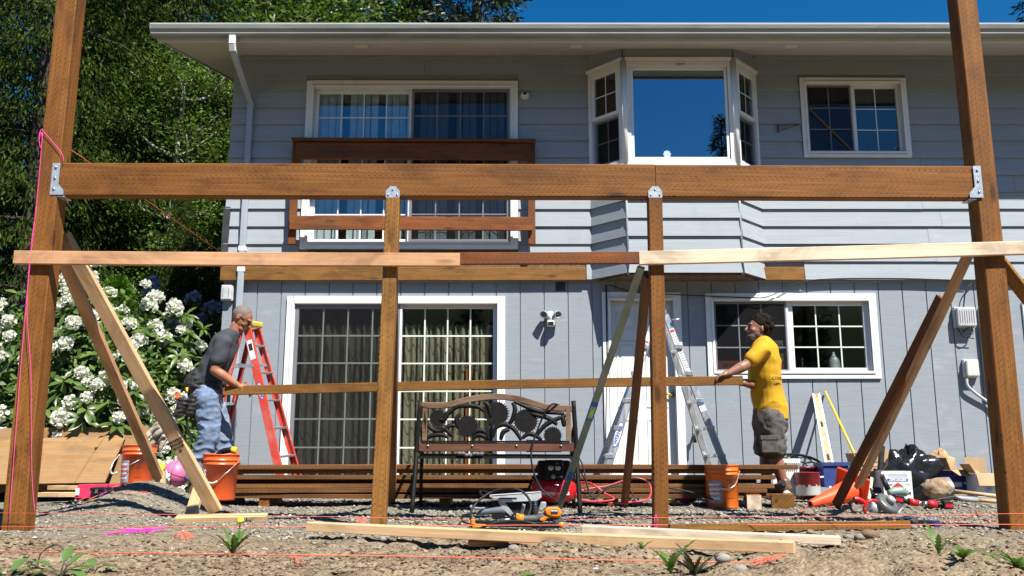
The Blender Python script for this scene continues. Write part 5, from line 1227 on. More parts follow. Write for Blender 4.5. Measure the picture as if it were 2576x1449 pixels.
mb = MB(); mb.tube(smoothpts([S(560, 910, YS + .02), S(420, 935, 6.3), S(355, 960, 6.2), S(360, 1020, 6.15), S(430, 1065, 6.1), S(490, 1060, 6.1), S(480, 960, 6.15), S(500, 860, 6.2), S(600, 730, 6.25), S(760, 620, 6.3), S(930, 560, 6.3), S(1100, 555, 6.3), S(1240, 610, 6.28), S(1330, 720, 6.25), S(1350, 840, 6.2), S(1310, 960, 6.15)], 6), .0085, 8); mb.build('cord', M_['rubber'], sw)
mb = MB(); mb.tube(smoothpts([S(740, 690, 6.6), S(660, 660, 6.65), S(618, 615, 6.7), S(660, 590, 6.7), S(750, 630, 6.6)], 6), .008, 8); mb.build('cord_loop', M_['rubber'], sw)
mb = MB(); mb.tube(smoothpts([S(500, 800, 6.6), S(490, 830, 6.55), S(600, 850, 6.5), S(740, 845, 6.45)], 6), .010, 8); mb.build('cord_tail', M_['grey'], sw)

# ================================================================== orange framing nailer
YN = 5.58
mk('nailorange', (.85, .22, .01), rough=.42, var=.06); mk('nailgrey', (.075, .075, .075), rough=.55)
nl = thing('framing_nailer', 'orange and black framing nailer lying in front of the grey saw', 'nail gun', at(*Zc(1100, 1180), YN))
def N(zx, zy, y=YN): return at(*Zc(zx, zy), y)
def polyN(mb, pts, th, y):
    n = len(pts); V = [N(x, z, y) for x, z in pts] + [N(x, z, y) + Vector((0, th, 0)) for x, z in pts]
    return mb.add(V, [tuple(range(n)), tuple(range(2 * n - 1, n - 1, -1))] + [(i, n + i, n + (i + 1) % n, (i + 1) % n) for i in range(n)])
polyN(MB(), [(540, 1018), (1700, 1050), (1760, 1090), (1760, 1140), (750, 1110), (540, 1090)], .03, YN).build('magazine', M_['plastic_black'], nl, bevel=.004, weld=True)
polyN(MB(), [(560, 1120), (1790, 1150), (1800, 1190), (1500, 1185), (600, 1150)], .035, YN - .01).build('magazine_rail', M_['plastic_black'], nl, bevel=.003, weld=True)
polyN(MB(), [(488, 1000), (538, 1000), (545, 1070), (750, 1080), (745, 1095), (520, 1092), (755, 1120), (755, 1135), (490, 1130)], .036, YN - .004).build('magazine_latch', M_['nailorange'], nl, bevel=.003, weld=True)
MB().tube(smoothpts([N(1240, 995, YN + .03), N(1330, 998, YN + .03), N(1450, 990, YN + .03), N(1580, 960, YN + .03)], 4), [.022] * 4 + [.023] * 5 + [.027] * 4, 10).build('grip', M_['nailgrey'], nl)
MB().tube([N(1140, 985, YN + .03), N(1250, 992, YN + .03)], [.027, .025], 12).build('grip_collar', M_['nailorange'], nl)
MB().tube([N(1070, 985, YN + .03), N(1140, 985, YN + .03)], [.022, .028], 12).build('grip_cap', M_['plastic_black'], nl); MB().tube([N(890, 1018, YN + .03), N(1080, 1010, YN + .03)], [.008, .013], 10).build('air_fitting', M_['steel'], nl)
hd = polyN(MB(), [(1545, 860), (1600, 832), (1750, 822), (1792, 870), (1800, 950), (1760, 985), (1640, 975), (1560, 935)], .10, YN - .01).build('cylinder_head', M_['nailorange'], nl, bevel=.014, weld=True)
polyN(MB(), [(1560, 850), (1590, 825), (1750, 815), (1770, 830), (1600, 845)], .08, YN + .0).build('exhaust_cap', M_['nailgrey'], nl, bevel=.006, weld=True)
polyN(MB(), [(1480, 1000), (1570, 950), (1640, 980), (1580, 1000), (1560, 1030), (1490, 1030)], .04, YN + .0).build('trigger', M_['nailorange'], nl, bevel=.004, weld=True)
polyN(MB(), [(1620, 990), (1800, 955), (1830, 1000), (1825, 1090), (1780, 1150), (1700, 1060)], .07, YN + .005).build('nose', M_['nailgrey'], nl, bevel=.008, weld=True)
MB().lathe([(0, -.012), (.016, -.012), (.018, 0), (0, .0)], 14, T(N(1795, 1085, YN - .002)) @ RX(-90)).build('depth_knob', M_['nailorange'], nl)
lab = N(1692, 890, YN - .0115)
MB().bx(lab.x - .022, lab.x + .022, lab.y - .0012, lab.y + .0005, lab.z - .015, lab.z + .013).build('brand_label', M_['ink'], hd)
text('RIDGID', .0125, T(lab.x, lab.y - .002, lab.z + .004) @ RX(90), M_['inkwhite'], hd, bold=.0004)
mb = MB(); mb.tube(smoothpts([G(*Zc(440, 1170), .012), N(600, 1140, YN - .07), N(700, 1100, YN - .08), N(850, 1055, YN - .08), N(1080, 1030, YN - .08), N(1300, 1045, YN - .09), N(1460, 1100, YN - .1), N(1540, 1170, YN - .11), G(*Zc(1545, 1200), .012), G(*Zc(1480, 1225), .012)], 6), .0085, 8); tag(mb.build('power_cord', M_['rubber']), 'thick black cord arching over the orange nailer', 'cord')

# ================================================================== clutter along the wall at right
def Q(zx, zy, y): return at(*Zq(zx, zy), y)
mk('conered', (.92, .085, .02), rough=.4, var=.06, bump=.03)
tip, cen = Q(395, 1068, 7.95), Q(705, 965, 8.25)
ax = (cen - tip).normalized()
cn = thing('traffic_cone', 'orange traffic cone lying on its side by the dark brace', 'traffic cone', tip)
Mc = frame(ax.orthogonal(), ax, tip); L = (cen - tip).length + .04
MB().lathe([(.018, 0), (.028, .0), (.032, .01), (.105, L - .015), (.11, L)], 28, Mc, cap0=False).build('cone_body', M_['conered'], cn)
Mp = frame(Vector((.25, .0, 1)).cross(ax), ax, tip + ax * L)
MB().bx(-.17, .17, -.17, .17, 0, .025).build('cone_base', M_['conered'], cn, Mp @ RZ(12), bevel=.02, seg=2)
mk('pailwhite', (.72, .72, .68), rough=.45, dirt=(.4, .38, .32)); mk('capgreen', (.02, .30, .08), rough=.4)
p = Q(190, 1003, 8.95)
wb = thing('white_bucket', 'white square plastic bucket behind the man in yellow', 'bucket', p)
MB().prism(octo(.30, .26, .03), 0, .36, T(p.x, 9.05, p.z)).build('pail', M_['pailwhite'], wb); MB().prism(octo(.325, .285, .03), .32, .36 + .003, T(p.x, 9.05, p.z)).build('rim', M_['pailwhite'], wb)
for k in range(6): MB().bx(p.x + .02 + k * .02, p.x + .026 + k * .02, 8.905, 8.92, p.z + .26, p.z + .32).build('rim_rib', M_['pailwhite'], wb)
p = Q(240, 725, 9.0)
bt = thing('green_bottle', 'bottle with green cap standing in the white bucket', 'bottle', p); MB().lathe([(0, -.1), (.04, -.1), (.04, -.03), (.025, 0)], 12, T(p)).build('bottle_body', M_['milky'], bt); MB().lathe([(.028, 0), (.028, .03), (.02, .035), (0, .035)], 14, T(p)).build('cap', M_['capgreen'], bt)
m, nt, b, out = _base('peeling_red_enamel'); tc = nt.nodes.new('ShaderNodeTexCoord'); sp = nt.nodes.new('ShaderNodeSeparateXYZ'); nt.links.new(tc.outputs['Object'], sp.inputs[0])
f = _math(nt, 'ADD', _math(nt, 'MULTIPLY', sp.outputs['Z'], 6.5), _math(nt, 'MULTIPLY', _noise(nt, tc.outputs['Object'], 26, 4), .8))
nt.links.new(_ramp(nt, f, [(.98, (.74, .74, .70)), (1.02, (.26, .02, .025))]), b.inputs['Base Color']); b.inputs['Roughness'].default_value = .4; M_['peel'] = m
p = Q(412, 1000, 8.75)
pt = thing('enamel_pot', 'white stock pot with peeling dark red paint', 'pot', p); Mx = T(p.x, 8.86, p.z)
MB().lathe([(0, 0), (.112, 0), (.118, .01), (.118, .215), (.123, .22), (.114, .221), (.112, .02), (0, .015)], 28, Mx).build('pot_body', M_['peel'], pt, None)
pt.children[0].data.transform(Mx.inverted()); pt.children[0].matrix_basis = Mx; 
MB().tube(smoothpts([Mx @ Vector((.115, -.02, .17)), Mx @ Vector((.15, -.01, .175)), Mx @ Vector((.15, .03, .175)), Mx @ Vector((.115, .04, .17))], 4), .008, 6).build('pot_handle', M_['offwhite'], pt)
mk('maroon', (.11, .012, .016), rough=.35)
p = Q(390, 820, 9.15); tag(MB().lathe([(0, 0), (.09, 0), (.115, .07), (.122, .075), (.122, .095), (.105, .095), (.09, .02), (0, .02)], 24, T(p.x, 9.3, p.z - .02)).build('maroon_planter', M_['maroon']), 'dark maroon planter bowl behind the peeling pot', 'planter')
bm_ = bpy.data.objects['maroon_planter']; MB().lathe([(0, -.22), (.10, -.22), (.085, 0), (0, 0)], 20, T(p.x, 9.3, p.z - .022)).build('planter_base', M_['maroon'], bm_)
p = Q(340, 745, 9.6)
it = thing('iron_table', 'black openwork iron table top leaning behind the pots', 'table', (p.x, 9.9, .1)); Mt = T(p.x, 9.8, p.z) @ RX(25)
MB().tube([Mt @ Vector((.27 * math.cos(k * .2618), .27 * math.sin(k * .2618), 0)) for k in range(24)], .014, 6, closed=True).build('rim', M_['black'], it)
for k in range(8):
    a_ = k * .785; mb = MB(); mb.tube([Mt @ Vector(((.16 + .07 * math.cos(j * .628)) * math.cos(a_) - .07 * math.sin(j * .628) * math.sin(a_), (.16 + .07 * math.cos(j * .628)) * math.sin(a_) + .07 * math.sin(j * .628) * math.cos(a_), 0)) for j in range(10)], .008, 5, closed=True); mb.build('scroll', M_['black'], it)
for k in range(3): MB().tube([Mt @ Vector((.2 * math.cos(k * 2.1), .2 * math.sin(k * 2.1), 0)), (p.x + .22 * math.cos(k * 2.1), 9.8 + .22 * math.sin(k * 2.1), .05)], .012, 6).build('leg', M_['black'], it)
# spirit level leaning on the wall
pa, pb = Q(443, 160, YW + .02), Q(595, 960, 8.95)
m4 = frame(pb - pa, (1, -.15, 0), pa); Lv = (pb - pa).length
M_['levelwood'] = wood('level_wood', (.62, .43, .25), (.46, .29, .15), False, knots=0)
sv = thing('spirit_level', 'long white edged wooden spirit level leaning against the wall', 'level', pb)
MB().bx(0, Lv, -.008, .008, -.024, .024, m4).build('level_web', M_['levelwood'], sv)
for s in (-1, 1): MB().bx(0, Lv, -.014, .014, s * .034 - .0095, s * .034 + .0095, m4).build('level_edge', M_['vinyl'], sv)
for x in (.03 * Lv,): MB().lathe([(0, 0), (.011, 0)], 14, m4 @ T(x, -.0085, 0) @ RX(90)).build('hang_hole', M_['ink'], sv)
for x in (.22, .52): MB().lathe([(0, .002), (.019, .002), (.021, 0)], 16, m4 @ T(x * Lv, -.0085, 0) @ RX(90)).build('vial', M_['vinyl'], sv)
for x in (.36, .70): MB().bx(x * Lv - .06, x * Lv + .06, -.0105, -.0085, -.012, .012, m4).build('hand_slot', M_['ink'], sv, bevel=.004)
mk('handleyellow', (.80, .60, .02), rough=.4)
pa, pb = Q(520, 140, YW + .02), Q(830, 800, 9.1)
br = thing('push_broom', 'broom with yellow handle leaning on the wall behind the dark brace', 'broom', pb)
MB().tube([pa, pa.lerp(pb, .8)], .013, 8).build('handle', M_['handleyellow'], br); MB().tube([pa.lerp(pb, .8), pb], .013, 8).build('handle_end', M_['levelwood'], br); MB().bar(pb + Vector((-.16, 0, -.02)), pb + Vector((.16, 0, -.02)), .06, .05).build('broom_head', M_['levelwood'], br, bevel=.005); MB().bar(pb + Vector((-.155, 0, -.085)), pb + Vector((.155, 0, -.085)), .05, .08).build('bristles', M_['plastic_black'], br)
# crate, boxes
mk('crateblue', (.03, .055, .20), rough=.45); mk('cardboard', (.42, .27, .145), rough=.85, var=.12, dirt=(.3, .19, .1)); mk('kraft', (.40, .25, .13), rough=.8, var=.2, scale=5, bump=.6, bscale=12, bdist=.02); mk('cardwhite', (.70, .72, .74), rough=.6, dirt=(.5, .45, .4)); mk('boxblue', (.022, .035, .23), rough=.5, var=.2); mk('boxred', (.42, .03, .025), rough=.5)
p = Q(620, 930, 9.0); cr = thing('blue_crate', 'blue plastic crate behind the spirit level', 'crate', p)
mb = MB(); w, d_, h = .24, .3, .24
for s in (-1, 1): mb.bx(p.x + s * w / 2 - .006, p.x + s * w / 2 + .006, 9.0, 9.3, p.z, p.z + h)
mb.bx(p.x - w / 2 + .006, p.x + w / 2 - .006, 9.0, 9.012, p.z, p.z + h); mb.bx(p.x - w / 2 + .006, p.x + w / 2 - .006, 9.288, 9.3, p.z, p.z + h); mb.bx(p.x - w / 2 + .006, p.x + w / 2 - .006, 9.012, 9.288, p.z, p.z + .012); mb.build('crate_body', M_['crateblue'], cr)
MB().bx(p.x - w / 2 - .02, p.x + w / 2 + .02, 8.985, 8.999, p.z + h - .03, p.z + h + .005).build('crate_rim', M_['crateblue'], cr)
def carton(name, label, zx0, zx1, zytop, zybot, y, depth, mat, rot=0, flaps=(), inner='cardboard', cat='box'):
    a, b_ = Q(zx0, zybot, y), Q(zx1, zytop, y); w, h = b_.x - a.x, b_.z - a.z
    Mx = T((a.x + b_.x) / 2, y + depth / 2, max(a.z, gz(a.x, y) - .01)) @ RZ(rot)
    t = thing(name, label, cat, M=Mx.copy()); e = .006
    mb = MB(); mb.bx(-w / 2, -w / 2 + e, -depth / 2, depth / 2, 0, h); mb.bx(w / 2 - e, w / 2, -depth / 2, depth / 2, 0, h); mb.bx(-w / 2 + e, w / 2 - e, -depth / 2, -depth / 2 + e, 0, h); mb.bx(-w / 2 + e, w / 2 - e, depth / 2 - e, depth / 2, 0, h); mb.bx(-w / 2 + e, w / 2 - e, -depth / 2 + e, depth / 2 - e, 0, e)
    mb.build('box_body', M_[mat], t, Mx)
    for (side, ang, ln) in flaps:
        if side in 'LR':
            s = -1 if side == 'L' else 1
            MB().bx(0, s * ln, -depth / 2 + .003, depth / 2 - .003, -.0025, .0025).build('flap', M_[inner], t, Mx @ T(s * (w / 2 - .003), 0, h + .003) @ RY(-s * ang))
        else:
            s = -1 if side == 'F' else 1
            MB().bx(-w / 2 + .004, w / 2 - .004, 0, s * ln, -.0025, .0025).build('flap', M_[inner], t, Mx @ T(0, s * (depth / 2 - .003), h + .003) @ RX(s * ang))
    return t, Mx, w, h
carton('cardboard_box', 'open cardboard box behind the long brown brace', 830, 1000, 760, 940, 9.3, .3, 'cardboard', 8, (('L', 75, .14), ('B', 85, .16), ('R', 20, .12)))
carton('cardboard_box', 'torn cardboard flap box behind the black square tube', 1010, 1110, 720, 900, 9.6, .25, 'cardboard', -12, (('B', 80, .14), ('R', 60, .1)))
t, Mx, w, h = carton('nail_box', 'white box of strip nails printed upside down IMPORTANT', 1015, 1232, 800, 1030, 8.45, .16, 'cardwhite', -2, (), 'cardwhite')
MB().bx(-w / 2, w / 2, -.08, .08, h, h + .004).build('box_top', M_['cardwhite'], t, Mx)
MB().bx(-w * .36, w * .36, -.0815, -.0803, h * .66, h * .75).build('print_band', M_['inkblue'], t, Mx); text('IMPORTANT', .028, Mx @ T(0, -.0822, h * .705) @ RX(90) @ RZ(180), M_['inkwhite'], t, bold=.001)
for k in range(3): MB().bx(-w * .34, w * .34, -.0812, -.0803, h * (.80 + k * .05), h * (.80 + k * .05) + .004).build('print_line', M_['grey'], t, Mx)
MB().bx(-w * .36, w * .36, -.0812, -.0803, h * .63, h * .635).build('print_line', M_['inkblue'], t, Mx); MB().bx(-w * .45, -w * .18, -.0812, -.0803, h * .53, h * .545).build('print_line', M_['ink'], t, Mx); MB().bx(-w * .45, -w * .2, -.0812, -.0803, h * .49, h * .505).build('print_line', M_['ink'], t, Mx); MB().bx(w * .25, w * .45, -.0812, -.0803, h * .52, h * .535).build('print_line', M_['ink'], t, Mx)
MB().prism([(-.03, 0), (.03, 0), (.05, .035), (.0, .07), (-.05, .035)], 0, .001, Mx @ T(0, -.0803, h * .33) @ RX(90)).build('print_patch', M_['inkred'], t)
text('PREMIUM', .035, Mx @ T(w * .16, -.0822, h * .22) @ RX(90), M_['ink'], t, bold=.001)
t, Mx, w, h = carton('blue_box', 'open blue product box with torn tan flaps', 1535, 1760, 790, 985, 8.95, .26, 'boxblue', 14, (('L', 70, .13), ('F', -25, .12), ('R', 15, .13), ('B', 75, .13)))
MB().bx(-w * .4, w * .1, -.1315, -.1303, h * .78, h * .92).build('print_patch', M_['boxred'], t, Mx); MB().bx(-w / 2, w / 2, -.1312, -.1302, 0, h * .12).build('print_band', M_['boxred'], t, Mx); MB().bx(-w * .42, -w * .12, -.1318, -.1303, h * .3, h * .5).build('print_label', M_['cardwhite'], t, Mx); text('HEAVY DUTY', .03, Mx @ T(w * .2, -.1318, h * .45) @ RX(90), M_['inkwhite'], t, bold=.001, sx=.8)
t, Mx, w, h = carton('white_box', 'white box with tan flaps beside the right post', 1800, 1960, 815, 1010, 8.7, .26, 'cardwhite', -6, (('F', -65, .13), ('L', 60, .1), ('B', 85, .15)))
mb = MB(); pts = [(math.cos(k * .2618) * .035, math.sin(k * .2618) * .035) for k in range(24)]; mb.prism(pts, 0, .001, Mx @ T(0, -.1303, h * .35) @ RX(90)); mb.build('round_mark', M_['skywhite'], t); text('10', .03, Mx @ T(0, -.1325, h * .35) @ RX(90), M_['inkblue'], t)
# crumpled kraft bag and black plastic sacks
def crumple(name, label, cen, rad, mat, seed, amp=.25, cat='bag', nu=26, nv=18, facet=True):
    q = np.random.default_rng(seed); V, F = [], []
    ph = q.uniform(0, 6.28, (9,)); fr_ = q.integers(2, 7, (9, 2))
    for j in range(nv + 1):
        t_ = math.pi * j / nv
        for k in range(nu):
            a_ = 2 * math.pi * k / nu
            s = 1 + amp * sum(math.sin(fr_[i][0] * a_ + ph[i]) * math.sin(fr_[i][1] * t_ + ph[-i - 1]) for i in range(9)) / 3 + q.normal(0, amp * .22)
            V.append((cen.x + rad[0] * s * math.sin(t_) * math.cos(a_), cen.y + rad[1] * s * math.sin(t_) * math.sin(a_), max(gz(cen.x, cen.y) - .01, cen.z + rad[2] * s * math.cos(t_))))
    for j in range(nv):
        for k in range(nu): F.append((j * nu + k, (j + 1) * nu + k, (j + 1) * nu + (k + 1) % nu, j * nu + (k + 1) % nu))
    return tag(obj(name, np_mesh(name, V, F, not facet), M_[mat]), label, cat)
mk('blackfilm', (.012, .012, .014), rough=.22, var=.2, bump=.3, bscale=14, bdist=.02)
crumple('black_plastic_sack', 'crumpled black plastic sack behind the nail box', Q(1215, 850, 9.0), (.27, .18, .25), 'blackfilm', 3, .30)
crumple('black_plastic_sack', 'low crumpled black plastic around the tool handles', Q(930, 1000, 8.6), (.15, .12, .07), 'blackfilm', 5, .3)
pts = [Q(1140, 680, 9.0), Q(1185, 668, 8.98), Q(1390, 830, 8.9), Q(1385, 900, 8.9), Q(1290, 960, 8.9), Q(1210, 760, 8.95)]
mb = MB(); mb.add([p for p in pts] + [p + Vector((0, .05, 0)) for p in pts], [(0, 1, 2, 3, 4, 5), (11, 10, 9, 8, 7, 6)] + [(i, 6 + i, 6 + (i + 1) % 6, (i + 1) % 6) for i in range(6)])
tag(mb.build('black_sheet', M_['blackfilm']), 'stiff folded black sheet sticking up from the sacks', 'sheet')
crumple('kraft_paper_bag', 'crumpled brown paper bag leaning beside the blue box', Q(1480, 790, 9.2), (.13, .11, .2), 'kraft', 9, .18, 'bag')
pa, pb = Q(990, 590, 9.0), Q(960, 970, 8.9); tag(MB().bar(pb, pa, .045, .045, (0, -1, 0), ch=.004).build('black_tube', M_['plastic_black']), 'black square tube standing upright among the clutter', 'tube')
pa, pb = Q(945, 780, 8.75), Q(935, 985, 8.7); tag(MB().bar(pb, pa, .055, .03, (0, -1, 0), ch=.004).build('black_level', M_['plastic_black']), 'short black bar standing beside the black square tube', 'bar')
board('wooden_stake', 'pale broken stake beside the cone base', Q(880, 1030, 8.3), Q(905, 850, 8.45), .03, .012, 'bleached', up=(0, -1, 0), cat='stake')
# grey green air nailer standing nose up
mk('toolgreen', (.22, .30, .27), rough=.35, metal=.2)
an = thing('finish_nailer', 'grey green air nailer with dark magazine leaning on the nail box', 'nail gun', Q(1080, 1000, 8.2))
MB().tube(smoothpts([Q(1040, 975, 8.2), Q(1100, 965, 8.2), Q(1160, 965, 8.2), Q(1195, 990, 8.2)], 4), [.03, .034, .038, .04, .042, .042, .042, .042, .04, .038, .034, .03, .025], 12).build('tool_body', M_['toolgreen'], an)
MB().tube([Q(1040, 950, 8.2), Q(990, 840, 8.25)], [.026, .022], 10).build('grip', M_['plastic_black'], an); MB().tube([Q(992, 850, 8.25), Q(978, 790, 8.27)], [.026, .014], 10).build('air_fitting', M_['steel'], an)
# red and grey circular saw
mk('toolred', (.50, .012, .018), rough=.38); 
cs = thing('circular_saw', 'red and grey circular saw lying on gravel beside the cone', 'saw', Q(960, 1180, 7.4)); YQ = 7.35
c1 = Q(1010, 1090, YQ); d = Vector((.35, -.6, .7)).normalized(); Mg_ = frame(Vector((1, .1, -.55)), d, c1)
MB().lathe([(.0, .0), (.09, .0), (.095, .01), (.095, .05), (.08, .06), (.0, .062)], 30, Mg_).build('blade_guard', M_['sawdark'], cs); MB().lathe([(.035, .062), (.035, .10), (.02, .108), (0, .108)], 18, Mg_).build('arbor_cover', M_['grey'], cs)
MB().tube([Q(880, 1090, YQ), Q(960, 1120, YQ)], [.05, .055], 14).build('motor', M_['sawgrey'], cs)
MB().tube(smoothpts([Q(755, 1025, YQ), Q(800, 1030, YQ), Q(850, 1060, YQ)], 4), [.02] * 9, 8).build('handle_top', M_['toolred'], cs)
MB().tube(smoothpts([Q(950, 1045, YQ - .1), Q(890, 1040, YQ - .12), Q(840, 1100, YQ - .12), Q(860, 1150, YQ - .1), Q(890, 1160, YQ - .08)], 4), .012, 8).build('front_handle', M_['toolred'], cs)
MB().tube(smoothpts([Q(765, 1030, YQ), Q(728, 1060, YQ), Q(740, 1120, YQ), Q(800, 1140, YQ - .02), Q(850, 1120, YQ)], 5), .011, 8).build('rear_grip', M_['plastic_black'], cs)
a = [Q(1060, 1190, YQ - .05), Q(1095, 1200, YQ - .05), Q(1172, 1080, YQ + .0), Q(1120, 1060, YQ + .05)]; mb = MB(); mb.add(a + [p + Vector((.004, .006, .004)) for p in a], [(0, 1, 2, 3), (7, 6, 5, 4)] + [(i, 4 + i, 4 + (i + 1) % 4, (i + 1) % 4) for i in range(4)]); mb.build('shoe', M_['steel'], cs)
MB().bx(-.05, .05, .02, .05, .01, .04).build('battery', M_['plastic_black'], cs, T(Q(1050, 1130, YQ)) @ RY(30))
def driver(label, bat, ch, y, s=1.):
    t = thing('cordless_drill', label, 'drill', Q(bat[0], bat[1] + 30, y), 'red and black cordless drills'); a, b_ = Q(*bat, y), Q(*ch, y); d = b_ - a
    MB().bar(a - d * .12, a + d * .22, .07, .075 * s, (0, 0, 1), ch=.008).build('battery', M_['plastic_black'], t); MB().bar(a - d * .10, a + d * .17, .004, .03 * s, (0, 0, 1)).build('battery_label', M_['toolred'], t, T(0, -.037, .0))
    MB().tube([a + d * .2, a + d * .48], [.024, .02], 10).build('grip', M_['plastic_black'], t); MB().tube([a + d * .45, a + d * .8], [.032, .028], 12).build('motor', M_['toolred'], t); MB().tube([a + d * .78, a + d * .98], [.024, .016], 12).build('chuck', M_['steel'], t)
driver('red impact driver lying with its battery towards the cone', (1110, 1030), (1330, 1070), 7.85)
driver('red drill lying with its battery towards the right post', (1535, 1080), (1320, 1062), 7.7)
# shovels
M_['soil'] = pmat('clinging_soil', (.27, .19, .115), 1., .3, 14, .9, 40, bdist=.012); mk('rustysteel', (.23, .22, .21), rough=.55, metal=.6, dirt=(.2, .12, .07)); M_['ash'] = wood('ash_handle', (.52, .38, .22), (.38, .25, .13), False, knots=0, weather=(.3, .24, .17))
sv2 = thing('shovel', 'round shovel with a lump of soil on its blade', 'shovel', Q(1460, 1000, 8.1))
mb = MB(); n_ = 9
for j in range(6):
    for i in range(n_):
        u = -1 + 2 * i / (n_ - 1); v_ = j / 5; w = .135 * (1 - .75 * max(0, v_ - .45) ** 1.6 / .385 * .6)
        mb.v.append(tuple(Q(1580 - 245 * v_, 945, 8.1) + Vector((0, -.03 * (1 - u * u) , .0)) + Vector((0, .06 * u * u, u * w * (.75) * (1.02 - .35 * v_ ** 3)))))
for j in range(5):
    for i in range(n_ - 1): mb.f.append((j * n_ + i, j * n_ + i + 1, (j + 1) * n_ + i + 1, (j + 1) * n_ + i)); mb.sm.append(True)
o = mb.build('blade', M_['rustysteel'], sv2)
q_ = Q(1450, 945, 8.0); crumple('soil_lump', 'x', q_, (.125, .06, .085), 'soil', 4, .16); sl_ = bpy.data.objects['soil_lump']; del sl_['label']; del sl_['category']; adopt(sl_, sv2)
MB().tube([Q(1580, 960, 8.1), Q(1960, 1005, 8.0)], .017, 8).build('handle', M_['ash'], sv2); MB().tube([Q(1735, 978, 8.06), Q(1750, 980, 8.06)], .019, 8).build('red_tape', M_['inkred'], sv2)
sv3 = thing('spade', 'flat steel spade lying in front of the soil covered shovel', 'shovel', Q(1600, 1030, 7.9))
mb = MB(); P4 = [Q(1350, 1042, 7.75), Q(1590, 998, 7.85), Q(1610, 1012, 7.95), Q(1370, 1050, 8.0)]; mb.add(P4 + [p - Vector((0, 0, .006)) for p in P4], [(0, 1, 2, 3), (7, 6, 5, 4)] + [(i, 4 + i, 4 + (i + 1) % 4, (i + 1) % 4) for i in range(4)]); mb.build('blade', M_['rustysteel'], sv3)
MB().tube([Q(1595, 1005, 7.9), Q(1640, 1022, 7.9), Q(1780, 1036, 7.9)], [.012, .02, .021], 8).build('socket', M_['grey'], sv3); MB().tube([Q(1780, 1036, 7.9), Q(1960, 1048, 7.88)], .018, 8).build('handle', M_['ash'], sv3)
# hammer
mk('gripblue', (.02, .03, .12), rough=.5)
hm = thing('claw_hammer', 'claw hammer with dark blue grip lying on the gravel', 'hammer', G(*Zq(1300, 1260), 0))
MB().tube([G(*Zq(1200, 1235), .025), G(*Zq(1310, 1255), .03)], .009, 8).build('shaft', M_['steel'], hm); MB().tube([G(*Zq(1310, 1255), .03), G(*Zq(1455, 1270), .035)], [.016, .023], 10).build('grip', M_['gripblue'], hm)
MB().tube(smoothpts([G(*Zq(1120, 1225), .03), G(*Zq(1165, 1232), .035), G(*Zq(1210, 1222), .035), G(*Zq(1280, 1212), .02)], 4), [.016, .016, .015, .013, .014, .015, .015, .015, .014, .012, .009, .007, .004], 8).build('head', M_['steel'], hm)
# string reel by the third post
Z7 = zoomed(2300, 1900, 2.576)
rl_ = thing('string_reel', 'bright pink string wound on a yellow reel by the third post', 'string reel', G(*Z7(1150, 335), 0))
a, b_ = G(*Z7(1075, 322), .05), G(*Z7(1245, 305), .055); MB().tube(smoothpts([a, a.lerp(b_, .2), a.lerp(b_, .5), a.lerp(b_, .8), b_], 3), [.012, .02, .03, .036, .038, .04, .041, .04, .038, .034, .026, .018, .012], 12).build('wound_string', M_['magenta'], rl_)
MB().tube([G(*Z7(950, 325), .04), G(*Z7(1270, 292), .06)], .012, 8).build('reel_stick', M_['handleyellow'], rl_)
mk('cup', (.55, .56, .58), rough=.3); p = G(*Z7(600, 300), 0); tag(MB().lathe([(0, 0), (.05, 0), (.06, .03), (.055, .06), (.02, .075), (0, .075)], 14, T(p.x, p.y, p.z) @ RX(20)).build('clear_cup', M_['cup']), 'small greyish cup lying at the foot of the third post brace', 'cup')

# ================================================================== clutter at left
Z4 = zoomed(0, 1700, 2.342)
def K(zx, zy, y): return at(*Z4(zx, zy), y)
def sheet(name, label, corners, th, mat):
    C = [Vector(c) for c in corners]; ex = (C[1] - C[0]).normalized(); nrm = ex.cross(C[3] - C[0]).normalized(); ey = nrm.cross(ex)
    Mx = Matrix((ex, ey, nrm)).transposed().to_4x4(); Mx.translation = (C[0] + C[1] + C[2] + C[3]) / 4; inv = Mx.inverted()
    L = [inv @ c for c in C]; mb = MB(); mb.add([(p.x, p.y, -th / 2) for p in L] + [(p.x, p.y, th / 2) for p in L], [(3, 2, 1, 0), (4, 5, 6, 7)] + [(i, (i + 1) % 4, 4 + (i + 1) % 4, 4 + i) for i in range(4)])
    return tag(mb.build(name, M_[mat], None, Mx), label, 'plywood', 'plywood sheets leaning by the shrub')
sheet('plywood_sheet', 'back plywood sheet standing behind the weathered front one', [K(-500, 640, 8.85), K(1130, 600, 8.85), K(1405, 18, 9.1), K(-500, 40, 9.1)], .016, 'ply')
sheet('plywood_sheet', 'weathered front plywood sheet with a slanting right edge', [K(-300, 570, 8.6), K(985, 552, 8.6), K(1172, 72, 8.98), K(-300, 165, 8.98)], .014, 'ply')
mk('boxpink', (.55, .02, .07), rough=.45)
a = K(690, 690, 7.95); b_ = K(1060, 558, 7.95)
bxr = thing('red_tool_case', 'crimson tool case lying behind the gravel mound', 'case', ((a.x + b_.x) / 2, 8.05, a.z))
mb = MB(); mb.add([(a.x, 7.95, a.z), (b_.x + .1, 7.95, a.z), (b_.x + .1, 8.2, a.z), (a.x + .02, 8.2, a.z), (a.x + .01, 7.98, b_.z), (b_.x + .1, 7.98, b_.z), (b_.x + .1, 8.18, b_.z), (a.x + .03, 8.18, b_.z)], [(3, 2, 1, 0), (4, 5, 6, 7), (0, 1, 5, 4), (1, 2, 6, 5), (2, 3, 7, 6), (3, 0, 4, 7)]); mb.build('case_body', M_['boxpink'], bxr, bevel=.008)
MB().bx(a.x + .012, a.x + .045, 7.945, 7.949, a.z + .03, b_.z - .03).build('case_label', M_['inkwhite'], bxr)
a, b_ = K(836, 705, 7.7), K(1060, 585, 7.7)
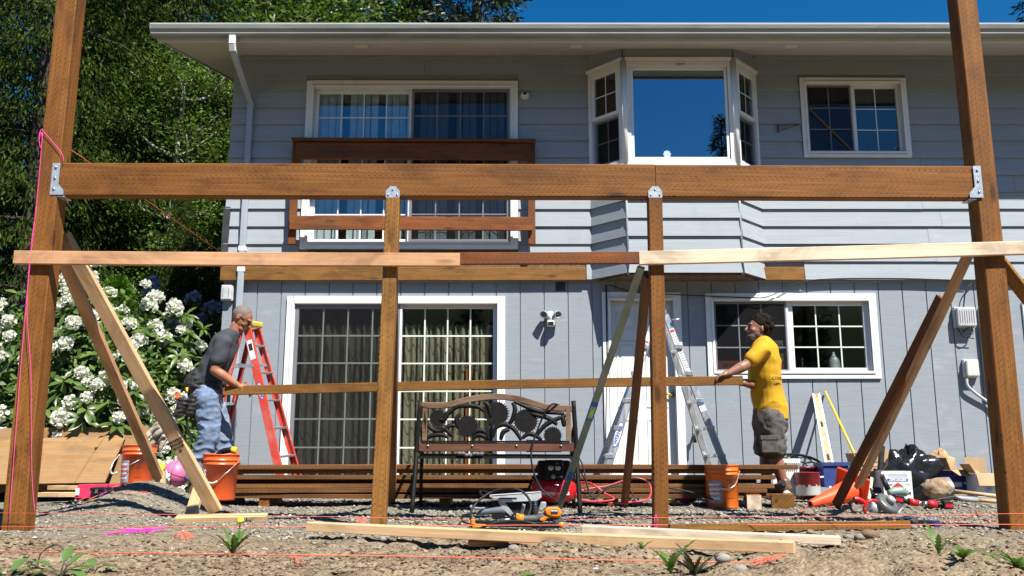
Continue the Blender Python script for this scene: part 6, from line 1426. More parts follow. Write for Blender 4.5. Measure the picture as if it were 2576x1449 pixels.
bk = thing('black_case', 'small black latch case in front of the crimson one', 'case', ((a.x + b_.x) / 2, 7.76, a.z))
MB().bx(a.x, b_.x, 7.7, 7.86, a.z - .04, b_.z - .03).build('case_body', M_['plastic_black'], bk, bevel=.012, seg=2); MB().bx(a.x - .004, b_.x + .004, 7.696, 7.864, b_.z - .03, b_.z).build('case_lid', M_['plastic_black'], bk, bevel=.008, seg=2)
for s in (.3, .7): x = a.x + (b_.x - a.x) * s; MB().bx(x - .012, x + .012, 7.69, 7.6955, b_.z - .05, b_.z - .015).build('latch', M_['steel'], bk)
mk('ballpink', (.60, .14, .30), rough=.45, var=.06, bump=.3, bscale=160)
p = K(1652, 455, 8.3); bp_ = thing('pink_ball', 'pink ball with dark seams behind the gravel mound', 'ball', p - Vector((0, 0, .12)))
MB().ell((0, 0, 0), (.12, .12, .12), None, 24, 16).build('ball_skin', M_['ballpink'], bp_, T(p))
for Mr in (RY(20), RX(90) @ RY(10), RZ(0) @ RY(100)): MB().tube([p + (Mr @ Vector((math.cos(k * .262) * .1195, math.sin(k * .262) * .1195, 0))) for k in range(24)], .0025, 5, closed=True).build('seam', M_['ink'], bp_)
mk('baggreen', (.40, .55, .04), rough=.3, bump=.5, bscale=12, bdist=.02); mk('bagyellow', (.75, .62, .03), rough=.3)
o = crumple('seed_bag', 'green and yellow plastic bag beside the pink ball', K(1445, 465, 8.35), (.12, .09, .115), 'baggreen', 12, .12, facet=False)
MB().ell((0, 0, 0), (.115, .09, .04), None, 14, 8).build('bag_foot', M_['bagyellow'], o, T(K(1445, 525, 8.33))); MB().box((0, 0, 0), (.06, .004, .05)).build('bag_label', M_['inkwhite'], o, T(K(1440, 460, 8.23)) @ RZ(-8))
crumple('clear_wrap', 'crumpled clear plastic wrap between bag and ball', K(1560, 490, 8.2), (.04, .03, .05), 'milky', 6, .3, 'wrap')
# driftwood root
M_['drift'] = pmat('driftwood_grey', (.36, .31, .26), .9, .3, 6, .8, 25, stretch=(1, 1, 1), bdist=.015)
dr = thing('driftwood', 'twisted grey driftwood root under the rhododendron', 'driftwood', K(1450, 260, 8.95)); q = random.Random(8)
for k, pts in enumerate(([(1380, 75), (1450, 30), (1560, -30)], [(1400, 180), (1470, 90), (1550, 20)], [(1330, 250), (1420, 180), (1530, 60), (1600, 30)], [(1440, 260), (1480, 170), (1540, 90)], [(1290, 200), (1360, 130), (1420, 60), (1500, 10)], [(1500, 230), (1530, 150), (1570, 60)], [(1420, 40), (1500, -20), (1640, -60)])):
    P_ = smoothpts([K(x, y, 8.95 + q.uniform(-.08, .08)) for x, y in pts], 5); MB().tube(P_, [.03 * (1.15 - abs(i / len(P_) - .6)) for i in range(len(P_))], 7).build('root', M_['drift'], dr)
# ================================================================== the carried board
board('carried_board', 'long narrow treated board carried level between the two men', at(566, 983, 8.20), at(1868, 957, 8.10), .038, .083, 'treated2', up=(0, 0, 1))
# ================================================================== people
from mathutils import noise as mnoise
from mathutils.bvhtree import BVHTree
def ball(mb, c, r, M=None):
    r = r if isinstance(r, (tuple, list)) else (r, r, r)
    if M is None: mb.ell(tuple(c), r, None, 20, 14)
    else: mb.ell((0, 0, 0), r, T(c) @ M, 20, 14)
def limb(mb, pts, rs, flat=None):
    pts = [Vector(p) for p in pts]
    for p, r in zip(pts, rs): ball(mb, p, r)
    for a, b_, ra, rb in zip(pts[:-1], pts[1:], rs[:-1], rs[1:]): mb.tube([a, b_], [ra * .995, rb * .995], 18)
def blob(name, mb, mat, parent, voxel=.007, smooth=4, fold=0., fscale=(9, 9, 9), seed=0, thick=None):
    me = mb.mesh(name); o = bpy.data.objects.new(name, me); COL.objects.link(o)
    m = o.modifiers.new('r', 'REMESH'); m.mode = 'VOXEL'; m.voxel_size = voxel; m.use_smooth_shade = True
    s = o.modifiers.new('s', 'SMOOTH'); s.iterations = smooth; s.factor = .5
    dg = bpy.context.evaluated_depsgraph_get(); dg.update()
    me2 = bpy.data.meshes.new_from_object(o.evaluated_get(dg)); bpy.data.objects.remove(o); me2.name = name
    if fold:
        nn = [v.normal.copy() for v in me2.vertices]
        for v, n in zip(me2.vertices, nn):
            p = Vector((v.co.x * fscale[0], v.co.y * fscale[1], v.co.z * fscale[2])) + Vector((seed * 7.1, seed * 3.3, 0))
            h = 1 - abs(mnoise.noise(p)) * 2.2 + .5 * mnoise.noise(p * 2.3)
            v.co += n * fold * (h - .45)
    me2.polygons.foreach_set('use_smooth', [True] * len(me2.polygons)); me2.materials.clear(); me2.update()
    return obj(name, me2, M_[mat], parent)
def on_surface(me_obj, txt_me, off=.002):
    bv = BVHTree.FromPolygons([v.co.copy() for v in me_obj.data.vertices], [tuple(p.vertices) for p in me_obj.data.polygons])
    for v in txt_me.vertices:
        hit = bv.ray_cast(Vector((v.co.x, 6.5, v.co.z)), Vector((0, 1, 0)))
        if hit[0] is not None: v.co.y = hit[0].y - off
    return txt_me
def hand(mb, w, fdir, pdir, L=.085, curl=70, side=1):
    """w wrist, fdir direction of the fingers, pdir palm normal (towards what is held)"""
    f = Vector(fdir).normalized(); p = (Vector(pdir) - f * Vector(pdir).dot(f)).normalized(); s = f.cross(p)
    Mx = Matrix((f, s, p)).transposed()
    limb(mb, [w, w + f * .03], [.027, .03]); ball(mb, w + f * .055, (.045, .042, .019), Mx.to_4x4())
    for k, (o_, ln) in enumerate(((-.030, .074), (-.010, .082), (.010, .077), (.029, .062))):
        b0 = w + f * .085 + s * o_; a1, a2 = R(curl * .5), R(curl * 1.1)
        d1 = f * math.cos(a1) + p * math.sin(a1); d2 = f * math.cos(a2) + p * math.sin(a2); a3 = R(min(175, curl * 1.7)); d3 = f * math.cos(a3) + p * math.sin(a3)
        limb(mb, [b0 - f * .02, b0, b0 + d1 * ln * .45, b0 + d1 * ln * .45 + d2 * ln * .32, b0 + d1 * ln * .45 + d2 * ln * .32 + d3 * ln * .25], [.010, .0105, .0095, .009, .0075])
    t0 = w + f * .025 + s * (-.034 * side); limb(mb, [t0, t0 + (f * .6 - s * .55 * side + p * .5).normalized() * .04, t0 + (f * .9 - s * .25 * side + p * .8).normalized() * .075], [.013, .0115, .009])
mk('skin1', (.33, .135, .072), rough=.5, var=.14, scale=12, bump=.2, bscale=70); mk('skin2', (.27, .125, .08), rough=.5, var=.14, scale=12, bump=.2, bscale=70)
mk('stubble', (.15, .118, .10), rough=.75, var=.2, scale=50, bump=.3, bscale=300); mk('hairdark', (.018, .012, .009), rough=.95, spec=.1, var=.4, scale=40, bump=1., bscale=120, bdist=.01); mk('beard', (.075, .058, .048), rough=.8, var=.6, scale=60, bump=.8, bscale=200)
mk('teegrey', (.040, .044, .055), rough=.9, var=.12, scale=6, bump=.3, bscale=200); mk('teeyellow', (.52, .285, .006), rough=.9, var=.05, scale=6, bump=.3, bscale=200)
M_['denim'] = pmat('faded_denim', (.155, .215, .33), .9, .35, 7, .5, 260, dirt=(.36, .34, .30), dirt_amt=.5); M_['camo'] = pmat('grey_camouflage_cloth', (.085, .075, .066), .92, .5, 17, .4, 200, dirt=(.045, .04, .036), dirt_amt=.9)
mk('bootbrown', (.12, .078, .048), rough=.8, dirt=(.25, .2, .14)); mk('sock', (.62, .60, .55), rough=.95, bump=.6, bscale=120, stretch=(1, 1, 6)); mk('leatherblack', (.02, .019, .018), rough=.6, dirt=(.09, .085, .08), dirt_amt=.7); mk('orangeplastic', (.85, .13, .01), rough=.4)

# ---- man in the dark T-shirt
Z1 = zoomed(740, 1200, 2.898); Z6 = zoomed(600, 1150, 1.449)
Y1 = 8.34
def A(zx, zy, y=Y1): return at(*Z1(zx, zy), y)
def A6(zx, zy, y=Y1): return at(*Z6(zx, zy), y)
foot1 = A6(350, 1170); g1 = gz(foot1.x, Y1)
man1 = thing('person', 'man in dark grey T-shirt, jeans and tool belt bending over the board', 'person', (foot1.x, Y1, g1))
body = MB()
hc = A(668, 205); fd = Vector((.78, 0, -.62)).normalized(); upv = Vector((.62, 0, .78)).normalized()      # face looks right and down
Hm = Matrix((fd, Vector((0, 1, 0)), upv)).transposed().to_4x4(); Hm.translation = hc
def H(x, y, z): return Hm @ Vector((x, y, z))
Hr = Hm.to_3x3().to_4x4()
ball(body, H(-.012, 0, .012), (.098, .074, .092), Hr); ball(body, H(.022, 0, -.03), (.072, .064, .075), Hr)
ball(body, H(.055, 0, -.085), (.045, .048, .034), Hr); ball(body, H(.078, 0, -.098), (.020, .022, .018), Hr)     # jaw and chin
limb(body, [H(.086, 0, .008), H(.112, 0, -.030), H(.098, 0, -.042)], [.010, .014, .013])                       # nose
ball(body, H(.082, 0, .022), (.014, .05, .011), Hr); ball(body, H(.088, 0, -.070), (.012, .022, .007), Hr); ball(body, H(.088, 0, -.058), (.012, .021, .006), Hr)
for s in (-1, 1):
    ball(body, H(-.012, s * .073, -.012), (.019, .009, .031), Hr); ball(body, H(.06, s * .04, -.035), (.025, .018, .02), Hr)
limb(body, [A(600, 300), A(560, 400), A(520, 450)], [.056, .062, .075])
shR, shL = A(445, 500, Y1 - .185), A(480, 500, Y1 + .185)
elR, wrR = A(345, 815, Y1 - .225), A(625, 1000, Y1 - .14); elL, wrL = A(400, 830, Y1 + .22), A(600, 1010, Y1 + .02)
for (sh, el, wr) in ((shR, elR, wrR), (shL, elL, wrL)): limb(body, [sh, sh.lerp(el, .45), el, el.lerp(wr, .28), el.lerp(wr, .7), wr], [.058, .052, .043, .047, .036, .028])
hand(body, wrR, (.9, .1, -.35), (.0, .75, -.5), curl=58, side=-1); hand(body, wrL, (.9, -.1, -.3), (.0, -.7, .5), curl=62, side=1)
pel = A(275, 1060); limb(body, [A(480, 520), A(380, 720), A(300, 900), pel], [.07, .085, .085, .1])
hipR, hipL = A6(330, 640, Y1 - .1), A6(345, 640, Y1 + .1)
knR, anR = A6(345, 850, Y1 - .1), A6(262, 1085, Y1 - .06); knL, anL = A6(420, 850, Y1 + .12), A6(420, 1105, Y1 + .14)
for (h, k, a) in ((hipR, knR, anR), (hipL, knL, anL)): limb(body, [h, h.lerp(k, .5), k, k.lerp(a, .35), a], [.09, .078, .058, .056, .04])
blob('body', body, 'skin1', man1, .0055, 4)
sh = MB()
limb(sh, [shR, shR.lerp(elR, .62)], [.08, .078]); limb(sh, [shL, shL.lerp(elL, .62)], [.08, .078])
tor = [(A(505, 440), .085, .15), (A(470, 500), .115, .195), (A(420, 620), .135, .19), (A(355, 760), .135, .175), (A(290, 890), .132, .165), (A(240, 955), .13, .165)]
ax1 = (A(505, 440) - A(240, 955)).normalized(); tx = Vector((0, 1, 0)).cross(ax1).normalized(); Mt_ = Matrix((tx, Vector((0, 1, 0)), ax1)).transposed().to_4x4()
for (c, a, b_), (c2, a2, b2_) in zip(tor[:-1], tor[1:]):
    for k in range(5): ball(sh, c.lerp(c2, k / 5), (a + (a2 - a) * k / 5, b_ + (b2_ - b_) * k / 5, .09), Mt_)
limb(sh, [A(560, 400), A(525, 450)], [.066, .085]); ball(sh, A(330, 930), (.12, .15, .07), Mt_)
shirt1 = blob('shirt', sh, 'teegrey', man1, .008, 6, .011, (7, 5, 5), 1)
jn = MB()
limb(jn, [A6(310, 590), A6(325, 660)], [.145, .15])
for (h, k, a) in ((hipR, knR, anR), (hipL, knL, anL)): limb(jn, [h, h.lerp(k, .5), k, k.lerp(a, .5), a + Vector((0, 0, -.0))], [.125, .112, .092, .092, .088])
blob('jeans', jn, 'denim', man1, .008, 4, .013, (8, 8, 13), 2)
hp_ = MB(); ball(hp_, H(-.020, 0, .020), (.096, .0768, .0905), Hr); blob('hair', hp_, 'stubble', man1, .006, 1)
bt_ = MB()
for a, s in ((anR, -.05), (anL, .03)): z = gz(a.x, a.y); limb(bt_, [Vector((a.x - .03, a.y, z + .05)), Vector((a.x + .12, a.y, z + .035)), Vector((a.x + .19, a.y, z + .03))], [.052, .045, .035]); limb(bt_, [Vector((a.x, a.y, z + .06)), a], [.055, .055])
blob('boots', bt_, 'bootbrown', man1, .009, 3)
mb = MB()
for s in (-1, 1):
    mb.tube([H(-.015, s * .079, .004), H(.095, s * .055, .002)], .0035, 6)
    mb.tube([H(.098, s * .033 + .022 * math.cos(k * .785), -.006 + .016 * math.sin(k * .785)) for k in range(8)], .0028, 5, closed=True)
mb.tube([H(.102, -.011, -.003), H(.106, 0, .0), H(.102, .011, -.003)], .0028, 5); mb.build('glasses', M_['plastic_black'], man1)
mb = MB()
for s in (-1, 1): ball(mb, H(.089, s * .033, -.003), (.008, .012, .007), Hr)
mb.build('eyes', M_['ink'], man1)
# belt and pouches
bl_ = thing_belt = MB()
c = A6(325, 590); pts = [c + Vector((math.cos(k * .2618) * .155, math.sin(k * .2618) * .165, -.06 * math.cos(k * .2618))) for k in range(24)]
ap = MB(); limb(ap, [A6(300, 560), A6(315, 600)], [.158, .160]); ball(ap, A6(365, 590, Y1 - .06), (.09, .12, .10)); blob('work_apron', ap, 'leatherblack', man1, .009, 4, .014, (11, 9, 11), 3)
MB().tube(pts, .02, 8, closed=True).build('tool_belt', M_['leatherblack'], man1)
def pouch(cx, cy, w, h, y, rot):
    pm = MB(); c_ = A6(cx, cy, y)
    for k in range(5): ball(pm, c_ + Vector((.012 * k * rot / 10, 0, -h + h * .45 * k)), (w * (.8 + .07 * k), .05 + .004 * k, h * .42))
    return blob('pouch', pm, 'leatherblack', man1, .007, 3, .008, (14, 12, 14), cx)
pouch(170, 690, .062, .075, Y1 - .12, 10); pouch(238, 675, .05, .08, Y1 - .16, 8)
p_ = A6(160, 625, Y1 - .12); MB().prism([(-.04, -.01), (.045, 0), (.02, .016), (-.035, .012)], -.008, .008, T(p_) @ RX(90) @ RZ(-8)).build('speed_square', M_['orangeplastic'], man1)
MB().tube([A6(150, 655, Y1 - .13), A6(165, 632, Y1 - .13)], .012, 8).build('pliers_grip', M_['inkred'], man1); MB().tube([A6(212, 650, Y1 - .16), A6(208, 615, Y1 - .16)], .012, 8).build('chisel_handle', M_['skywhite'], man1); MB().tube([A6(215, 610, Y1 - .12), A6(215, 580, Y1 - .12)], .013, 8).build('knife_handle', M_['toolyellow'], man1)
MB().tube(smoothpts([A6(205, 745, Y1 - .15), A6(225, 830, Y1 - .16), A6(250, 900, Y1 - .16)], 4), [.011] * 9, 8).build('hammer_handle', M_['plastic_black'], man1)

# ---- man in the yellow T-shirt
Z2 = zoomed(2860, 1240, 3.018); Z5 = zoomed(2700, 1050, 1.317)
Y2 = 8.36
def Bq(zx, zy, y=Y2): return at(*Z2(zx, zy), y)
def B5(zx, zy, y=Y2): return at(*Z5(zx, zy), y)
ft = B5(560, 1240); man2 = thing('person', 'bearded man in yellow T-shirt and camouflage shorts leaning on the board', 'person', (ft.x, Y2, .13))
body = MB(); hc = Bq(520, 210); fd = Vector((-.985, -.05, .05)).normalized(); upv = Vector((.04, 0, 1)); lat = upv.cross(fd).normalized(); upv = fd.cross(lat).normalized()
Hm = Matrix((fd, lat, upv)).transposed().to_4x4(); Hm.translation = hc; Hr = Hm.to_3x3().to_4x4()
ball(body, H(-.015, 0, .012), (.095, .074, .09), Hr); ball(body, H(.022, 0, -.03), (.072, .064, .078), Hr); ball(body, H(.05, 0, -.085), (.05, .05, .035), Hr)
limb(body, [H(.086, 0, .012), H(.118, 0, -.030), H(.098, 0, -.043)], [.011, .015, .014]); ball(body, H(.082, 0, .024), (.016, .05, .012), Hr); ball(body, H(.088, 0, -.066), (.012, .022, .008), Hr)
for s in (-1, 1): ball(body, H(-.02, s * .074, -.02), (.019, .010, .03), Hr); ball(body, H(.058, s * .042, -.032), (.026, .02, .02), Hr)
limb(body, [Bq(545, 320), Bq(560, 400), Bq(575, 440)], [.062, .068, .085])
sL, sR = Bq(570, 480, Y2 - .19), Bq(575, 480, Y2 + .19)
eL, wL = Bq(375, 665, Y2 - .24), Bq(165, 765, Y2 - .27); eR, wR = Bq(470, 905, Y2 - .02), Bq(345, 880, Y2 - .17)
limb(body, [sL, sL.lerp(eL, .5), eL, eL.lerp(wL, .3), wL], [.064, .058, .047, .050, .031]); limb(body, [sR, Bq(530, 780, Y2 + .16), eR, wR], [.06, .05, .046, .033])
hand(body, wL, (-.95, .0, -.22), (.05, .12, -1), curl=42, side=1); hand(body, wR, (-.9, -.2, -.05), (.0, -.15, 1), curl=72, side=1)
limb(body, [Bq(590, 500), Bq(620, 800), Bq(650, 1150)], [.09, .1, .1])
hiL, hiR = B5(505, 830, Y2 - .1), B5(495, 830, Y2 + .1); knL, knR = B5(525, 1010, Y2 - .09), B5(480, 1010, Y2 + .1); aL, aR = B5(578, 1195, Y2 - .06), B5(482, 1195, Y2 + .1)
for (h, k, a) in ((hiL, knL, aL), (hiR, knR, aR)): limb(body, [h, h.lerp(k, .5), k, k.lerp(a, .3), k.lerp(a, .75), a], [.095, .085, .06, .062, .045, .038])
blob('body', body, 'skin2', man2, .0055, 4)
sh = MB(); limb(sh, [sL, sL.lerp(eL, .62)], [.082, .074]); limb(sh, [sR, Bq(545, 700, Y2 + .18)], [.08, .08])
tor = [(Bq(575, 430), .09, .14), (Bq(585, 490), .125, .2), (Bq(595, 620), .148, .2), (Bq(605, 760), .152, .19), (Bq(620, 900), .150, .185), (Bq(640, 1040), .150, .182), (Bq(660, 1160), .152, .182), (Bq(668, 1215), .152, .18)]
for (c, a, b_), (c2, a2, b2_) in zip(tor[:-1], tor[1:]):
    for k in range(5): ball(sh, c.lerp(c2, k / 5), (a + (a2 - a) * k / 5, b_ + (b2_ - b_) * k / 5, .09))
hem = Bq(668, 1225); sh.lathe([(.15, -.075), (.154, .05), (.14, .1)], 28, T(hem) @ Matrix.Diagonal((1, 1.2, 1, 1)))
shirt2 = blob('shirt', sh, 'teeyellow', man2, .008, 6, .014, (4, 4, 5), 5)
def shirt_text(tx, size, zx, zy):
    me = text_mesh(tx, size, 0, .0012, align='LEFT'); p = Bq(zx, zy); 
    for v in me.vertices: v.co = Vector((p.x + v.co.x, p.y, p.z + v.co.y))
    obj('lettering', on_surface(shirt2, me), M_['ink'], man2)
shirt_text('CONS', .04, 615, 845); shirt_text('1-877-', .03, 640, 912)
so = MB(); limb(so, [B5(503, 800), B5(500, 850)], [.158, .162])
for (h, k) in ((hiL, knL), (hiR, knR)): limb(so, [h, h.lerp(k, .5), k + Vector((0, 0, .06))], [.128, .12, .114])
blob('shorts', so, 'camo', man2, .008, 4, .012, (9, 8, 11), 6)
pk = B5(497, 960, Y2 - .208); MB().bx(-.075, .075, -.012, .012, -.075, .075).build('cargo_pocket', M_['camo'], man2, T(pk) @ RZ(-6), bevel=.01); MB().bx(-.08, .08, -.014, .012, -.02, .02).build('pocket_flap', M_['camo'], man2, T(pk + Vector((0, -.004, .062))) @ RZ(-6), bevel=.006)
for k, a in ((knL, aL), (knR, aR)):
    sk = MB(); limb(sk, [k.lerp(a, .78), a, a + Vector((0, 0, -.03))], [.05, .047, .05]); blob('sock', sk, 'sock', man2, .006, 2)
    bo = MB(); z = .13; limb(bo, [Vector((a.x + .015, a.y, z + .045)), Vector((a.x - .08, a.y - .01, z + .04)), Vector((a.x - .15, a.y - .02, z + .032))], [.05, .046, .036]); limb(bo, [Vector((a.x, a.y, z + .06)), Vector((a.x, a.y, z + .10))], [.054, .052]); blob('boot', bo, 'bootbrown', man2, .007, 3)
hr = MB(); q = random.Random(6)
ball(hr, H(-.035, 0, .042), (.1, .088, .09), Hr); ball(hr, H(-.065, 0, -.03), (.06, .075, .075), Hr)
for k in range(90):
    a_ = q.uniform(0, 6.283); t_ = q.uniform(.0, 1.0); el = q.uniform(-.5, 1.5)
    d = Vector((math.cos(a_) * math.cos(el), math.sin(a_) * math.cos(el), math.sin(el)))
    if d.x > .5 and d.z < .5: continue
    if d.x > .1 and d.z < .1: continue
    ball(hr, H(-.038 + d.x * .094, d.y * .084, .028 + d.z * .09), q.uniform(.018, .032))
blob('hair', hr, 'hairdark', man2, .006, 1)
be = MB(); ball(be, H(.055, 0, -.095), (.052, .054, .040), Hr); ball(be, H(.020, 0, -.075), (.055, .069, .040), Hr); ball(be, H(.090, 0, -.053), (.012, .03, .008), Hr); ball(be, H(.078, 0, -.118), (.03, .035, .022), Hr)
for k in range(50): ball(be, H(.05 + q.uniform(-.06, .055), q.uniform(-.05, .05), -.11 + q.uniform(-.02, .035)), q.uniform(.008, .014))
blob('beard', be, 'beard', man2, .006, 1)
mb = MB()
for s in (-1, 1): ball(mb, H(.088, s * .033, .0), (.008, .012, .006), Hr); mb.tube([H(.09, s * .015, .02), H(.088, s * .05, .022)], .005, 5)
mb.build('eyes', M_['ink'], man2)
# ================================================================== trees and shrubs
def quads_from(P, A, B):
    """leaf quads: centre line base P, length vector A, half width vector B (diamond-ish)"""
    n = len(P)
    V = np.stack([P, P + A * .45 + B, P + A, P + A * .45 - B], 1).reshape(-1, 3)
    F = np.arange(n * 4).reshape(n, 4)
    return V, F
def rand_dirs(r, n):
    v = r.normal(size=(n, 3)); return v / np.linalg.norm(v, axis=1, keepdims=True)
def conifer_crown(seed, h, rad, nbr, per, leaf=(.16, .035), droop=.45, z0=.05, hang=.6, curve=.8):
    r = np.random.default_rng(seed); Ps, As, Bs = [], [], []
    limbs = MB()
    for i in range(nbr):
        u = (i + r.random()) / nbr; z = h * (z0 + (1 - z0) * u); L = rad * (1 - u) ** curve * r.uniform(.65, 1.12) + .12
        az = i * 2.399 + r.uniform(-.4, .4); d = np.array([math.cos(az), math.sin(az), 0]); s = np.array([-d[1], d[0], 0])
        m = max(6, int(per * (L / rad) ** .8))
        t = r.uniform(.12, 1, m) ** .75
        lat = r.normal(0, .17, m) * L * (1 - t * .45)
        base = np.outer(t * L, d) + np.outer(lat, s)
        base[:, 2] = z + .1 * L * t - droop * L * t ** 2 - .25 * np.abs(lat) + r.normal(0, .05, m)
        k = 9
        P = np.repeat(base, k, 0) + r.normal(0, .10, (m * k, 3)) * np.array([1, 1, .8])
        dirs = np.outer(np.repeat(t * .5 + .25, k), d) + r.normal(0, .42, (m * k, 3)) + np.outer(np.repeat(lat / L * 2, k), s)
        dirs[:, 2] -= hang * r.uniform(.5, 1.5, m * k)
        dirs /= np.linalg.norm(dirs, axis=1, keepdims=True)
        ln = leaf[0] * r.uniform(.6, 1.5, (m * k, 1))
        side = np.cross(dirs, rand_dirs(r, m * k)); side /= np.linalg.norm(side, axis=1, keepdims=True) + 1e-6
        Ps.append(P); As.append(dirs * ln); Bs.append(side * leaf[1] * r.uniform(.6, 1.4, (m * k, 1)))
        if i % 3 == 0:
            pts = [(d[0] * L * q, d[1] * L * q, z + .1 * L * q - droop * L * q * q) for q in (0, .3, .6, .9)]
            limbs.tube(pts, [.035, .025, .016, .006], 4)
    V, F = quads_from(np.concatenate(Ps), np.concatenate(As), np.concatenate(Bs))
    return np_mesh('crown', V, F), limbs
M_['cedar'] = leafmat('cedar_foliage', [(.007, .016, .003), (.020, .037, .006), (.042, .070, .011), (.095, .130, .022)], .3, .8, .06)
M_['fir'] = leafmat('fir_foliage', [(.010, .018, .010), (.022, .036, .016), (.04, .06, .022)], .15)
M_['alder'] = leafmat('alder_foliage', [(.028, .055, .010), (.060, .115, .016), (.11, .19, .028), (.18, .26, .045)], .45, .55, .25)
M_['bark'] = pmat('dark_bark', (.055, .042, .032), .95, .45, 4, .8, 22, stretch=(1, 1, .3), bdist=.02)
M_['birch'] = pmat('pale_alder_bark', (.34, .32, .28), .85, .35, 5, .4, 20, dirt=(.08, .075, .06), dirt_amt=.7)
def trunk_mesh(h, r0, seed, lean=(0, 0), limbs=None):
    q = random.Random(seed); pts, rs = [], []
    for i in range(9):
        t = i / 8; pts.append((lean[0] * t + q.uniform(-.06, .06), lean[1] * t + q.uniform(-.06, .06), h * t - .2 * (i == 0))); rs.append(r0 * (1 - t) ** .8 + .02)
    mb = limbs or MB(); mb.tube(smoothpts(pts, 2), [r0 * (1 - k / 16) ** .8 + .02 for k in range(17)], 9)
    return mb.mesh('trunk')
def place_tree(name, label, crown, trunk, cm, tm, loc, sc=1., rot=0., group=None, sz=1.):
    Mt = T(loc) @ RZ(rot) @ Matrix.Diagonal((sc, sc, sc * sz, 1))
    t = thing(name, label, 'tree', M=T(loc), group=group)
    obj('trunk', trunk, tm, t, Mt); obj('crown', crown, cm, t, Mt)
    return t
cc1, lb1 = conifer_crown(21, 15, 2.9, 210, 62, (.105, .0145), .5, .04, 1.0, .7)
ct1 = trunk_mesh(15, .26, 2, limbs=lb1)
cc2, lb2 = conifer_crown(33, 13, 2.4, 180, 56, (.10, .014), .55, .03, 1.1, .7)
ct2 = trunk_mesh(13, .22, 5, limbs=lb2)
fc1, lf1 = conifer_crown(55, 16, 2.6, 170, 34, (.17, .026), .12, .08, .15, .85)
ft1 = trunk_mesh(16, .24, 7, limbs=lf1)
GC = 'cedars and firs behind the site'
place_tree('cedar_tree', 'dark drooping cedar behind the left post', cc1, ct1, M_['cedar'], M_['bark'], (-7.9, 14.2, 0), 1.0, 0, GC)
place_tree('cedar_tree', 'dark cedar at the left edge of the view', cc2, ct2, M_['cedar'], M_['bark'], (-10.6, 14.9, .1), 1.15, 70, GC)
place_tree('cedar_tree', 'cedar with hanging sprays beside the rhododendron', cc2, ct2, M_['cedar'], M_['bark'], (-6.35, 15.9, 0), 1.0, 200, GC)
place_tree('cedar_tree', 'cedar standing in shade deeper in the grove', cc1, ct1, M_['cedar'], M_['bark'], (-8.9, 19.5, .1), 1.2, 120, GC)
place_tree('cedar_tree', 'young cedar low behind the rhododendron', cc2, ct2, M_['cedar'], M_['bark'], (-5.2, 13.6, 0), .36, 10, GC)
place_tree('cedar_tree', 'far cedar closing the gap beside the house', cc1, ct1, M_['cedar'], M_['bark'], (-7.0, 25.5, .3), 1.25, 300, GC)
# tall conifers beyond the roof
def sky_tree(name, label, px, Y, sc, sz, rot, cr=fc1, tr=ft1, cm='fir'):
    X = (px - 1288) / FPX * (Y * CP + 13 * SP)
    return place_tree(name, label, cr, tr, M_[cm], M_['bark'], (X, Y, .3), sc, rot, GC, sz)
sky_tree('fir_tree', 'dark fir rising over the roof next to the blue sky', 1205, 24.5, 1.15, 1.15, 0)
sky_tree('cedar_tree', 'cedar rising over the middle of the roof', 1075, 26, 1.1, 1.2, 40, cc1, ct1, 'cedar')
sky_tree('fir_tree', 'dark fir behind the cedar over the roof', 930, 29, 1.4, 1.2, 80)
sky_tree('fir_tree', 'fir whose branch tips enter the upper right corner', 2700, 24.0, 1.12, 1.2, 150)
# broadleaf trees
def broadleaf(seed, h, nl, per, spread, leaf=.085, lean=(0, 0)):
    r = np.random.default_rng(seed); q = random.Random(seed)
    wood_ = MB(); Ps = []
    pts = smoothpts([(0, 0, -.2), (lean[0] * .3 + .1, lean[1] * .3, h * .3), (lean[0] * .6 - .1, lean[1] * .6 + .1, h * .6), (lean[0], lean[1], h * .95)], 5)
    wood_.tube(pts, [.17 * (1 - i / len(pts)) + .02 for i in range(len(pts))], 8)
    for i in range(nl):
        t = .12 + .86 * (i + r.random()) / nl; b0 = pts[min(len(pts) - 1, int(t * len(pts)))]
        az = i * 2.4 + r.uniform(-.5, .5); L = spread * (1 - .55 * t) * r.uniform(.6, 1.15); up_ = r.uniform(.15, .75)
        d = Vector((math.cos(az), math.sin(az), up_)).normalized()
        e = b0 + d * L; mpt = b0 + d * L * .5 + Vector((0, 0, -.12 * L)) + Vector((q.uniform(-.2, .2), q.uniform(-.2, .2), 0))
        lim = smoothpts([b0, mpt, e], 4); wood_.tube(lim, [.055 * (1 - k / len(lim)) + .008 for k in range(len(lim))], 5)
        for k in range(6):
            tt = q.uniform(.35, 1.05); c0 = b0.lerp(e, tt) + Vector((q.gauss(0, .28), q.gauss(0, .28), q.gauss(0, .2)))
            wood_.tube([b0.lerp(e, tt * .9), c0], [.010, .004], 3)
            n = int(per * r.uniform(.5, 1.4)); Ps.append(np.array(c0) + r.normal(0, 1, (n, 3)) * np.array([.34, .34, .2]))
    P = np.concatenate(Ps); n = len(P)
    A = rand_dirs(r, n) * np.array([1, 1, .5]); A[:, 2] -= .25; A *= leaf * r.uniform(.6, 1.4, (n, 1)); nn = rand_dirs(r, n) + np.array([0, 0, .9])
    B = np.cross(A, nn); B /= np.linalg.norm(B, axis=1, keepdims=True) + 1e-6; B *= leaf * .42
    V, F = quads_from(P, A, B)
    return np_mesh('crown', V, F), wood_.mesh('trunk')
ac1, at1 = broadleaf(5, 12, 46, 95, 3.0, .10, (.6, 0)); ac2, at2 = broadleaf(9, 14, 50, 95, 3.3, .11, (-.8, .3))
GA = 'leafy trees beside and behind the house'
place_tree('alder_tree', 'leafy alder with pale branches just left of the roof corner', ac1, at1, M_['alder'], M_['birch'], (-5.9, 17.2, 0), 1.0, 0, GA)
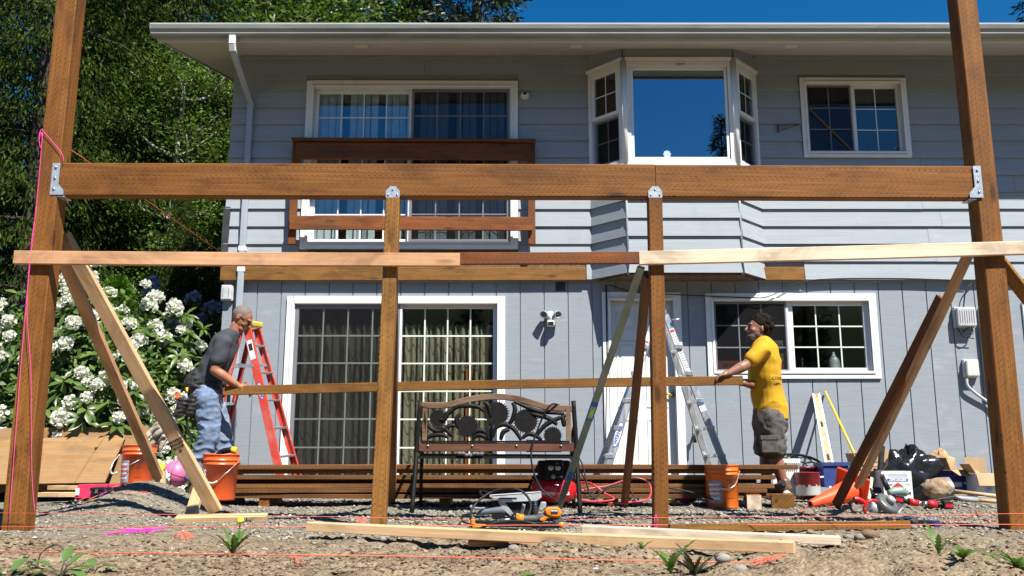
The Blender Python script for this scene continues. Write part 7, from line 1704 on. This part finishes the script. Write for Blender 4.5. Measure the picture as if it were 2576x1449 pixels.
place_tree('alder_tree', 'leafy alder with crooked trunk between cedar and house', ac2, at2, M_['alder'], M_['bark'], (-7.3, 17.0, 0), .95, 60, GA)
place_tree('alder_tree', 'small leafy alder reaching out in front of the cedar beside the roof corner', ac1, at1, M_['alder'], M_['birch'], (-5.75, 14.6, 0), .62, 110, GA)
place_tree('cedar_tree', 'cedar filling the far left behind the post', cc1, ct1, M_['cedar'], M_['bark'], (-12.5, 18.5, .2), 1.3, 210, GC)
place_tree('cedar_tree', 'cedar deep in the grove between the two nearest', cc2, ct2, M_['cedar'], M_['bark'], (-10.2, 21.5, .3), 1.5, 330, GC)
place_tree('alder_tree', 'sunlit alder above the left end of the roof', ac2, at2, M_['alder'], M_['birch'], (-6.2, 23.5, .2), 1.15, 140, GA)
place_tree('alder_tree', 'sunlit alder above the roof near the upper sliding door', ac1, at1, M_['alder'], M_['birch'], (-4.4, 25, .2), 1.35, 200, GA)
place_tree('alder_tree', 'bright alder beyond the roof before the dark firs', ac2, at2, M_['alder'], M_['birch'], (-8.6, 27, .3), 1.3, 280, GA)
# the grove behind the viewer, which the window panes mirror
GB = 'firs behind the viewer mirrored in the windows'
for k, (x, y, s) in enumerate([(12.6, -30, 1.36), (7.6, -31, 1.12), (16.5, -28, 1.0), (2.5, -33, .82), (-2.5, -32, .85), (-7.5, -31, .9), (-12.5, -30, 1.0), (-17.5, -28, 1.1), (21.5, -25, 1.15), (5, -37, .95), (-.5, -38, .95), (-10, -37, 1.0), (10, -38, 1.0), (-22, -22, 1.15), (26, -18, 1.15)]):
    place_tree('fir_tree', 'dark fir standing behind the viewer, mirrored in the window panes', fc1, ft1, M_['fir'], M_['bark'], (x, y, -1.2), s, k * 47, GB)

# ---- rhododendron
M_['rholeaf'] = leafmat('rhododendron_leaf', [(.045, .085, .016), (.085, .15, .030), (.14, .21, .05)], .28, .36, .4)
M_['petal'] = leafmat('white_petals', [(.84, .83, .82), (.88, .87, .86), (.90, .90, .88)], .4, .6, .3)
M_['petalpink'] = leafmat('pale_pink_petals', [(.62, .42, .50), (.75, .58, .62), (.80, .72, .72)], .3, .6, .3)
def leaf_strip(mb, M, L, W, bend=.35, fold=.25, seg=4):
    vs_ = []
    for i in range(seg + 1):
        t = i / seg; w = W * math.sin(math.pi * min(1, t * .96 + .03)) ** .7; z = -bend * L * t * t
        vs_ += [(t * L, -w, z + w * fold), (t * L, 0, z), (t * L, w, z + w * fold)]
    fs = []
    for i in range(seg):
        a = 3 * i; fs += [(a, a + 3, a + 4, a + 1), (a + 1, a + 4, a + 5, a + 2)]
    mb.add(vs_, fs, M, True)
def whorl(seed):
    q = random.Random(seed); mb = MB(); n = q.randint(9, 12)
    for k in range(n):
        a = 360 * k / n + q.uniform(-14, 14); e = q.uniform(-28, 30) if k % 2 else q.uniform(0, 50)
        leaf_strip(mb, RZ(a) @ RY(-e) @ T(.012, 0, 0) @ RX(q.uniform(-30, 30)), q.uniform(.11, .17), q.uniform(.019, .027), q.uniform(.15, .55))
    return mb.mesh('leaf_whorl')
def truss(seed):
    q = random.Random(seed); mb = MB()
    for k in range(13):
        t = math.acos(1 - (k + .5) / 13 * 1.4); a = k * 2.4
        d = Vector((math.sin(t) * math.cos(a), math.sin(t) * math.sin(a), math.cos(t) * .9))
        c = d * q.uniform(.045, .07); Mx = frame(d, (.3, .2, .9), c)
        for p in range(5):
            an = 72 * p + q.uniform(-12, 12)
            Mp = Mx @ RX(an) @ RY(-q.uniform(28, 52))
            w = q.uniform(.018, .026); L = q.uniform(.036, .054)
            z = [q.uniform(-.007, .007) for _ in range(5)]
            mb.add([(0, 0, 0), (L * .6, -w, z[0]), (L * 1.0, -w * .7, z[1]), (L * 1.06, 0, z[2]), (L, w * .7, z[3]), (L * .6, w, z[4])], [(0, 1, 2, 3), (0, 3, 4, 5)], Mp, False)
    mb.ell((0, 0, .012), (.058, .058, .046), None, 10, 6)
    return mb.mesh('flower_cluster')
W3 = [whorl(i) for i in range(4)]; T3 = [truss(i) for i in range(4)]
def rhodo():
    c0 = Vector((-4.78, 10.25, 0)); t = thing('rhododendron', 'large rhododendron bush covered in white flower clusters beside the house corner', 'shrub', c0)
    rad = Vector((1.42, 1.15, 2.36)); q = random.Random(42)
    st = MB()
    def surf(az, el, k=1.):
        lump = 1 + .10 * math.sin(az * 5 + el * 3) + .07 * math.sin(az * 9 - el * 6 + 1)
        p = Vector((math.cos(el) * math.cos(az) * rad.x, math.cos(el) * math.sin(az) * rad.y, math.sin(el) * rad.z)) * k * lump
        if p.z < 1.5 and p.y < 0: p.x *= 1 + .05 * (1.5 - p.z); p.y *= 1 + .1 * (1.5 - p.z)
        return c0 + p
    for k in range(22):
        e = surf(q.uniform(-math.pi, 0), q.uniform(.2, 1.2), .8); m = c0.lerp(e, .5) + Vector((0, 0, -.2))
        st.tube(smoothpts([c0 + Vector((q.uniform(-.2, .2), q.uniform(-.2, .2), 0)), m, e], 4), [.022, .02, .018, .016, .014, .012, .01, .008, .006], 5)
    obj('stem', st.mesh('stem'), M_['bark'], t)
    spots = []
    def put(lst, me, mt, nm, n, dmin, jit, kk, face, lift=0.):
        cnt = 0; tries = 0
        while cnt < n and tries < n * 60:
            tries += 1
            az = q.uniform(-math.pi * 1.02, .06); sz_ = q.uniform(.03, .995); el = math.asin(sz_)
            p = surf(az, el, q.uniform(*kk))
            if p.x > -3.52 and p.y > 9.5 or p.z < .12: continue
            if any((p - s).length < dmin for s in lst): continue
            lst.append(p); cnt += 1
            nrm = Vector(((p.x - c0.x) / rad.x ** 2, (p.y - c0.y) / rad.y ** 2, (p.z - .3) / rad.z ** 2)).normalized()
            up = (nrm * face + Vector((0, -.35, 1)) * (1 - face) + Vector((q.gauss(0, jit), q.gauss(0, jit), q.gauss(0, jit)))).normalized()
            Mz = frame(up.orthogonal(), up, p + up * lift) @ RZ(q.uniform(0, 360))
            s = q.uniform(.85, 1.2) if nm == 'leaf_whorl' else q.uniform(.6, 1.08)
            obj(nm, q.choice(me), mt(), t, Mz @ Matrix.Scale(s, 4))
    trs = []
    put(trs, T3, lambda: None, 'flower_cluster', 135, .15, .2, (.93, 1.05), .7, .05)
    whs = []
    put(whs, W3, lambda: None, 'leaf_whorl', 290, .105, .2, (.84, 1.03), .5)
    for me in W3: me.materials.append(M_['rholeaf']) if not me.materials else None
    for i, me in enumerate(T3): me.materials.append(M_['petalpink'] if i == 3 and False else M_['petal']) if not me.materials else None
    # inner leaves, too many to count
    r = np.random.default_rng(8); n = 15000
    az = r.uniform(-math.pi, .2, n); el = np.arcsin(r.uniform(.02, .99, n)); kk = r.uniform(.5, .93, n) ** .6
    P = np.stack([np.cos(el) * np.cos(az) * rad.x, np.cos(el) * np.sin(az) * rad.y, np.sin(el) * rad.z], -1) * kk[:, None] + np.array(c0)
    P[:, 0] = np.minimum(P[:, 0], -3.62)
    A = rand_dirs(r, n) * .12; A[:, 2] -= .03; B = np.cross(A, rand_dirs(r, n)); B /= np.linalg.norm(B, axis=1, keepdims=True) + 1e-6; B *= .024
    V, F = quads_from(P, A, B); o = obj('inner_leaves', np_mesh('inner_leaves', V, F), M_['rholeaf'], t); o['kind'] = 'stuff'
rhodo()
# some lavender clusters in shade behind
M_['lilac'] = leafmat('lilac_petals', [(.35, .36, .46), (.45, .46, .55)], .3, .6, .3)
sh = thing('lilac_shrub', 'loose shrub with pale lilac clusters in the shade behind the rhododendron', 'shrub', (-4.5, 11.9, 0))
mb = MB(); q = random.Random(3); tps = []
for k in range(9):
    e = Vector((-4.5 + q.uniform(-.75, .75), 11.9 + q.uniform(-.3, .3), q.uniform(1.8, 2.75))); tps.append(e)
    mb.tube(smoothpts([(-4.5 + q.uniform(-.2, .2), 11.9, 0), (e.x * .7 - 4.5 * .3, 11.9, e.z * .6), e], 4), [.015] * 9, 4)
mb.build('stem', M_['bark'], sh)
for e in tps:
    o = obj('flower_cluster', T3[0].copy(), None, sh, T(e) @ Matrix.Scale(1.15, 4)); o.data.materials.clear(); o.data.materials.append(M_['lilac'])
    obj('leaf_whorl', W3[1], None, sh, T(e - Vector((0, 0, .08))) @ Matrix.Scale(1.1, 4))
# ---- clipped dwarf spruces
M_['spruce'] = leafmat('bright_dwarf_spruce', [(.03, .075, .008), (.07, .16, .012), (.13, .26, .02)], .3)
def dwarf(label, loc, h, rad, seed):
    r = np.random.default_rng(seed); n = 9000
    u = r.random(n) ** .8; a = r.uniform(0, 6.283, n); prof = rad * np.sqrt(np.clip(1 - u ** 2.2, 0, 1)) * (.82 + .2 * r.random(n)) * (1 + .08 * np.sin(a * 7 + u * 9))
    P = np.stack([prof * np.cos(a), prof * np.sin(a), .05 + u * h], -1)
    A = np.stack([np.cos(a), np.sin(a), .9 + 0 * a], -1) + r.normal(0, .35, (n, 3)); A /= np.linalg.norm(A, axis=1, keepdims=True); A *= .07 * r.uniform(.6, 1.3, (n, 1))
    B = np.cross(A, rand_dirs(r, n)); B /= np.linalg.norm(B, axis=1, keepdims=True) + 1e-6; B *= .016
    V, F = quads_from(P, A, B)
    t = thing('dwarf_spruce', label, 'shrub', loc, 'bright green dwarf spruces')
    obj('crown', np_mesh('crown', V, F), M_['spruce'], t, T(loc)); MB().tube([(0, 0, 0), (0, 0, h * .85)], [.04, .015], 6).build('trunk', M_['bark'], t, T(loc))
dwarf('dense bright green dwarf spruce at the left edge', (-6.35, 11.2, 0), 2.0, .5, 1)
dwarf('bright green spruce tip showing above the rhododendron', (-5.75, 12.7, .0), 2.95, .5, 2)
# ================================================================== weeds and stones
M_['weed'] = leafmat('weed_leaf', [(.05, .10, .015), (.09, .17, .03), (.14, .22, .05)], .3, .45); M_['weeddark'] = leafmat('dark_thistle_leaf', [(.03, .035, .022), (.05, .06, .03), (.07, .05, .045)], .2, .5); mk('dandelion', (.80, .62, .02), rough=.7)
def jag_leaf(mb, M, L, W, teeth=4, bend=.4, up=.6):
    n = teeth * 2; vs_ = []
    for i in range(n + 1):
        t = i / n; w = W * (math.sin(math.pi * min(1, .08 + t * .92)) ** .7) * (1.0 if i % 2 == 0 else .55)
        x = L * t * math.cos(up * (1 - t * .5)); z = L * t * math.sin(up) - bend * L * t * t
        vs_ += [(x, -w, z + w * .3), (x, 0, z), (x, w, z + w * .3)]
    mb.add(vs_, [f for i in range(n) for f in ((3 * i, 3 * i + 3, 3 * i + 4, 3 * i + 1), (3 * i + 1, 3 * i + 4, 3 * i + 5, 3 * i + 2))], M, True)
def weed(name, label, px, py, n, L, W, mat='weed', seed=1, up=(.6, 1.3), flower=False, teeth=4, bend=.35, lift=0.):
    q = random.Random(seed); p = on_floor(px, py); t = thing(name, label, 'weed', p, 'weeds in the dirt')
    for k in range(n):
        mb = MB(); jag_leaf(mb, RZ(360 * k / n + q.uniform(-30, 30)), L * .8 * q.uniform(.6, 1.1), W * .8 * q.uniform(.7, 1.1), teeth, bend * q.uniform(.5, 1.3), q.uniform(*up)); mb.build('leaf', M_[mat], t, T(p))
    if flower:
        f = p + Vector((.03, -.01, L * .72)); MB().tube([p, p.lerp(f, .5) + Vector((.01, 0, 0)), f], .003, 5).build('stalk', M_['weed'], t); MB().lathe([(0, -.004), (.012, 0), (.018, .01), (.0, .014)], 10, T(f) @ RX(35)).build('flower', M_['dandelion'], t)
    return t
weed('dandelion_plant', 'dandelion with upright toothed leaves and yellow bud in left foreground', 585, 1398, 11, .21, .019, seed=3, flower=True, teeth=6, bend=.2, up=(.7, 1.4))
weed('dandelion_plant', 'single broad green dandelion leaf in front of the tan board end', 1688, 1445, 4, .2, .03, seed=5, up=(1.1, 1.5), teeth=7, bend=.1)
weed('thistle_plant', 'purplish dark thistle beside the broad dandelion leaf', 1748, 1446, 16, .16, .018, 'weeddark', 8, (.5, 1.5), teeth=7, bend=.15)
weed('dandelion_plant', 'upright green dandelion leaf in right foreground', 2365, 1428, 4, .17, .026, seed=9, up=(1.1, 1.5), teeth=6, bend=.12)
weed('chickweed_plant', 'low leafy weed right of the upright dandelion leaf', 2425, 1420, 10, .13, .02, seed=11, up=(.3, 1.2))
weed('chickweed_plant', 'leafy weed at the lower right corner', 2560, 1430, 12, .16, .024, seed=12, up=(.3, 1.3))
weed('chickweed_plant', 'small leafy weed between dandelion leaf and the corner weed', 2490, 1412, 8, .09, .014, seed=14, up=(.2, 1.1))
weed('grass_tuft', 'small grass tuft at the foot of the second post', 995, 1306, 8, .09, .006, seed=15, up=(.6, 1.4), teeth=3)
weed('grass_tuft', 'pale green tuft in front of the second post', 1048, 1322, 9, .07, .01, seed=16, up=(.3, 1.1))
weed('grass_tuft', 'flat tuft behind the short pale sill board', 620, 1313, 12, .12, .008, 'weeddark', 17, (.2, .8), teeth=3)
weed('chickweed_plant', 'tiny bright weed at the bottom edge below the soil heap', 1330, 1446, 6, .08, .02, seed=18, up=(.4, 1.2))
weed('chickweed_plant', 'small weed sprout left of the broad dandelion leaf', 1618, 1408, 6, .09, .012, seed=19, up=(.8, 1.4))
M_['broad'] = leafmat('broad_weed_leaf', [(.06, .13, .03), (.10, .19, .05), (.15, .25, .07)], .3, .4)
def broad(label, px, py, specs, seed):
    q = random.Random(seed); p = on_floor(px, py); t = thing('broadleaf_weed', label, 'weed', p, 'weeds in the dirt')
    for (az, L, W, el, st) in specs:
        L *= .75; W *= .75; mb = MB(); st *= .45; e = p + Vector((math.cos(R(az)) * st * .9, math.sin(R(az)) * st * .4, st)); mb.tube(smoothpts([p, p.lerp(e, .5) + Vector((0, 0, st * .25)), e], 3), .003, 5); mb.build('stalk', M_['weeddark'], t)
        mb = MB(); leaf_b(mb, RZ(az) @ RY(-el), L, W); mb.build('leaf', M_['broad'], t, T(e))
def leaf_b(mb, M, L, W):
    vs_ = []
    for i in range(8):
        u = i / 7; w = W * math.sin(math.pi * (.06 + u * .94) ** .8) ** .8; z = -.25 * L * u * u
        vs_ += [(u * L, -w, z + .3 * w), (u * L, 0, z), (u * L, w, z + .3 * w)]
    mb.add(vs_, [f for i in range(7) for f in ((3 * i, 3 * i + 3, 3 * i + 4, 3 * i + 1), (3 * i + 1, 3 * i + 4, 3 * i + 5, 3 * i + 2))], M, True)
broad('broad leaved weed with drooping stems in the lower left corner', 150, 1458, [(170, .13, .035, 20, .12), (10, .12, .03, 15, .10), (60, .10, .03, 40, .14), (-20, .14, .035, -10, .09), (200, .10, .03, 0, .08), (90, .09, .03, 60, .16)], 1)
broad('broad leaved weed cut by the left edge', 20, 1450, [(20, .12, .035, 20, .10), (80, .11, .03, 40, .12), (150, .12, .03, 10, .1), (-30, .1, .03, 0, .06)], 2)
broad('low broad leaved weed right of the corner weed', 235, 1452, [(0, .10, .028, 10, .06), (120, .09, .026, 30, .07), (220, .09, .025, 0, .05)], 3)
for k, (x, y) in enumerate(((95, 1395), (70, 1425))):
    p = on_floor(x, y + 30); mb = MB(); mb.tube(smoothpts([p, at(x + 10, y - 5, p.y), at(x + 50, y - 25 + k * 40, p.y - .02), at(x + 75, y + 5 + k * 20, p.y - .03)], 5), .003, 5)
    tag(mb.build('dry_stem', M_['bark']), ('arching dry brown stem at the lower left', 'second dry stem below the arching one')[k], 'stem')
p_ = [on_floor(x, y) for x, y in ((1960, 1366), (1995, 1368), (2188, 1352), (2165, 1365), (2055, 1326), (2300, 1333), (1292, 1405), (1820, 1420), (1860, 1432), (2135, 1360), (2040, 1345), (1990, 1404), (1540, 1405))]
q = random.Random(21); mk('stonepale', (.20, .18, .15), rough=.9, bump=.6, bscale=30, dirt=(.25, .2, .15)); mk('clod', (.15, .095, .055), rough=1., bump=1., bscale=30, bdist=.01); mk('chalk', (.24, .225, .2), rough=.9, bump=.7, bscale=25)
sl2 = ['pale angular stone at the left end of the white board', 'pale stone just right of the first angular one', 'dark brown clod of soil at right', 'pale stone touching the dark clod', 'stone beside the brown incised board', 'round stone below the hammer grip', 'smooth grey stone on the soil heap', 'white chalky stone under the front string', 'flat white stone beside the thistle', 'grey cobble near the dark clod', 'grey stone above the white board', 'grey stone below the tan board end', 'small tan stone on the soil heap']
for k, p in enumerate(p_):
    r_ = (.045, .04, .062, .04, .04, .03, .035, .04, .04, .035, .03, .03, .02)[k]; mat = 'clod' if k == 2 else ('chalk' if k in (7, 8) else 'stonepale')
    crumple('stone', sl2[k], p + Vector((0, 0, r_ * .18)), (r_ * .85, r_ * .7, r_ * .5), mat, 30 + k, .16, 'stone', 10, 7, True); bpy.data.objects['stone' if k == 0 else 'stone.%03d' % k]['group'] = 'larger stones on the site'
